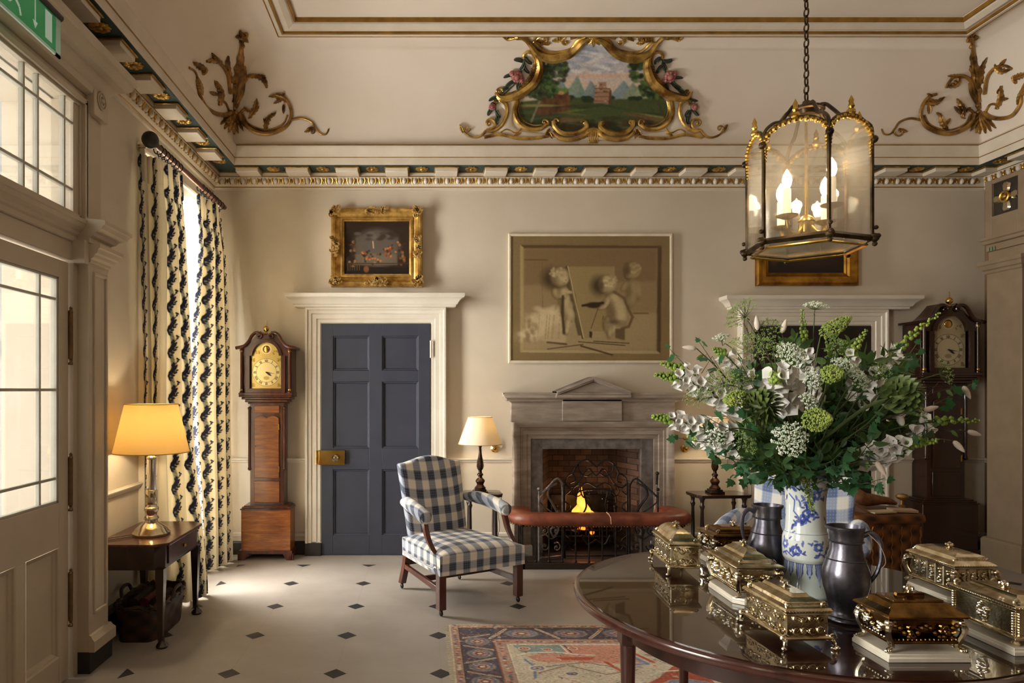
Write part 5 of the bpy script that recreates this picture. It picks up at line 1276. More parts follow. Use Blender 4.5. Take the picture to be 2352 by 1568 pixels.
    strip2(fr_[-1], bk[-1]); strip2(fr_[0], bk[0]); strip2([r_[0] for r_ in fr_], [r_[0] for r_ in bk]); strip2([r_[-1] for r_ in fr_], [r_[-1] for r_ in bk])
    o = m.build('backrest', cloth, t); bm = _b.new(); bm.from_mesh(o.data); _b.ops.remove_doubles(bm, verts=bm.verts, dist=.0008); _b.ops.recalc_face_normals(bm, faces=bm.faces); bm.to_mesh(o.data); bm.free()
    o.data.polygons.foreach_set('use_smooth', [True]*len(o.data.polygons)); o.data.set_sharp_from_angle(angle=R(70))
    s2 = o.modifiers.new('b', 'BEVEL'); s2.width = .018; s2.segments = 3; s2.limit_method = 'ANGLE'; s2.angle_limit = R(60)
    clothuv(o, lambda c: (c[:, 0], c[:, 2]-(c[:, 1]-.3)*.6))
    # arms
    for sx in (-1, 1):
        pts = bez([(sx*.272, .315, .665), (sx*.30, .18, .675), (sx*.325, .03, .66), (sx*.335, -.10, .635), (sx*.335, -.145, .622)], 20)
        m = MB(); rs_ = [.03+.018*min(1, i/5) for i in range(len(pts))]; rs_[-1] = .036; m.tube(pts, rs_, 14); m.ball(pts[-1], .04, 12, 8, sc=(1, .55, 1))
        o = m.build('arm_pad', cloth, t, smooth=60); clothuv(o, lambda c: (c[:, 0]*1.0+.03, c[:, 1]-c[:, 2]))
        sp_ = bez([(sx*.333, -.115, .60), (sx*.335, -.135, .55), (sx*.333, -.165, .49), (sx*.33, -.225, .43), (sx*.325, -.285, .40), (sx*.32, -.315, .385)], 20)
        m = MB(); m.loft([[tuple(p+Vector((a*.017, b*.022, b*.008))) for a, b in ((-1, -1), (1, -1), (1, 1), (-1, 1))] for p in sp_]); m.build('arm_support', wood, t, bevel=.004)
    return t
CHK1 = Mcheck('blue_check_linen', .108, '#e6dccb', '#7d8596', '#363d4e'); CHK2 = Mcheck('pale_blue_check_linen', .112, '#dcd9d0', '#8495b4', '#56698f')
armchair('armchair', 'open mahogany armchair in navy and cream check, in front of the navy door', .235, 4.945, R(29), 1.0, CHK1, MMAHOG)
armchair('armchair', 'pale blue checked armchair seen behind the vase and the round table', 2.12, 3.95, R(-38), 1.05, CHK2, MMAHOG)

# ================================================================== CURTAINS
def motif(cv, cu, v0, dv, col, col2, s_=1):
    """one repeat of a curling acanthus column centred at cu, height dv, in canvas units"""
    A = cv.asp
    def Q(a, t): return (cu + s_*a*.85*dv/A, v0 + dv*t)
    cv.line([Q(.05*math.sin(t*.9), t/7) for t in range(8)], dv*.085, col2, .9)                     # hatched grey stem
    for t in range(9): cv.line([Q(-.10, t/9), Q(.10, t/9+.06)], dv*.008, '#c9bfa4', .7)
    cv.line([Q(.02, .98), Q(-.13, .88), Q(-.20, .72), Q(-.14, .56), Q(-.02, .44), Q(.06, .28), Q(.06, .16)], dv*.045, col)   # curling body of the leaf
    for t, a, rx, ry, rot in ((.62, -.07, .10, .075, -.7), (.52, .03, .12, .07, -.8), (.40, .11, .13, .055, -.9), (.30, .16, .12, .05, -.9), (.58, .13, .11, .045, -.5), (.47, .20, .10, .04, -.6), (.24, .0, .08, .05, -1.2), (.70, .03, .10, .05, -.3), (.80, -.04, .09, .05, .3)):
        x, y = Q(a, t); cv.ell(x, y, rx*dv/A*.72, ry*dv*.9, col, rot=rot*s_, soft=.25)
    cv.line([Q(.10, .22), Q(.22, .10), Q(.24, .0)], dv*.018, col)
    for a, t in ((.22, -.04), (.30, .0), (.24, .07)): x, y = Q(a, t); cv.ell(x, y, .045*dv/A, .04*dv, col, soft=.3)
def curtain(name, label, paths, zt, zb, width, nf, seed, cols):
    """paths: [(v, [(X,Y)...])] base lines at heights"""
    rs = random.Random(seed); NU, NV = 300, 760
    cv = CV(NU, NV, '#e4dac2', asp=width/(zt-zb)); dv = .158/(zt-zb)
    n = int(1/dv)+2
    for c_, s_ in cols:
        for k in range(n): motif(cv, c_, k*dv-.02, dv, '#2a2d44', '#8f9184', s_)
    u = np.linspace(0, 1, NU); v = np.linspace(0, 1, NV); U, V = np.meshgrid(u, v)
    def at_(pl, q): return np.interp(q, np.linspace(0, 1, len(pl)), [p[0] for p in pl]), np.interp(q, np.linspace(0, 1, len(pl)), [p[1] for p in pl])
    P = np.zeros((NV, NU, 3)); vs = [p[0] for p in paths]
    for j in range(NV):
        w_ = np.interp(v[j], vs, range(len(vs))); i0 = min(int(w_), len(vs)-2); f = w_-i0; f = f*f*(3-2*f)
        xa, ya = at_(paths[i0][1], u); xb_, yb = at_(paths[i0+1][1], u); x, y = xa*(1-f)+xb_*f, ya*(1-f)+yb*f
        dx, dy = np.gradient(x), np.gradient(y); L = np.hypot(dx, dy)+1e-9; nx, ny = dy/L, -dx/L
        amp = .058*(.35+.65*min(1, v[j]*7)) ; ph = .25*math.sin(v[j]*3+seed)
        wv = np.sin(2*PI*nf*u+ph) + .12*np.sin(2*PI*nf*u*1.73+1.3+ph*1.4)+ .05*np.sin(2*PI*nf*3.1*u+v[j]*5)
        if v[j] < .06: wv = wv*.5 + .9*np.sin(2*PI*nf*2.6*u)*(1-v[j]/.06*.5)
        side = 1 if nx.mean() > 0 else -1
        x = x+side*nx*amp*(wv*.75+.6); y = y+side*ny*amp*(wv*.75+.6) + .006*np.sin(2*PI*nf*u*2+1)
        P[j, :, 0] = np.maximum(x, XL+.012 if True else x); P[j, :, 1] = y; P[j, :, 2] = zt+(zb-zt)*v[j] + (.012*np.sin(2*PI*nf*u)*(v[j] > .97))
    o = grid_mesh(name, P, cv.c, MCURT); tag(o, label, 'curtain')
    s2 = o.modifiers.new('t', 'SOLIDIFY'); s2.thickness = .004; return o
MCURT = Mpig('printed_linen', .85, bs=200, bst=.15, transl=.22)
curtain('curtain', 'cream curtain printed with dark leafy columns, drawn open behind the console lamp', [(0, [(-1.92, 4.56), (-1.82, 4.64), (-1.80, 4.8), (-1.80, 5.0)]), (.55, [(-1.90, 4.62), (-1.82, 4.66), (-1.74, 4.82), (-1.75, 5.0)]), (1, [(-1.90, 4.78), (-1.80, 4.74), (-1.66, 4.84), (-1.62, 5.0)])], 3.07, .012, .95, 4, 3, [(.03, 1), (.265, 1), (.515, 1), (.765, 1), (.985, 1)])
curtain('curtain', 'cream leaf-printed curtain beside the longcase clock, catching the window light', [(0, [(-1.84, 5.46), (-1.80, 5.66), (-1.78, 5.82), (-1.84, 6.06)]), (.5, [(-1.88, 5.38), (-1.78, 5.6), (-1.75, 5.82), (-1.77, 6.03)]), (1, [(-1.86, 5.56), (-1.78, 5.68), (-1.73, 5.82), (-1.74, 5.98)])], 3.07, .012, .95, 4, 8, [(.02, 1), (.25, 1), (.5, 1), (.75, 1), (.98, 1)])
po = thing('curtain_pole', 'dark red wooden curtain pole with a ball finial over the window', 'curtain pole', (-1.8, 5.3, 3.14))
m = MB(); m.tube([(-1.8, 4.53, 3.14), (-1.8, 6.14, 3.14)], .022, 14); m.build('pole', MMAHOG, po, world=True)
m = MB(); m.ball((-1.8, 4.48, 3.14), .055, 16, 10); m.tube([(-1.8, 4.53, 3.14), (-1.8, 4.545, 3.14)], .032, 14); m.build('finial', MBLACK, po, world=True)
m = MB()
for y in (4.60, 6.10): m.tube([(XL, y, 3.14), (-1.8, y, 3.14)], .014, 8); m.tube([(XL, y, 3.14), (XL+.01, y, 3.14)], .035, 12)
m.build('bracket', MSILV, po, world=True)
for y in [4.62+.062*k for k in range(7)] + [5.5+.075*k for k in range(8)]:
    m = MB(); m.tube([(-1.8+.033*math.cos(2*PI*k/14), y, 3.125+.033*math.sin(2*PI*k/14)) for k in range(14)], .004, 6, closed=True); m.tube([(-1.8, y, 3.092), (-1.8, y, 3.06)], .003, 5); m.build('curtain_ring', MIRON, po, world=True)

# ================================================================== CONSOLE TABLE
ct = thing('console_table', 'mahogany console table with a drawer and pad feet against the left wall', 'table', (-1.7, 4.27, 0))
m = MB(); P = [(-1.915, 3.92), (-1.56, 3.92), (-1.485, 3.98), (-1.485, 4.56), (-1.56, 4.63), (-1.915, 4.63)]
m.prism(P, .592, .61, 'z'); m.build('table_top', MMAHOG, ct, world=True, bevel=.004)
for n_ in ct.children: pass
m = MB(); P2 = [(-1.9, 3.95), (-1.565, 3.95), (-1.515, 3.99), (-1.515, 4.55), (-1.565, 4.60), (-1.9, 4.60)]
m.prism(P2, .455, .592, 'z'); m.build('apron', MMAHOGD, ct, world=True, bevel=.003)
m = MB(); m.box(-1.514, -1.508, 4.03, 4.51, .475, .58); dr = m.build('drawer', MMAHOG, ct, world=True, bevel=.002)
m = MB(); m.ball((-1.5, 4.27, .53), .011, 10, 8); m.tube([(-1.51, 4.27, .53), (-1.5, 4.27, .53)], .006, 8); m.build('knob', MBRASS, dr, world=True)
for x, y in ((-1.535, 3.975), (-1.535, 4.575), (-1.88, 3.975), (-1.88, 4.575)):
    m = MB(); m.loft([[(x+q*a, y+q*b, z) for a, b in ((-1, -1), (1, -1), (1, 1), (-1, 1))] for z, q in ((.46, .024), (.40, .024), (.2, .017), (.04, .013))])
    m.lathe([(.001, 0), (.03, .0), (.036, .012), (.028, .026), (.016, .04), (.014, .06)], 14, c=(x+.008, y, 0)); m.build('leg', MMAHOGD, ct, world=True)
m = MB(); m.tube(bez([(-1.78, 4.18, .615), (-1.86, 4.1, .616), (-1.9, 4.04, .616), (-1.87, 4.02, .616), (-1.80, 4.08, .616), (-1.76, 4.12, .616)], 30), .003, 5)
tag(m.build('lamp_cord', M('brown_flex', '#5a3a20', None, .6)), 'brown lamp flex looped on the console table beside the lamp base', 'cord')
m = MB(); m.tube(bez([(-1.922, 3.93, .6), (-1.915, 3.905, .5), (-1.915, 3.9, .3), (-1.912, 3.93, .12), (-1.9, 4.1, .13)], 24), .004, 6)
tag(m.build('wall_flex', MBLACK), 'black flex hanging down the wall behind the console table', 'cord')

# low dark basket under the console
def Mweave(name, a, b, sc=40):
    m, nt, p = base(name); _, (x, y, z) = coords(nt)
    q = ((x+y)*sc).op('SINE')*((z*sc*1.6).op('SINE')); q = q*.5+.5
    nt.links.new(mixc(nt, q, S(a), S(b)), p.inputs['Base Color']); p.inputs['Roughness'].default_value = .5
    bu = nt.nodes.new('ShaderNodeBump'); bu.inputs['Strength'].default_value = .8; bu.inputs['Distance'].default_value = .006; nt.links.new(q.k, bu.inputs['Height']); nt.links.new(bu.outputs[0], p.inputs['Normal']); return m
MWICK = Mweave('dark_wicker', '#1a100b', '#4a2e1a'); MWICK2 = Mweave('brown_wicker', '#2a170c', '#8a5524')
def basket(name, label, X, Y, w_, d_, h, mat, rz=0, flare=1.12, handle=True):
    t = thing(name, label, 'basket', (X, Y, 0), rz); m = MB(); rings = []; n = 36
    def ro(s_, z):
        r_ = []
        for k in range(n):
            a = 2*PI*k/n; c, q = math.cos(a), math.sin(a); f_ = s_*(1+.012*math.sin(9*a)); r_.append((w_*f_*math.copysign(abs(c)**.5, c), d_*f_*math.copysign(abs(q)**.5, q), z))
        return r_
    for i in range(9): rings.append(ro(1+(flare-1)*i/8, h*i/8))
    rings.append(ro(flare-.06, h)); rings.append(ro(.94, .02)); m.loft(rings); m.build('basket_body', mat, t)
    m = MB()
    for dz, ph in ((0, 0), (.012, PI)):
        m.tube([(w_*flare*math.copysign(abs(math.cos(a))**.5, math.cos(a)), d_*flare*math.copysign(abs(math.sin(a))**.5, math.sin(a)), h+dz+.008*math.sin(a*18+ph)) for a in [2*PI*k/72 for k in range(72)]], .012, 6, closed=True)
    m.build('plaited_rim', mat, t)
    if handle:
        m = MB()
        for s_ in (-1, 1): m.tube(bez([(s_*w_*flare, -.08, h-.01), (s_*(w_*flare+.02), -.05, h+.06), (s_*(w_*flare+.02), .05, h+.06), (s_*w_*flare, .08, h-.01)], 16), .011, 7)
        m.build('handle', mat, t)
    return t
bk = basket('log_basket', 'dark wicker basket on the floor under the console table', -1.72, 4.3, .13, .25, .2, MWICK)
m = MB(); m.loft([[(x*.8, y*.8, z) for x, y in ((-.1, -.2), (.1, -.2), (.12, .18), (-.1, .2))] for z in (.03, .16)]); 
rs = random.Random(9)
for i in range(6):
    m = MB(); x = -1.80+.064*(i % 3)+.02*(i//3); z = .135+.062*(i//3)
    m.tube([(x, 4.3-.12, z), (x+.004, 4.3, z+.002), (x, 4.3+.12, z)], .029, 9)
    tag(m.build('log', M('bark_log', '#2c1e16', '#4a3222', .8, ns=25) if i != 4 else M('red_kindling', '#6a1f1c', '#4a1814', .7)), ('short dark log lying in the basket under the console table' if i != 4 else 'reddish stick of kindling on top of the logs under the console table'), 'log', 'logs in the basket under the console' if i != 4 else None)

# ================================================================== EXIT SIGN
ex = thing('exit_sign', 'green illuminated glass exit sign hanging from a dark rail above the entrance door', 'sign', (-1.6, 2.75, 3.12))
ms, nt, p = base('green_sign_glass'); p.inputs['Base Color'].default_value = (*S('#1e9458'), 1); p.inputs['Emission Color'].default_value = (*S('#1c8a52'), 1); p.inputs['Emission Strength'].default_value = .10
p.inputs['Roughness'].default_value = .15; tr_ = nt.nodes.new('ShaderNodeBsdfTransparent'); tr_.inputs[0].default_value = (*S('#7fd8a6'), 1); mx_ = nt.nodes.new('ShaderNodeMixShader'); mx_.inputs[0].default_value = .35
nt.links.new(p.outputs[0], mx_.inputs[1]); nt.links.new(tr_.outputs[0], mx_.inputs[2]); nt.links.new(mx_.outputs[0], nt.nodes['Material Output'].inputs[0])
m = MB(); m.box(-1.603, -1.597, 2.45, 2.955, 2.965, 3.12); gp_ = m.build('sign_plate', ms, ex, world=True)
m = MB(); m.box(-1.604, -1.596, 2.955, 2.995, 2.95, 3.12); m.box(-1.604, -1.596, 2.41, 2.45, 2.95, 3.12); m.box(-1.604, -1.596, 2.41, 2.995, 2.95, 2.962); m.build('clear_edge', Mtransl('frosted_edge', '#c8d8cc', .4), gp_, world=True)
m = MB(); m.tube([(-1.6, 2.38, 3.13), (-1.6, 3.0, 3.13)], .016, 12); 
for y in (2.5, 2.85): m.tube([(-1.6, y, 3.13), (-1.6, y, 3.2), (-1.69, y, 3.24)], .007, 6)
m.build('hanging_rail', MBLACK, ex, world=True)
MPIC = Memit('white_pictogram', '#b8d4c4', .08)
def st(y0, z0, y1, z1, w_): 
    d = Vector((0, y1-y0, z1-z0)).normalized(); n_ = Vector((0, -d.z, d.y))*w_; a, b = Vector((0, y0, z0)), Vector((0, y1, z1)); return [(p.y, p.z) for p in (a+n_, b+n_, b-n_, a-n_)]
m = MB()
for a in ((2.66, 3.075, 2.655, 3.03, .011), (2.655, 3.035, 2.69, 3.01, .007), (2.69, 3.01, 2.70, 2.98, .006), (2.655, 3.03, 2.625, 3.0, .007), (2.625, 3.0, 2.59, 3.0, .006), (2.665, 3.07, 2.70, 3.055, .005), (2.655, 3.075, 2.62, 3.05, .005)): m.prism(st(*a), -1.5968, -1.5962, 'x')
m.prism([(2.675+.012*math.cos(k*PI/6), 3.095+.012*math.sin(k*PI/6)) for k in range(12)], -1.5968, -1.5962, 'x'); m.build('running_figure', MPIC, gp_, world=True)
m = MB(); m.prism(st(2.80, 3.10, 2.80, 3.0, .004), -1.5968, -1.5962, 'x'); m.prism([(2.782, 3.012), (2.80, 2.982), (2.818, 3.012)], -1.5968, -1.5962, 'x'); m.build('arrow', MPIC, gp_, world=True)
m = MB(); m.prism(st(2.90, 3.105, 2.90, 2.985, .026), -1.5968, -1.5962, 'x'); m.build('doorway_symbol', MPIC, gp_, world=True)

# ================================================================== HANGING LANTERN
LX, LY, LZ, LR = 1.415, 2.53, 2.034, .205
ln = thing('hanging_lantern', 'hexagonal brass lantern with glazed panes and four lit candle bulbs hanging above the round table', 'lantern', (LX, LY, LZ))
MLB = M('lantern_bronze', '#5c4a30', '#2a2016', .36, .85, ns=12); MLG = M('lantern_gilt', '#e0b85c', '#a07a2e', .25, .95, ns=14)
ang = [R(20+60*k) for k in range(6)]; V6 = [Vector((LR*math.cos(a), LR*math.sin(a), 0)) for a in ang]; HP = .345
def fr6(z, r_=.008, s_=1): 
    m = MB()
    for k in range(6):
        a, b = V6[k]*s_, V6[(k+1) % 6]*s_; m.tube([(a.x, a.y, z), (b.x, b.y, z)], r_, 4, flat=(0, 0, 1))
    return m
m = fr6(0, .011); 
for s_ in (1,): pass
m.build('bottom_frame', MLB, ln)
m = fr6(-.022, .005, .93); m.build('base_rim', MLG, ln)
for k in range(6):
    v = V6[k]; m = MB(); m.tube([(v.x, v.y, 0), (v.x, v.y, HP)], .0075, 6); m.ball((v.x*1.03, v.y*1.03, HP), .014, 8, 6); m.ball((v.x*1.04, v.y*1.04, .0), .016, 8, 6); m.ball((v.x*1.09, v.y*1.09, .005), .009, 8, 6); m.ball((v.x*1.04, v.y*1.04, -.022), .009, 8, 6)
    m.ball((v.x*1.06, v.y*1.06, .035), .008, 8, 6); m.build('post', MLB, ln)
    a, b = V6[k], V6[(k+1) % 6]; c = (a+b)/2; n_ = c.normalized(); w_ = (b-a)
    arc = [(a+w_*(.5-.5*math.cos(PI*i/18))) + Vector((0, 0, HP-.01+.085*math.sin(PI*i/18)**.8)) for i in range(19)]
    m = MB(); m.tube(arc, .0065, 6); m.build('arch', MLB, ln)
    m = MB()
    for i in range(1, 18):
        m.ball(arc[i]-Vector((0, 0, .008))+n_*.003, .0075+.003*(i % 2), 6, 4)
    for s_ in (.03, .97):
        p = a+w_*s_
        for q in range(5): m.ball((p.x, p.y, HP-.012*q-.01), .009-.0012*q, 6, 4)
    m.ball(arc[9]+Vector((0, 0, .006)), .016, 8, 6); m.build('gilt_leaf_edge', MLG, ln)
    m = MB()                                                        # arched pane
    gl = [(a+w_*.04)+Vector((0, 0, .01)), (b-w_*.04)+Vector((0, 0, .01))]
    top_ = [p - Vector((0, 0, .006)) for p in arc[::-1]][1:-1]
    poly = gl + top_; m.loft([[tuple(p+n_*.0015) for p in poly], [tuple(p-n_*.0015) for p in poly]]); m.build('glass_pane', MLGLASS, ln, smooth=0)
    # crown scroll arm from post top up to the ring
    v = V6[k]; u = v.normalized(); m = MB()
    sc1 = [u*(LR) + Vector((0, 0, HP)), u*(LR-.005)+Vector((0, 0, HP+.05)), u*(LR-.045)+Vector((0, 0, HP+.085)), u*(LR-.085)+Vector((0, 0, HP+.10)), u*(.085)+Vector((0, 0, HP+.14)), u*.06+Vector((0, 0, HP+.165)), u*.03+Vector((0, 0, HP+.165))]
    m.tube(bez(sc1, 26), .0065, 6, flat=(0, 0, 1)); m.build('crown_arm', MLB, ln)
    m = MB(); t_ = c.normalized()*(c.length+.002); m.lathe([(.008, 0), (.006, .012), (.011, .022), (.007, .034), (.009, .042), (.001, .06)], 10, c=(t_.x, t_.y, HP+.08)); m.build('finial', MLG, ln)
m = MB(); m.tube([(.055*math.cos(2*PI*k/24), .055*math.sin(2*PI*k/24), HP+.155) for k in range(24)], .008, 6, closed=True); m.lathe([(.001, 0), (.03, 0), (.035, .015), (.02, .03), (.012, .05), (.001, .052)], 14, c=(0, 0, HP+.14)); m.build('crown_ring', MLB, ln)
m = MB(); m.prism([(V6[k].x*.93, V6[k].y*.93) for k in range(6)], -.012, -.009, 'z'); m.build('base_glass', MLGLASS, ln, smooth=0)
m = MB(); m.tube([(0, 0, .06), (0, 0, HP+.15)], .0055, 8); m.lathe([(.001, -.01), (.02, 0), (.028, .015), (.026, .05), (.03, .055), (.022, .07), (.006, .08)], 16, c=(0, 0, .035)); m.build('centre_stem', MLG, ln)
for k, (zz, aa) in enumerate(((.095, 205), (.12, 290), (.095, 25), (.085, 115))):
    a = R(aa); cx, cy = .105*math.cos(a), .105*math.sin(a); u = Vector((math.cos(a), math.sin(a), 0))
    cd = MB(); cd.tube(bez([u*.02+Vector((0, 0, .07)), u*.05+Vector((0, 0, .04)), u*.09+Vector((0, 0, .045)), u*.105+Vector((0, 0, zz-.01))], 16), .0055, 7); arm = cd.build('candle_arm', MLG, ln)
    m = MB(); m.lathe([(.001, 0), (.012, 0), (.036, .01), (.038, .014), (.034, .014), (.014, .006), (.001, .006)], 20, c=(cx, cy, zz-.008)); m.build('drip_pan', MLG, arm)
    m = MB(); m.lathe([(.001, 0), (.0135, 0), (.0135, .10), (.011, .104), (.001, .104)], 14, c=(cx, cy, zz)); m.build('candle_sleeve', Memit('ivory_sleeve_glow', '#f0e2c4', .3), arm)  # sleeves glow slightly to imitate glare from the bulbs
    m = MB(); m.lathe([(.008, 0), (.014, .012), (.017, .028), (.013, .048), (.005, .064), (.001, .07)], 14, c=(cx, cy, zz+.104)); m.build('flame_bulb', Memit('flame_bulb_glow', '#fff0d0', 5), arm)
    l = bpy.data.lights.new('candle_light', 'POINT'); l.energy = 1.7; l.color = (1, .72, .42); l.shadow_soft_size = .02
    o = bpy.data.objects.new('candle_light', l); COL.objects.link(o); o.location = (LX+cx, LY+cy, LZ+zz+.145)
# chain
m_ = MB(); m_.tube([(.0085*math.cos(t), 0, .017*math.sin(t)) for t in [2*PI*k/12 for k in range(12)]], .0032, 5, closed=True)
lk0 = None; z = HP+.205; k = 0
ch = thing('lantern_chain', 'long iron chain holding the lantern from the ceiling', 'chain', (LX, LY, LZ+HP+.19))
while LZ+z < 4.385:
    if lk0 is None: lk0 = m_.build('chain_link', M('chain_iron', '#4a3a26', '#2c2218', .4, .8), ch); o = lk0
    else: o = lk0.copy(); COL.objects.link(o); o.parent = ch
    o.location = (0, 0, z-HP-.19); o.rotation_euler = (0, 0, (k % 2)*PI/2+.5); z += .0285; k += 1
# ================================================================== RUG
RX0, RX1, RY1, RY0 = .155, 2.95, 4.34, 1.2; RZ = .008
W_, H_ = 640, 700; cv = CV(W_, H_, '#b5a88e', asp=(RX1-RX0)/(RY1-RY0)); rs = random.Random(21)
SX, SY = RX1-RX0, RY1-RY0
def q(x, y): return (x/SX, y/SY)                # metres from the far-left corner
def qp(*a): return [q(*p) for p in a]
U = SY                                          # line widths are in canvas heights
def rline(pts, wd, col, a=1): cv.line(qp(*pts), wd/U, col, a)
def rell(x, y, rx, ry, col, rot=0, a=1, soft=.2): cv.ell(x/SX, y/SY, rx/SX, ry/SY, col, rot, soft, a)
def band(o0, o1, col):
    for a in ((o0, o0, SX-o0, o1), (o0, SY-o1, SX-o0, SY-o0), (o0, o0, o1, SY-o0), (SX-o1, o0, SX-o0, SY-o0)): cv.rect(a[0]/SX, a[1]/SY, a[2]/SX, a[3]/SY, col)
band(0, .012, '#bcae94'); band(.012, .055, '#a08070'); band(.055, .065, '#3a2a26'); band(.065, .25, '#33374c'); band(.25, .26, '#8a4a34'); band(.26, .325, '#a88878'); band(.325, .335, '#d6ccb4')
for o0, n_, c_ in ((.034, 170, ['#c99078', '#46506a', '#8a3a2a', '#c9b89c']), (.292, 170, ['#c9907c', '#4a5874', '#cbbb9e', '#8a3a2a'])):
    for i in range(n_):
        t = i*.02; 
        for x, y in ((o0, t), (t, o0)): rell(x+rs.uniform(-.006, .006), y+rs.uniform(-.006, .006), .011, .009, rs.choice(c_), a=.85)
def cart_(x, y, v):
    rx, ry = (.072, .062) if v else (.10, .066)
    for k, c in ((1, '#8d8478'), (.82, '#5c6480'), (.6, '#a88a7a'), (.38, '#7a3a30'), (.2, '#cbbf9f')): rell(x, y, rx*k, ry*k, c)
    for i in range(26): a = rs.uniform(0, 6.28); r_ = rs.uniform(.3, 1); rell(x+rx*r_*math.cos(a), y+ry*r_*math.sin(a), .006, .005, rs.choice(['#2b3048', '#b8ac96', '#8a4a3a']), a=.8)
for k in range(17):
    y = .20+k*.185
    cart_(.158, y+.09, 1)
    s_ = 1 if k % 2 else -1
    pts = [(.078 if s_ > 0 else .238, y-.03), (.158, y+.005), (.238 if s_ > 0 else .078, y+.035)]
    rline(pts, .011, '#1c1a20'); rline(pts, .0075, '#d8c9a8'); rline(pts, .003, '#7a3a28')
    x = .30+k*.30
    cart_(x+.14, .158, 0); pts = [(x-.06, .078 if s_ > 0 else .238), (x, .158), (x+.05, .238 if s_ > 0 else .078)]
    rline(pts, .014, '#1c1a20'); rline(pts, .010, '#d8c9a8'); rline(pts, .003, '#7a3a28')
    for j in range(12): rell(.158+rs.uniform(-.08, .08), y+rs.uniform(-.03, .03), .008, .006, rs.choice(['#8a4a3a', '#5c6480', '#a8553c']), a=.8); rell(x+rs.uniform(-.05, .05), .158+rs.uniform(-.07, .07), .008, .006, rs.choice(['#8a4a3a', '#5c6480', '#b8765c']), a=.8)
# field: ivory spandrels, pink and teal corner, red centre with blue palmettes
cv.poly(qp((.335, .335), (SX-.335, .335), (SX-.335, SY-.335), (.335, SY-.335)), '#c8bca4')
for mx in (0, 1):
    X = (lambda x: x) if not mx else (lambda x: SX-x)
    P = lambda *a: qp(*[(X(x), y) for x, y in a])
    cv.poly(P((.36, .35), (.80, .35), (.82, .46), (.62, .50), (.40, .46)), '#7f958f')
    cv.poly(P((.66, .35), (1.0, .35), (.98, .48), (1.06, .60), (.88, .62), (.70, .60), (.62, .52)), '#c98a72')
    cv.poly(P((.42, .52), (.52, .46), (.64, .48), (.72, .54), (.66, .60), (.52, .60), (.46, .58)), '#c68a72')
    cv.poly(P((.56, .53), (.80, .53), (.76, .57), (.62, .57)), '#b2452c')
    L = lambda pts, w_, c: cv.line(P(*pts), w_/U, c)
    L([(.37, .50), (.44, .46), (.60, .455), (.70, .49), (.80, .50)], .007, '#ded4bd'); L([(.98, .46), (1.06, .62), (.92, .64)], .013, '#6b84a4'); L([(1.03, .47), (1.10, .60)], .011, '#b2482c')
    L([(.84, .60), (.90, .74)], .012, '#b2482c'); L([(.40, .56), (.44, .66), (.42, .80)], .008, '#6b84a4'); L([(.50, .66), (.72, .60), (.86, .66)], .004, '#4a4038')
    L([(.45, .74), (.62, .64), (.80, .76), (.98, .70)], .006, '#8a7466'); L([(.64, .35), (.66, .46)], .006, '#e0d6c2'); L([(.66, .35), (.68, .46)], .004, '#24242c')
    for x, y, r_ in ((.42, .40, .035), (.55, .415, .03), (.70, .40, .03), (.45, .68, .05), (.62, .75, .04), (1.12, .42, .04), (1.2, .55, .035), (.44, .9, .045), (.46, 1.1, .05)):
        for k, c in ((1, '#ded2b8'), (.75, rs.choice(['#b2452c', '#6b84a4'])), (.45, '#cfa088'), (.2, '#3a3440')): rell(X(x), y, r_*k, r_*.75*k, c)
    cv.poly(P((1.30, .62), (1.50, .52), (1.40, .52), (1.18, .66), (1.06, .80), (.92, .92), (.80, 1.10), (.70, 1.4), (.66, 1.7), (.80, 2.1), (1.0, 2.4), (1.40, 2.6), (1.40, 1.6)), '#a9472c')
    for x, y, s_ in ((1.18, .90, 1), (.98, 1.28, 1), (1.32, 1.25, .9), (.86, 1.62, .8), (1.15, 1.7, 1), (.62, .98, .8), (1.34, .70, .5)):
        for k, c in ((1.12, '#d0c4aa'), (1, '#5f7292'), (.78, '#7d8aa2')):
            for a in range(9):
                th = a*2*PI/9; rell(X(x+.085*s_*math.cos(th)), y+.055*s_*math.sin(th), .045*s_*k, .026*s_*k, c)
            rell(X(x), y, .09*s_*k, .055*s_*k, c)
        cv.poly(P((x-.05*s_, y-.035*s_), (x+.05*s_, y), (x-.01*s_, y+.045*s_)), '#a9472c'); L([(x-.06*s_, y-.03*s_), (x+.05*s_, y+.02*s_)], .005, '#dccfb4')
    L([(.98, .80), (1.10, .72), (1.26, .70), (1.40, .62)], .008, '#d8ccb4'); L([(.62, 1.02), (.78, .98), (.92, .86)], .008, '#d8ccb4')
    for x, y in ((1.08, .98), (1.3, 1.05), (.92, 1.42), (1.22, 1.45)):
        for k in range(7): L([(x-.04, y+k*.013), (x, y+.02+k*.013), (x+.04, y+k*.013)], .003, '#d6c9ae')
for i in range(900):
    x, y = rs.uniform(.34, SX-.34), rs.uniform(.34, SY-.34)
    if y < 1.3 or rs.random() < .4:
        a = rs.uniform(0, 3.14); l_ = rs.uniform(.008, .035); rline([(x, y), (x+l_*math.cos(a), y+l_*math.sin(a)*.6), (x+l_*.6, y+l_)], rs.uniform(.002, .0045), rs.choice(['#7a3a2a', '#5c6c88', '#4a3c34', '#b2543a', '#c8907a', '#8a98a4', '#d8ccb4']), .75)
for i in range(2600):
    x, y = rs.uniform(.02, SX-.02), rs.uniform(.02, 1.3); o_ = min(x, y, SX-x)
    rell(x, y, rs.uniform(.003, .008), rs.uniform(.002, .005), rs.choice(['#8a5244', '#5c6480', '#a8604a', '#b09a86', '#3a3a4a', '#c4a08c', '#7d3a2e'] if o_ < .335 else ['#b8755e', '#7f8ea0', '#d2c6ac', '#8a4a3a', '#5a5450', '#c8a890']), a=.7)
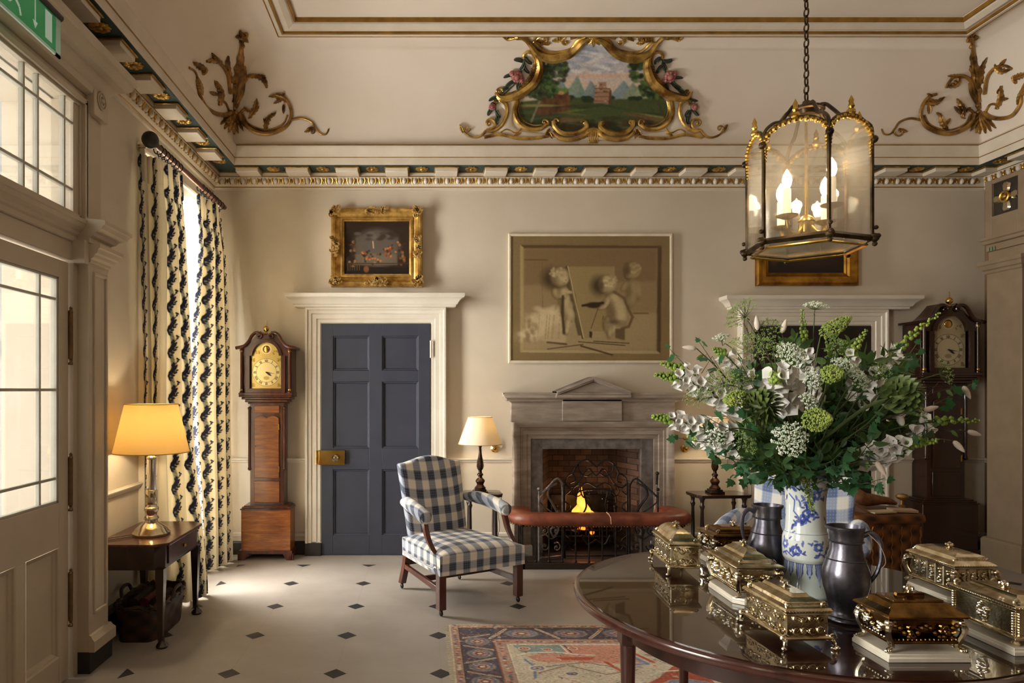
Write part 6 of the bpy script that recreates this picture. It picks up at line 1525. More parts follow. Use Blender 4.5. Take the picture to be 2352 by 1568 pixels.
cv.c = cv.c*.80 + np.array(S('#9a8878'))*.20; cv.noise(.22, 2, 7); cv.noise(.12, 24, 8)
X, Y = np.meshgrid(np.linspace(RX0, RX1, W_), np.linspace(RY1, RY0, H_))
rug = grid_mesh('rug', np.stack([X, Y, np.full_like(X, RZ)], -1), cv.c, Mpig('woven_wool', .95, bs=350, bst=.3, spec=.1))
tag(rug, 'red, ivory and navy patterned oriental rug lying under the round table', 'rug')
m = MB(); m.box(RX0, RX1, RY0, RY1, .0005, RZ-.0005); m.build('rug_backing', M('rug_wool_back', '#8a5a44', None, .95), rug)
m = MB()
for i in range(330):
    y = RY1-.004-i*.0095; m.tube([(RX0+.002, y, RZ*.6), (RX0-.012, y+rs.uniform(-.004, .004), .003), (RX0-.024, y+rs.uniform(-.007, .007), .0015)], .0016, 4)
fg = m.build('fringe', M('rug_fringe', '#cfc4ac', None, .9), rug); fg['kind'] = 'stuff'

# ================================================================== ROUND TABLE
TH, TX, TY, TR = .76, 1.30, 2.46, .745
MTOP, nt, p = base('polished_table_top'); nn = noise(nt, 2.5, 5, (1, 9, 1))
nt.links.new(ramp(nt, nn, S('#1d0e09'), S('#34190f')), p.inputs['Base Color']); p.inputs['Roughness'].default_value = .25; p.inputs['Coat Weight'].default_value = 1; p.inputs['Coat Roughness'].default_value = .015; p.inputs['Coat IOR'].default_value = 1.6; p.inputs['Specular IOR Level'].default_value = .08
rt_ = thing('round_table', 'large round dark mahogany table with a polished reflecting top, standing on the rug', 'table', (TX, TY, RZ))
m = MB(); m.lathe([(.001, TH-.012), (TR-.03, TH-.012), (TR-.022, TH-.006), (TR-.022, TH-.0), (.001, TH)], 128, c=(TX, TY, 0)); m.build('glass_top', MTOP, rt_, world=True, smooth=30)
MRIM = Mwood('table_rim_mahogany', '#1e0d09', '#3e1d15', .22, .7, 3)
m = MB(); m.lathe([(TR-.024, TH-.03), (TR-.024, TH-.004), (TR-.012, TH-.003), (TR-.003, TH-.008), (TR, TH-.018), (TR-.004, TH-.03), (TR-.016, TH-.036), (TR-.05, TH-.038), (.3, TH-.038), (.3, TH-.02), (TR-.024, TH-.02)], 128, c=(TX, TY, 0), caps=False); m.build('moulded_rim', MRIM, rt_, world=True)
m = MB(); rr = .60
m.loft([[(TX+r_*math.cos(2*PI*k/96), TY+r_*math.sin(2*PI*k/96), z) for k in range(96)] for r_, z in ((rr, TH-.038), (rr, TH-.13), (rr-.02, TH-.13), (rr-.02, TH-.038))], caps=False); m.build('apron', MMAHOGD, rt_, world=True)
for x, y in ((.715, 2.40), (1.12, 2.95), (1.515, 2.97), (1.86, 2.55), (1.1, 1.96), (1.6, 1.98)):
    m = MB(); m.box(x-.03, x+.03, y-.03, y+.03, TH-.15, TH-.038)
    m.lathe([(.001, RZ+.001), (.03, RZ+.001), (.036, .02), (.026, .035), (.018, .06), (.020, .3), (.027, TH-.16), (.0285, TH-.15)], 20, c=(x, y, 0)); m.build('leg', MRIM, rt_, world=True, bevel=.002)

# ================================================================== CASKETS
def casket(label, X, Y, W, L, st, rz=0, marble=0, H=.17, mat=None, bulge=0, over=.008, body_h=.08, foot_h=.022, steps=None, fin=1, relief=1, legs='ball', seed=1):
    t = thing('casket', label, 'casket', (X, Y, TH), rz); mat = mat or MCASK; rs = random.Random(seed); z = 0
    if marble:
        c = .03; a, b = W/2+.022, L/2+.022; P = [(-a+c, -b), (a-c, -b), (a, -b+c), (a, b-c), (a-c, b), (-a+c, b), (-a, b-c), (-a, -b+c)] if marble > 1 else [(-a, -b), (a, -b), (a, b), (-a, b)]
        m = MB(); m.loft([[(x*s_, y*s_, zz) for x, y in P] for s_, zz in ((1, 0.0005), (1, .012), (.975, .0135), (.97, .022))]); m.build('marble_base', MMARB, t, bevel=.002); z = .022
    def R4(o, zz): a, b = W/2+o, L/2+o; return [(-a, -b, zz), (a, -b, zz), (a, b, zz), (-a, b, zz)]
    for sx in (-1, 1):
        for sy in (-1, 1):
            m = MB(); fx, fy = sx*(W/2+.002), sy*(L/2+.002)
            if legs == 'scroll':
                m.tube(bez([(fx*.88, fy*.93, z+foot_h+.012), (fx*1.08, fy*1.04, z+foot_h), (fx*1.12, fy*1.06, z+foot_h*.5), (fx*1.06, fy*1.03, z+.007), (fx*1.2, fy*1.09, z+.005)], 14), .0055, 7); m.ball((fx*1.22, fy*1.1, z+.007), .007, 8, 6)
                m.tube(spiral((fx*1.1, fy*1.0, z+foot_h+.006), .012, .003, 0, 8, 14), .003, 5)
            elif legs == 'paw':
                m.tube(bez([(fx*.9, fy*.9, z+foot_h+body_h*.8), (fx*1.10, fy*1.06, z+foot_h+body_h*.75), (fx*1.13, fy*1.08, z+foot_h+body_h*.45), (fx*.98, fy*.98, z+foot_h+.0), (fx*1.0, fy*1.0, z+.012), (fx*1.12, fy*1.06, z+.006)], 18), [.010]*6+[.0085]*6+[.006]*9, 8)
                for k in (-1, 0, 1): m.ball((fx*1.12+k*.006, fy*1.06-.003, z+.005), .005, 6, 5)
                m.ball((fx*1.08, fy*1.06, z+foot_h+body_h*.8), .012, 8, 6)
            else: m.lathe([(.001, 0), (.009, 0), (.012, .006), (.008, .012), (.005, .016), (.010, foot_h)], 12, c=(fx*.94, fy*.96, z))
            m.build('foot', MSILV if legs != 'ball' else mat, t)
    z += foot_h
    m = MB(); m.loft([R4(o, zz) for o, zz in ((.004, z), (.009, z+.002), (.009, z+.008), (.003, z+.012))]); n = 10
    m.loft([R4(-.002+bulge*math.sin(PI*(i/n))*(1-.35*i/n)-(.012*(1-i/n) if bulge else 0), z+.01+(body_h-.014)*i/n) for i in range(n+1)]); 
    m.loft([R4(o, zz) for o, zz in ((.0, z+body_h-.008), (.004, z+body_h-.006), (.004, z+body_h), (0, z+body_h))]); bd = m.build('body', mat, t, smooth=30, bevel=.001)
    def face(k):
        # returns frame fn(a, b, out) and half length
        if k < 2: s_ = -1 if k == 0 else 1; return (lambda a, b, e: (s_*(W/2+e), a, b)), L/2
        s_ = -1 if k == 2 else 1; return (lambda a, b, e: (a, s_*(L/2+e), b)), W/2
    for k in range(4):
        fn, hl = face(k); m = MB(); e0 = .001+bulge*.85-(.003 if bulge else 0)
        if relief == 1:      # scrolling foliage over the whole panel
            nn_ = max(2, int(hl*2/.028)); 
            for i in range(nn_):
                for j in range(2):
                    a = -hl+.016+(i+.5)*(2*hl-.032)/nn_; b = z+.024+j*(body_h-.044)+rs.uniform(-.003, .003); s_ = 1 if (i+j) % 2 else -1; r_ = .0125
                    m.tube([fn(a+r_*(1-.8*q_/16)*math.cos(s_*7.5*q_/16), b+r_*(1-.8*q_/16)*math.sin(s_*7.5*q_/16), e0) for q_ in range(17)], [.0024]*16+[.004], 5)
                    m.ball(fn(a+.014*s_, b, e0), .0035, 6, 4)
        elif relief == 2:    # small crest in the centre with plain sides and end pilasters
            for i in range(26): a, b = rs.gauss(0, .011), rs.gauss(0, .010); m.ball(fn(a, z+body_h*.5+b, e0), .0048, 6, 4)
            m.tube([fn(.02*math.cos(q_*PI/8), z+body_h*.5+.021*math.sin(q_*PI/8), e0) for q_ in range(16)], .002, 5, closed=True)
            for s_ in (-1, 1):
                for i in range(9): m.ball(fn(s_*(hl-.009), z+.014+i*(body_h-.026)/8, e0), .0045, 6, 4)
        elif relief == 3:    # figures between pilasters
            nn_ = max(2, int(hl*2/.036))
            for i in range(nn_+1):
                a = -hl+.010+i*(2*hl-.020)/nn_; m.tube([fn(a, z+.012, e0), fn(a, z+body_h-.008, e0)], .004, 6)
            for i in range(nn_):
                a = -hl+.010+(i+.5)*(2*hl-.020)/nn_
                m.ball(fn(a, z+body_h*.74, e0), .0065, 7, 6)
                for q_ in range(9): m.ball(fn(a+rs.uniform(-.007, .007), z+.016+rs.uniform(0, .55)*body_h, e0), .006, 6, 4)
        elif relief == 4:    # heavy masks and swags on a swelling body
            for i in range(int(hl*2/.012)):
                a = -hl+.006+i*.012; b = z+body_h*(.5+.22*math.cos(i*.9)); m.ball(fn(a, b, e0), .0075, 7, 5); m.ball(fn(a, z+body_h*.18, e0-.002), .0035, 6, 4)
            for a0 in (-.5, .5):
                for q_ in range(7): m.ball(fn(a0*hl+rs.uniform(-.008, .008), z+body_h*.55+rs.uniform(-.012, .012), e0+.003), .007, 6, 5)
        m.build('relief_panel', MSILV if k in (0,) else mat, bd)
    z += body_h
    steps = steps or [(over, 0), (over+.002, .004), (over, .010), (-.012, .018), (-.016, .028), (-.030, .034), (-.040, .05)]
    m = MB(); m.loft([R4(o, z+.001+dz) for o, dz in steps]); ld = m.build('lid', mat, t, smooth=20, bevel=.0012)
    m = MB(); 
    for s_ in (-1, 1):
        n_ = int(L/.0085)
        for i in range(n_): m.ball((s_*(W/2+over+.002), -L/2+(i+.5)*L/n_, z+.006), .0028, 5, 4)
        n_ = int(W/.0085)
        for i in range(n_): m.ball((-W/2+(i+.5)*W/n_, s_*(L/2+over+.002), z+.006), .0028, 5, 4)
    for sx in (-1, 1):
        for sy in (-1, 1): m.tube(spiral((sx*(W/2-.01), sy*(L/2-.01), z+.018), .010, .003, 0, 7, 12), .0028, 5)
    m.build('lid_beading', MSILV, ld)
    zt = z+steps[-1][1]
    m = MB(); s_ = max(.6, (H-zt)/.035) if H > zt else .8
    m.lathe([(.001, 0), (.014, 0), (.016, .004), (.008, .007), (.005, .011), (.011, .016), (.013, .021), (.009, .026), (.004, .028), (.006, .033), (.001, .038)], 12, c=(0, 0, 0)); m.v = [(x, y, zt+zz*s_) for x, y, zz in m.v]
    for k in range(5): m.ball((.010*math.cos(k*1.256), .010*math.sin(k*1.256), zt+.021*s_), .005, 6, 4)
    m.build('finial', MSILV, ld); return t
PYR = [(.006, 0), (.008, .004), (.006, .009), (-.006, .014), (-.012, .026), (-.022, .040), (-.036, .052), (-.044, .056)]
casket('small pale brass casket with a pyramid lid at the round table\'s far left edge', 1.045, 2.84, .112, .245, 0, R(-4), 0, .175, MCASK, steps=PYR, body_h=.088, foot_h=.03, legs='scroll', seed=2)
casket('gilt casket on white marble, with a stepped lid and swelling sides, left of the vase', 1.155, 2.47, .13, .215, 0, 0, 2, .19, MCASK, .014, .016, .085, .015, steps=[(.018, 0), (.02, .006), (.016, .010), (-.004, .016), (-.010, .026), (-.026, .032), (-.032, .040), (-.046, .048), (-.05, .056)], relief=4, legs='paw', seed=3)
casket('brass casket with scroll panels, standing without marble in front of the vase', 1.088, 2.06, .125, .225, 0, R(3), 0, .15, MCASK, steps=[(.006, 0), (.008, .005), (.004, .012), (-.008, .016), (-.012, .026), (-.034, .034), (-.04, .044)], body_h=.078, foot_h=.026, legs='scroll', seed=4)
casket('dark gilt casket on marble with a figure on its lid, behind the left pewter jug', 1.33, 2.94, .20, .13, 0, 0, 2, .18, MCASKD, .010, .018, .078, .02, steps=[(.02, 0), (.024, .006), (.018, .012), (-.01, .016), (-.016, .028), (-.03, .032), (-.04, .036)], relief=4, legs='paw', seed=5)
casket('low bronze casket with paw feet on a white marble slab, beside the right jug', 1.37, 1.93, .18, .115, 0, 0, 1, .17, MCASKD, .012, .016, .072, .022, steps=[(.018, 0), (.022, .005), (.018, .010), (.0, .020), (-.012, .034), (-.02, .036), (-.02, .040), (-.05, .042), (-.052, .052)], relief=4, legs='paw', seed=6)
casket('gilt casket with columned figure panels on marble, at the right far side of the table', 1.90, 2.47, .13, .215, 0, 0, 2, .19, MCASK, 0, .008, .088, .016, steps=[(.010, 0), (.012, .005), (.008, .010), (-.006, .018), (-.012, .032), (-.022, .036), (-.04, .042)], relief=3, legs='paw', seed=7)
casket('plain long brass casket with a small side crest, on marble at the right edge', 1.728, 2.035, .135, .235, 0, 0, 1, .17, MCASK, 0, .006, .085, .014, steps=[(.006, 0), (.008, .006), (.004, .012), (-.01, .014), (-.03, .022), (-.04, .03)], relief=2, seed=8)

# ================================================================== JUGS
def jug(label, X, Y, rz):
    t = thing('pewter_jug', label, 'jug', (X, Y, TH), rz); m = MB()
    m.lathe([(.001, .001), (.054, .001), (.058, .006), (.057, .014), (.050, .022), (.049, .034), (.056, .07), (.066, .11), (.069, .14), (.066, .165), (.055, .20), (.046, .23), (.045, .25), (.047, .252), (.049, .258), (.049, .288), (.053, .294), (.054, .302), (.049, .303), (.045, .29), (.042, .25), (.05, .2), (.06, .15), (.05, .05), (.001, .02)], 40,
        fl=lambda a, z: 1+(.10*max(0, math.cos(a))**8 if z > .29 else 0)); b = m.build('body', MPEWT, t)
    m = MB(); pts = bez([(-.046, 0, .275), (-.07, 0, .285), (-.092, 0, .26), (-.095, 0, .21), (-.085, 0, .165), (-.066, 0, .13)], 22); m.tube(pts, [.0085-.003*i/22 for i in range(len(pts))], 8); m.build('handle', MPEWT, t)
    m = MB()
    for z, r_ in ((.255, .050), (.018, .056), (.198, .0565)): m.tube([(r_*math.cos(2*PI*k/40), r_*math.sin(2*PI*k/40), z) for k in range(40)], .0022, 5, closed=True)
    m.build('turned_bands', MPEWT, b); return t
jug('dark pewter jug with a loop handle, standing left of the blue and white vase', 1.305, 2.60, 0)
j2 = jug('dark pewter jug with a cord knotted to its handle, standing right of the vase', 1.355, 2.195, R(155))
m = MB(); m.tube(bez([(-.06, .01, .285), (-.09, .02, .25), (-.105, .015, .20), (-.09, .0, .16), (-.1, .01, .10), (-.085, .02, .05), (-.10, .03, .045), (-.09, .02, .02), (-.09, .02, .004)], 50), .0013, 5); m.build('cord', M('grey_cord', '#8c7a6c', None, .7), j2)

# ================================================================== VASE
VXc, VYc = 1.37, 2.455
va = thing('vase', 'tall blue and white porcelain vase holding the flowers in the middle of the round table', 'vase', (VXc, VYc, TH))
pr = [(.078, .001), (.084, .006), (.084, .014), (.077, .045), (.069, .10), (.067, .128), (.070, .133), (.0745, .14), (.076, .17), (.0755, .21), (.071, .228), (.067, .236), (.065, .27), (.064, .33), (.067, .37), (.076, .41), (.09, .437), (.1, .446)]
zz = np.linspace(.001, .446, 300); rr = np.interp(zz, [p_[1] for p_ in pr], [p_[0] for p_ in pr]); k5 = np.ones(7)/7; rr = np.concatenate([rr[:3], np.convolve(rr, k5, 'valid'), rr[-3:]])
NU = 420; cv = CV(NU, 300, '#cdd2cc', asp=1.03); rs = random.Random(31)        # v=0 at the foot, u=.5 to the front
B1, B2, B3 = '#2f3f86', '#4a5ea8', '#8a9bc4'
def V(u, z): return (u, z/.447)
cv.rect(0, 0, 1, .128/.447, '#b4bfb8'); cv.rect(0, .0, 1, .012/.447, '#a7afa6')
for k in range(14):
    u = k/14+.02; lng = k % 2; zb = .045 if lng else .075; w_ = .030 if lng else .024
    cv.poly([V(u-w_, .128), V(u+w_, .128), V(u+w_*.85, .11), V(u+w_*.95, .095), V(u+w_*.5, .08 if lng else .09), V(u, zb), V(u-w_*.5, .08 if lng else .09), V(u-w_*.95, .095), V(u-w_*.85, .11)], B1, .9)
    for s_ in (-.5, 0, .5): cv.line([V(u+w_*s_, .126), V(u+w_*s_*.4, zb+.012)], .003, '#aebad2', .8)
for z in (.130, .232, .0125): cv.rect(0, (z-.0015)/.447, 1, z/.447, B1, .9)
def blossom(u, z, r_, c1=B1):
    for k in range(6): a = k*PI/3; cv.ell(u+r_*.75*math.cos(a)/1.03, (z/.447)+r_*.75*math.sin(a), r_*.5, r_*.5, c1, soft=.25, a=.9)
    cv.ell(u, z/.447, r_*.4, r_*.4, '#d8dcd8', soft=.3)
def leafv(u, z, l_, a, c_=B1): cv.ell(u+l_*.5*math.cos(a), z/.447+l_*.5*math.sin(a), l_*.5, l_*.22, c_, rot=a, soft=.25, a=.9)
for k in range(4):
    u0 = .06+k*.25
    cv.line([(u0-.08, .155/.447), (u0-.03, .165/.447), (u0+.02, .15/.447), (u0+.08, .175/.447)], .006, B2)
    blossom(u0+.045, .172, .035); blossom(u0-.05, .19, .03, B2)
    for i in range(20): leafv(u0+rs.uniform(-.10, .10), rs.uniform(.15, .21), .035, rs.uniform(0, 6.28), rs.choice([B1, B2]))
for k in range(3):
    u0 = k/3+.08
    br = [(u0-.1, .26), (u0-.03, .275), (u0+.03, .30), (u0+.01, .335), (u0+.07, .36), (u0+.12, .385)]
    cv.line([V(*b) for b in br], .007, B1); cv.line([V(u0-.02, .28), V(u0-.09, .31), V(u0-.08, .35), V(u0-.13, .37)], .006, B2)
    for b in (br[1], br[2], br[4]): blossom(b[0]+.02, b[1]+.01, .034, rs.choice([B1, B2]))
    for i in range(44): b = rs.choice(br); leafv(b[0]+rs.uniform(-.07, .07), b[1]+rs.uniform(-.02, .02), rs.uniform(.03, .055), rs.uniform(0, 6.28), rs.choice([B1, B1, B2]))
for i in range(60): cv.ell(rs.random(), rs.uniform(.385, .41)/.447, .016, .012, rs.choice([B1, B2, B3]), soft=.4, a=.8)
cv.rect(0, .434/.447, 1, 1, B2, .7); cv.noise(.03, 12, 2)
Uu, Vv = np.meshgrid(np.linspace(0, 1, NU), zz); A = -PI/2+2*PI*(Uu-.5); Rr = rr[:, None]
P = np.stack([Rr*np.cos(A), Rr*np.sin(A), Vv], -1)
grid_mesh('porcelain_body', P, cv.c, Mpig('glazed_porcelain', .12, .6), va)
m = MB(); m.lathe([(.0995, .446), (.100, .449), (.096, .449), (.072, .41), (.062, .36), (.06, .25), (.001, .24)], 48, caps=False); m.lathe([(.078, .001), (.001, .001)], 40, caps=False); m.build('inner_wall', M('porcelain_white', '#c8cdc8', None, .15, coat=.5), va)
# ================================================================== FLOWERS
NECK = Vector((VXc, VYc, TH+.40)); FR = random.Random(77)
MLEAF = Mtransl('dark_leaf', '#35502a', .22, .42, '#6a8a38'); MLEAF2 = Mtransl('mid_green_leaf', '#557438', .25, .42, '#86a648'); MIVY = Mtransl('ivy_leaf', '#2c5534', .2, .35, '#5a8a40')
MSTEM = M('green_stem', '#4c5c2c', '#3a4a24', .6); MTWIG = M('brown_twig', '#4a3826', '#33261a', .7)
MPETAL = Mtransl('white_petal', '#f6f3ee', .2, .5, '#f4f0e6'); MBUDG = M('lime_bud', '#93a848', '#6f8a34', .5); MUMBW = M('white_umbel', '#dfe2d2', '#b4c2a2', .7, ns=30); MUMBG = M('green_umbel', '#93a55a', '#6c8444', .6, ns=30)
MPANI = M('lime_panicle', '#9aa850', '#71863a', .6, ns=40); MARTI = M('artichoke_green', '#66763c', '#43522c', .5, ns=30); MMAGN = M('magnolia_bud', '#e6ddd0', '#c8b4a4', .5, ns=12); MAMAR = M('amaranth_green', '#8a9c48', '#5f7434', .7, ns=30)
def axm(d, roll=0):
    d = Vector(d).normalized(); return d.to_track_quat('Z', 'Y').to_matrix().to_4x4() @ Matrix.Rotation(roll, 4, 'Z')
def octa(m, c, r): x, y, z = c; m.add([(x+r, y, z), (x-r, y, z), (x, y+r, z), (x, y-r, z), (x, y, z+r), (x, y, z-r)], [(0,2,4),(2,1,4),(1,3,4),(3,0,4),(2,0,5),(1,2,5),(3,1,5),(0,3,5)])
def leaf(m, p, d, l_, w_, roll, kind='ovate', curl=.3):
    Mx = Matrix.Translation(p) @ axm(d, roll)
    if kind == 'ivy':
        out = [(0, 0), (.28, .05), (.5, .22), (.34, .36), (.42, .62), (.2, .62), (0, 1.0)]
        L_ = [(x*w_, y*l_) for x, y in out]; vs = [(0, .035*0, 0)]
        ctr = [(0, -.0, y) for y in (0, .1*l_, .3*l_, .45*l_, .6*l_, .7*l_, 1.0*l_)]
        vs = []; 
        for (x, y), c in zip(L_, ctr): vs += [(-x, .12*x+curl*.3*y*y/l_, y), (0, curl*.3*c[2]**2/l_, c[2]), (x, .12*x+curl*.3*y*y/l_, y)]
        fs = []
        for i in range(6): a = i*3; fs += [(a, a+1, a+4, a+3), (a+1, a+2, a+5, a+4)]
        m.add(vs, fs, Mx); return
    n = 5; vs = []; fs = []
    for i in range(n+1):
        t = i/n; w2 = w_*.5*math.sin(PI*min(1, t*.93+.07))**.8*(1-.25*t); y = curl*l_*t*t
        if i == n: w2 = .0004
        vs += [(-w2, y+w2*.35, t*l_), (0, y, t*l_), (w2, y+w2*.35, t*l_)]
    for i in range(n): a = i*3; fs += [(a, a+1, a+4, a+3), (a+1, a+2, a+5, a+4)]
    m.add(vs, fs, Mx)
def path(tip, sag=.0, lift=.06, start=None):
    s_ = start or (NECK + Vector((FR.uniform(-.035, .035), FR.uniform(-.035, .035), FR.uniform(-.12, .0))))
    out = Vector(tip)-s_; mid = s_ + out*.45 + Vector((0, 0, lift+.12*math.hypot(out.x, out.y)))
    a = s_ + (mid-s_)*.3 + Vector((0, 0, .05)); e = Vector(tip); b = mid.lerp(e, .6) + Vector((0, 0, lift*.5))
    b.z -= sag*.2
    return bez([s_, a, mid, b, e], 40)
def tan(P, i): return (P[min(i+1, len(P)-1)]-P[max(i-1, 0)]).normalized()
def rv(k=1): return Vector((FR.gauss(0, k), FR.gauss(0, k), FR.gauss(0, k)))
def fl_thing(name, label, cat, group=None): return thing(name, label, cat, tuple(NECK), 0, group)
def foxglove(label, tip, frac=.5, bells=26, green=.3, pink=False, lift=.05, size=1.0, group=None, nb=14):
    t = fl_thing('foxglove', label, 'flower', group); P = path(tip, lift=lift); n = len(P)
    m = MB(); m.tube(P, taper(n, .004, .0014), 6); m.build('stem', MSTEM, t, world=True)
    L = [0]; 
    for i in range(1, n): L.append(L[-1]+(P[i]-P[i-1]).length)
    def pt(s_):
        q_ = s_*L[-1]; i = max(1, min(n-1, next((k for k in range(n) if L[k] >= q_), n-1))); return P[i], tan(P, i)
    m = MB(); g = MB(); s0 = 1-frac
    for k in range(bells):
        u = k/(bells-1); s_ = s0 + frac*(1-green)*u; p_, tg = pt(s_); a = k*2.4; side = tg.orthogonal().normalized(); side.rotate(Quaternion(tg, a))
        d = (side*1.0 + Vector((0, -.5, -.45)) + tg*.15); sz = size*(.044-.016*u)*FR.uniform(.85, 1.1)
        Mx = Matrix.Translation(p_+side*.004) @ axm(d, FR.random()*6)
        m.lathe([(.10*sz, 0), (.24*sz, .22*sz), (.30*sz, .5*sz), (.34*sz, .8*sz), (.52*sz, 1.02*sz), (.50*sz, 1.03*sz), (.30*sz, .8*sz), (.2*sz, .3*sz), (.001, .12*sz)], 9, M=Mx, fl=lambda a_, z: 1+(.16*math.sin(5*a_) if z > .9*sz else 0), caps=False)
        g.ball(p_+side*.004, .0038*size, 6, 4)
    m.build('bells', MPETAL, t, world=True)
    for k in range(nb+14):
        u = k/(nb+13); s_ = 1-frac*green*(1-u)-.001; p_, tg = pt(s_); side = tg.orthogonal().normalized(); side.rotate(Quaternion(tg, k*2.4)); r_ = size*(.0085-.0055*u)
        g.ball(p_+side*r_*1.5, r_, 6, 5, sc=(1, 1, 1.15)); leaf(g, p_, side*1+tg*.8, .016*(1.2-u), .007, FR.random()*6)
    for k in range(10): p_, tg = pt(s0+frac*.8*FR.random()); leaf(g, p_, rv()+tg, .02, .008, 0)
    g.build('buds', MBUDG, t, world=True); return t
def umbel(label, tip, d, R_=.055, mat=None, rays=34, bl=13, br=.0021, dome=.7, name='umbel', lift=.06, group=None, back=None):
    t = fl_thing(name, label, 'flower', group); d = Vector(d).normalized(); hub = Vector(tip)-d*R_*dome
    P = path(hub, lift=lift); P[-2] = hub-d*.02; m = MB(); m.tube(P, taper(len(P), .003, .0018), 6)
    g = MB(); A = axm(d).to_3x3()
    for k in range(rays):
        r_ = math.sqrt((k+.5)/rays); a = k*2.399963; e = hub + A @ Vector((R_*r_*math.cos(a), R_*r_*math.sin(a), R_*dome*(1-.55*r_*r_)*FR.uniform(.93, 1.07)))
        m.tube([hub, hub.lerp(e, .5)+A @ Vector((0, 0, -.004*r_)), e], .0006, 3, caps=False)
        ax = (e-hub).normalized()
        for j in range(bl):
            q_ = Vector((FR.gauss(0, 1), FR.gauss(0, 1), FR.gauss(0, .6))).normalized()*R_*.15*FR.random()**.4; octa(g, e+q_, br*FR.uniform(.7, 1.3))
    m.build('stalk', MSTEM, t, world=True); g.build('florets', mat or MUMBW, t, world=True, smooth=0); return t
def panicle(label, base_, tip, R_=.035, mat=None, n=520, name='panicle_flower', br=.0032):
    t = fl_thing(name, label, 'flower'); b, e = Vector(base_), Vector(tip); P = path(b, lift=.04); m = MB(); m.tube(P, taper(len(P), .0035, .002), 6); m.tube([b, e], .0018, 5); m.build('stalk', MSTEM, t, world=True)
    g = MB(); ax = (e-b).normalized(); o_ = ax.orthogonal().normalized()
    for k in range(n):
        u = FR.random()**.8; s_ = o_.copy(); s_.rotate(Quaternion(ax, FR.random()*6.28)); r_ = R_*(math.sin(PI*min(1, .18+u*.82))**.7)*FR.uniform(.75, 1.05); octa(g, b.lerp(e, u)+s_*r_, br*FR.uniform(.7, 1.3))
    g.build('florets', mat or MPANI, t, world=True, smooth=0); return t
def artichoke(label, c, d, r_):
    t = fl_thing('artichoke', label, 'flower'); c = Vector(c); d = Vector(d).normalized(); P = path(c-d*r_, lift=.03); m = MB(); m.tube(P, .006, 7); m.build('stalk', MSTEM, t, world=True)
    g = MB(); A = axm(d).to_3x3()
    for row in range(7):
        th = .25+row*.36; n = 5+int(9*math.sin(th))
        for k in range(n):
            a = 2*PI*(k+.5*(row % 2))/n; rad = math.sin(th)*r_; z = math.cos(th)*r_
            p_ = c + A @ Vector((rad*math.cos(a), rad*math.sin(a), z-.25*r_)); out = (A @ Vector((math.cos(a)*(.25+.35*math.sin(th)), math.sin(a)*(.25+.35*math.sin(th)), 1))).normalized()
            leaf(g, p_-out*r_*.25, out, r_*.95, r_*.62, math.atan2(0, 1)+a, curl=-.12)
    g.ball(c-d*.1*r_, r_*.72, 12, 8); g.build('scales', MARTI, t, world=True); return t
def magnolia(label, tip, d, l_=.05, group=None, leaves=3):
    t = fl_thing('magnolia_twig', label, 'branch', group); tip = Vector(tip); d = Vector(d).normalized(); P = path(tip, lift=.03); m = MB(); m.tube(P, taper(len(P), .0035, .0018), 6)
    for k in range(3): i = 18+k*6; p_ = P[i]; m.tube([p_, p_+rv(.02)+tan(P, i)*.04, p_+tan(P, i)*.07+rv(.03)], .0012, 5)
    m.build('twig', MTWIG, t, world=True)
    m = MB(); m.lathe([(.0015, 0), (.007, .10*l_), (.0095, .3*l_), (.009, .55*l_), (.005, .85*l_), (.0005, l_)], 10, M=Matrix.Translation(tip) @ axm(d)); m.build('bud', MMAGN, t, world=True)
    m = MB()
    for k in range(leaves): leaf(m, P[-4-k*2], rv()+d, .03, .014, FR.random()*6)
    m.build('leaflet', MLEAF2, t, world=True); return t
def spray(label, tip, kind='ovate', n=26, l_=.05, w_=.028, mat=None, sag=0, lift=.06, group=None, name='foliage_spray', from_=.35, cat='foliage', twig=None):
    t = fl_thing(name, label, cat, group); P = path(tip, sag=sag, lift=lift); m = MB(); m.tube(P, taper(len(P), .003, .001), 5); m.build('stem', twig or MSTEM, t, world=True)
    g = MB(); N = len(P)
    for k in range(n):
        i = int((from_+(1-from_)*((k+FR.random())/n))*(N-1)); p_, tg = P[i], tan(P, i); s_ = tg.orthogonal().normalized(); s_.rotate(Quaternion(tg, FR.random()*6.28))
        d = s_*FR.uniform(.6, 1.2)+tg*FR.uniform(.2, .9)+Vector((0, -.15, -.15 if kind != 'ivy' else -.5)); sz = FR.uniform(.65, 1.15)
        q_ = p_+d.normalized()*.008
        if kind == 'ivy': q_ = p_+d.normalized()*FR.uniform(.01, .03); g.tube([p_, q_], .0007, 3)
        leaf(g, q_, d, l_*sz, w_*sz*(1.6 if kind == 'ivy' else 1), FR.random()*6.28, kind, FR.uniform(-.3, .35))
    leaf(g, P[-1], tan(P, N-1), l_*.7, w_*.7, FR.random()*6, kind); g.build('leaves', mat or MLEAF, t, world=True, smooth=50); return t
def A3(px, py, d=2.42): return tuple(at(px, py, d))
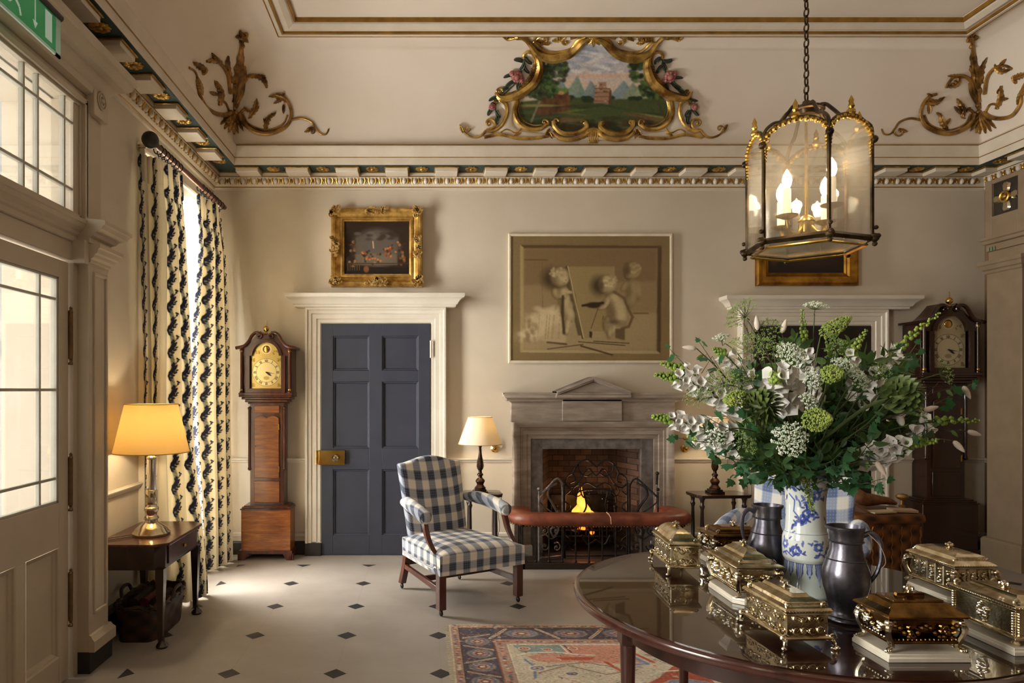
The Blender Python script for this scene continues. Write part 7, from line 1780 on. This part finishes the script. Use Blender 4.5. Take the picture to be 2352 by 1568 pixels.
# foxgloves
foxglove('white foxglove reaching far left, the uppermost of three, its tip level with the picture frame', A3(1518, 833, 2.4), .42, 24, .25)
foxglove('white foxglove reaching far left, the middle of three above the mantel shelf', A3(1506, 860, 2.3), .46, 28, .22, lift=.04)
foxglove('white foxglove reaching far left, the lowest of three, over the fireplace corner', A3(1500, 956, 2.3), .44, 28, .22, lift=.02)
foxglove('white foxglove with heavy bells hanging towards the viewer at the centre of the bouquet', A3(1778, 872, 2.12), .38, 26, .12, size=1.25, lift=.10)
foxglove('white foxglove standing upright near the top centre of the bouquet', A3(1842, 712, 2.45), .46, 22, .42, lift=.02)
foxglove('white foxglove rising to the upper right, its green tip before the dark clock', A3(2158, 720, 2.45), .50, 20, .45)
foxglove('white foxglove with large open bells pointing low right below the clock face', A3(2150, 1012, 2.2), .50, 24, .38, lift=.02, size=1.15)
foxglove('mostly green foxglove tip stretching furthest right, beside the dark clock case', A3(2248, 966, 2.4), .40, 6, .62, lift=.03)
foxglove('foxglove with few bells and yellow-green buds, in the upper right of the bouquet', A3(1990, 758, 2.5), .32, 10, .55)
foxglove('white foxglove tucked low at the left behind the ivy', A3(1580, 1000, 2.5), .34, 16, .2, lift=.0)
foxglove('white foxglove above the left umbels, pale against the wall', A3(1640, 800, 2.45), .36, 16, .2)
# umbels
umbel('tall green umbel seen edge-on at the top left of the bouquet', A3(1690, 712, 2.4), (-.75, -.2, .45), .062, MUMBG, 34, 12, .0019, .75)
umbel('wide green umbel with spidery rays, below the tallest one', A3(1738, 782, 2.15), (-.1, -.5, .75), .078, MUMBG, 44, 13, .0019, .6)
umbel('green umbel among the left foxgloves', A3(1664, 872, 2.15), (-.3, -.8, .35), .05, MUMBG, 34, 12, .002)
umbel('loose green umbel over the clock face at the right', A3(2185, 852, 2.4), (.5, -.5, .2), .05, MUMBG, 22, 7, .0017)
umbel('white umbel on a tall stem at the very top of the bouquet', A3(1874, 695, 2.45), (.1, -.1, 1), .042, MUMBW, 26, 13, .002, .6)
umbel('white lace umbel upper centre, left of the lime panicle', A3(1822, 806, 2.1), (0, -.7, .5), .046, MUMBW, 40, 18, .0022)
umbel('white lace umbel just right of the central hanging foxglove', A3(1874, 868, 2.1), (.1, -.9, .1), .034, MUMBW, 30, 16, .0021)
umbel('white lace umbel upper right, over the dark door', A3(1952, 836, 2.1), (.2, -.6, .6), .044, MUMBW, 36, 16, .0021)
umbel('largest white lace umbel low at the centre, above the vase rim', A3(1820, 1008, 2.05), (-.1, -.9, .1), .052, MUMBW, 46, 20, .0023)
umbel('small white umbel between the two lime panicles', A3(1864, 918, 2.05), (.2, -.8, .4), .03, MUMBW, 24, 14, .002)
umbel('small white umbel at the lower left in front of the right lamp', A3(1646, 1005, 2.2), (-.2, -.8, -.1), .034, MUMBW, 24, 13, .002)
umbel('greyish white umbel at the right, half in shade', A3(1985, 872, 2.2), (.3, -.8, .2), .034, MUMBW, 26, 14, .002)
umbel('small white umbel high left of centre among green stems', A3(1655, 770, 2.45), (-.3, -.3, .8), .03, MUMBW, 20, 12, .002)
for i, (x, y, d, w_) in enumerate(((1600, 905, 2.3, 'just above the middle left foxglove'), (1705, 860, 2.2, 'above the left artichoke'), (1770, 745, 2.4, 'near the top, left of the upright foxglove'), (1930, 790, 2.3, 'under the slanting lime panicle'), (2040, 850, 2.3, 'above the right artichoke'), (2110, 930, 2.3, 'right of the right artichoke'), (1720, 1010, 2.15, 'low left, above the hanging ivy'))):
    umbel('loose green umbel '+w_, A3(x, y, d), (-.4+.13*i, -.6, .5), .045, MUMBG, 26, 10, .0019)
# lime panicles, amaranth, artichokes, magnolia
panicle('lime green panicle slanting to the upper right', A3(1885, 770, 2.35), A3(1955, 728, 2.3), .026)
panicle('round lime green panicle at the centre right', A3(1890, 862, 2.1), A3(1938, 855, 2.05), .028)
panicle('largest lime green panicle, low right of the centre', A3(1850, 965, 2.05), A3(1912, 962, 1.98), .034, n=700)
panicle('olive green panicle at the left above the artichoke', A3(1715, 912, 2.12), A3(1662, 920, 2.1), .024)
t = fl_thing('amaranth', 'green amaranth tassel hanging down over the front of the vase', 'flower'); m = MB(); tp = bez([NECK, Vector(A3(1838, 1072, 2.29)), Vector(A3(1848, 1092, 2.26)), Vector(A3(1856, 1125, 2.27)), Vector(A3(1866, 1175, 2.29))], 24); m.tube(tp, .002, 5); m.build('stem', MSTEM, t, world=True)
m = MB()
for i in range(420):
    u = FR.random(); p_ = tp[int(8+u*(len(tp)-9))]; octa(m, p_+Vector((FR.gauss(0, .010*(1.2-u)), FR.gauss(0, .008), FR.gauss(0, .006))), .0027)
m.build('tassel', MAMAR, t, world=True, smooth=0)
artichoke('green artichoke head at the left of the bouquet facing the viewer', A3(1750, 936, 2.1), (-.1, -1, .15), .044)
artichoke('dark green artichoke head at the right of the bouquet, in shade', A3(2072, 906, 2.15), (.3, -.9, .3), .044)
for (x, y, d, dr, lab) in ((1796, 765, 2.4, (.3, 0, 1), 'pale magnolia bud upright above the left door side, near the top'), (1740, 758, 2.4, (-.1, 0, 1), 'pale magnolia bud upright beside the tall umbel'), (1708, 742, 2.5, (-.4, 0, 1), 'slim magnolia bud behind the tall green umbel'), (2212, 886, 2.4, (.5, -.1, -1), 'white magnolia bud drooping over the clock hood'),
    (2190, 1012, 2.3, (.8, -.1, -.9), 'largest white magnolia bud pointing down at the far right'), (2012, 1060, 2.15, (.6, -.2, -1), 'white magnolia bud low right beside the check chair'), (2050, 1045, 2.3, (1, 0, -.4), 'white magnolia bud pointing right below the foxglove'), (1600, 800, 2.4, (-1, 0, .1), 'magnolia bud lying level at the upper left'), (2122, 942, 2.3, (.8, 0, .2), 'small magnolia bud beside the right artichoke'), (2222, 990, 2.4, (1, 0, -.3), 'small pale magnolia bud at the extreme right')):
    magnolia(lab, A3(x, y, d), dr, .052)
# ivy trails and leafy branches
for (x, y, d, n, lab) in ((1558, 1005, 2.3, 16, 'ivy trail drooping at the lower left, in front of the fireplace edge'), (1683, 1092, 2.15, 20, 'ivy trail hanging lowest left of the vase'), (1640, 1040, 2.2, 20, 'ivy trail beside the right lamp stem'), (2022, 1100, 2.15, 18, 'ivy trail hanging lowest right of the vase'), (2145, 978, 2.2, 18, 'ivy trail at the right in front of the dark clock'), (1606, 785, 2.4, 9, 'thin twig with sparse ivy leaves at the upper left'), (1537, 800, 2.4, 9, 'longest thin twig with small leaves pointing left over the picture frame'),
    (2035, 925, 2.05, 9, 'bright ivy leaves low right beside the artichoke'), (2105, 790, 2.3, 16, 'ivy sprig upper right beneath the rising foxglove'), (2235, 880, 2.4, 10, 'ivy sprig over the clock face'), (1700, 935, 2.05, 10, 'bright ivy sprig in front of the left artichoke'), (1780, 1105, 2.2, 14, 'ivy sprig over the left of the vase rim'), (1950, 1085, 2.2, 16, 'ivy sprig over the right of the vase rim'), (2060, 800, 2.3, 14, 'ivy sprig beside the upper right foxglove bells'), (1700, 830, 2.2, 12, 'ivy sprig between the left umbels'), (1620, 955, 2.25, 12, 'ivy sprig between the lower two left foxgloves'), (1930, 1040, 2.1, 14, 'ivy sprig under the largest lime panicle'), (1850, 1062, 2.1, 10, 'ivy sprig at the middle of the vase rim')):
    spray(lab, A3(x, y, d), 'ivy', n, .034, .030, MIVY, sag=.1, lift=.02, name='ivy_trail', from_=.45, cat='ivy')
k = 0
while k < 78:
    a = FR.uniform(0, 2*PI); r_ = FR.random()**.5; x = 1880+255*r_*math.cos(a); y = 905-150*r_*math.sin(a); d = FR.uniform(2.42, 2.85)
    if y > 1010 and abs(x-1872) > 240: continue
    if x < 1640 and y > 960: continue
    pos = ('upper' if y < 850 else 'middle' if y < 950 else 'lower')+' '+('left' if x < 1790 else 'centre' if x < 1970 else 'right'); br_ = k % 2
    spray('%s leafy branch in the %s of the bouquet' % (('bright green' if br_ else 'dark green'), pos), A3(x, y, d), 'ovate', 30, .055, .026, MLEAF2 if br_ else MLEAF, lift=.03, group='%s branches, %s of the bouquet' % (('bright' if br_ else 'dark'), pos), from_=.3); k += 1
for i in range(20):
    x = 1690+18*i; side_ = 'left' if i < 7 else 'middle' if i < 14 else 'right'; spray('drooping dark leafy branch low over the %s of the vase rim' % side_, A3(x+FR.uniform(-12, 12), 1020+FR.uniform(-15, 45)-abs(x-1850)*.06, FR.uniform(2.15, 2.6)), 'ovate', 26, .052, .03, MLEAF, lift=.03, sag=.3, group='drooping leafy branches low at the %s of the bouquet' % side_, from_=.35)

# ================================================================== HAMPER AND WHAT LIES ON IT
hb = thing('wicker_hamper', 'tall brown wicker hamper against the dim corner beyond the checked chair', 'hamper', (3.22, 4.9, 0))
m = MB()
def rr_(s_, z, w_=.25, d_=.2): return [(w_*s_*math.copysign(abs(math.cos(2*PI*k/40))**.35, math.cos(2*PI*k/40)), d_*s_*math.copysign(abs(math.sin(2*PI*k/40))**.35, math.sin(2*PI*k/40)), z) for k in range(40)]
m.loft([rr_(.92, 0), rr_(.94, .2), rr_(.98, .45), rr_(1, .58)]); m.build('basket_body', MWICK2, hb)
m = MB(); m.loft([rr_(1.05, .582), rr_(1.07, .60), rr_(1.05, .63), rr_(1.0, .64)]); m.build('lid', MWICK2, hb)
m = MB()
for k in range(7):
    x = -.20+.066*k; m.tube([(x+.004*math.cos(q_*1.3), -.199+.003*math.sin(q_*1.3), .02+q_*.0125) for q_ in range(44)], .0035, 5)
m.build('twisted_stakes', M('gold_brown_cane', '#a8703a', '#6a4220', .35), hb)
def slab(name, label, cat, c, s_, rz, tilt, mat, grp=None):
    m = MB(); m.box(-s_[0], s_[0], -s_[1], s_[1], 0, s_[2]); o = m.build(name, mat, bevel=.002); o.location = c; o.rotation_euler = (tilt[0], tilt[1], rz); return tag(o, label, cat, grp)
slab('book', 'pinkish book leaning on the hamper beside the checked chair', 'book', (3.03, 4.80, .655), (.10, .07, .02), .3, (R(0), R(30)), M('dusty_pink_cover', '#a07a66', None, .6))
slab('book', 'cream booklet lying flat at the front of the hamper lid', 'book', (3.18, 4.76, .645), (.09, .045, .012), .2, (0, 0), M('cream_cover', '#c9b898', None, .6))
slab('book', 'long pale folder lying at the right end of the hamper lid', 'book', (3.36, 4.80, .645), (.08, .05, .018), -.2, (0, 0), M('buff_cover', '#b49a7c', None, .6))
m = MB(); m.tube(bez([(3.08, 4.97, .80), (3.12, 4.96, .76), (3.18, 4.96, .71), (3.28, 4.97, .70), (3.38, 4.98, .69), (3.44, 4.98, .67)], 20), [.012, .018, .026, .032, .038, .044, .05, .052, .05, .05, .048, .045, .04, .036, .032, .03, .028, .024, .02, .016, .012], 10); m.ball((3.085, 4.97, .80), .022, 8, 6)
tag(m.build('driftwood_ornament', M('carved_brown_wood', '#6a4026', '#8a6240', .5, ns=18)), 'brown carved wooden ornament lying across the back of the hamper', 'ornament')
m = MB(); m.lathe([(.001, 0), (.02, 0), (.022, .012), (.012, .02), (.010, .05), (.03, .062), (.042, .075), (.034, .092), (.001, .10)], 18, c=(3.40, 4.86, .664)); tag(m.build('brass_mushroom_ornament', M('dull_brass', '#a07c4c', '#6a4c2a', .4, .7)), 'small dull brass mushroom-shaped ornament on the hamper', 'ornament')
sw = thing('light_switch', 'white square light switch on the wall right of the dark door, below the flowers', 'light switch', (wx(2048, 6.23), YF, .88)); m = MB(); m.box(-.05, .05, -.01, 0, -.05, .05); m.build('switch_plate', MWHT, sw, bevel=.003)
m = MB(); m.box(-.022, .022, -.014, -.009, -.025, .025); m.build('rocker', MBLACK, sw, bevel=.002)
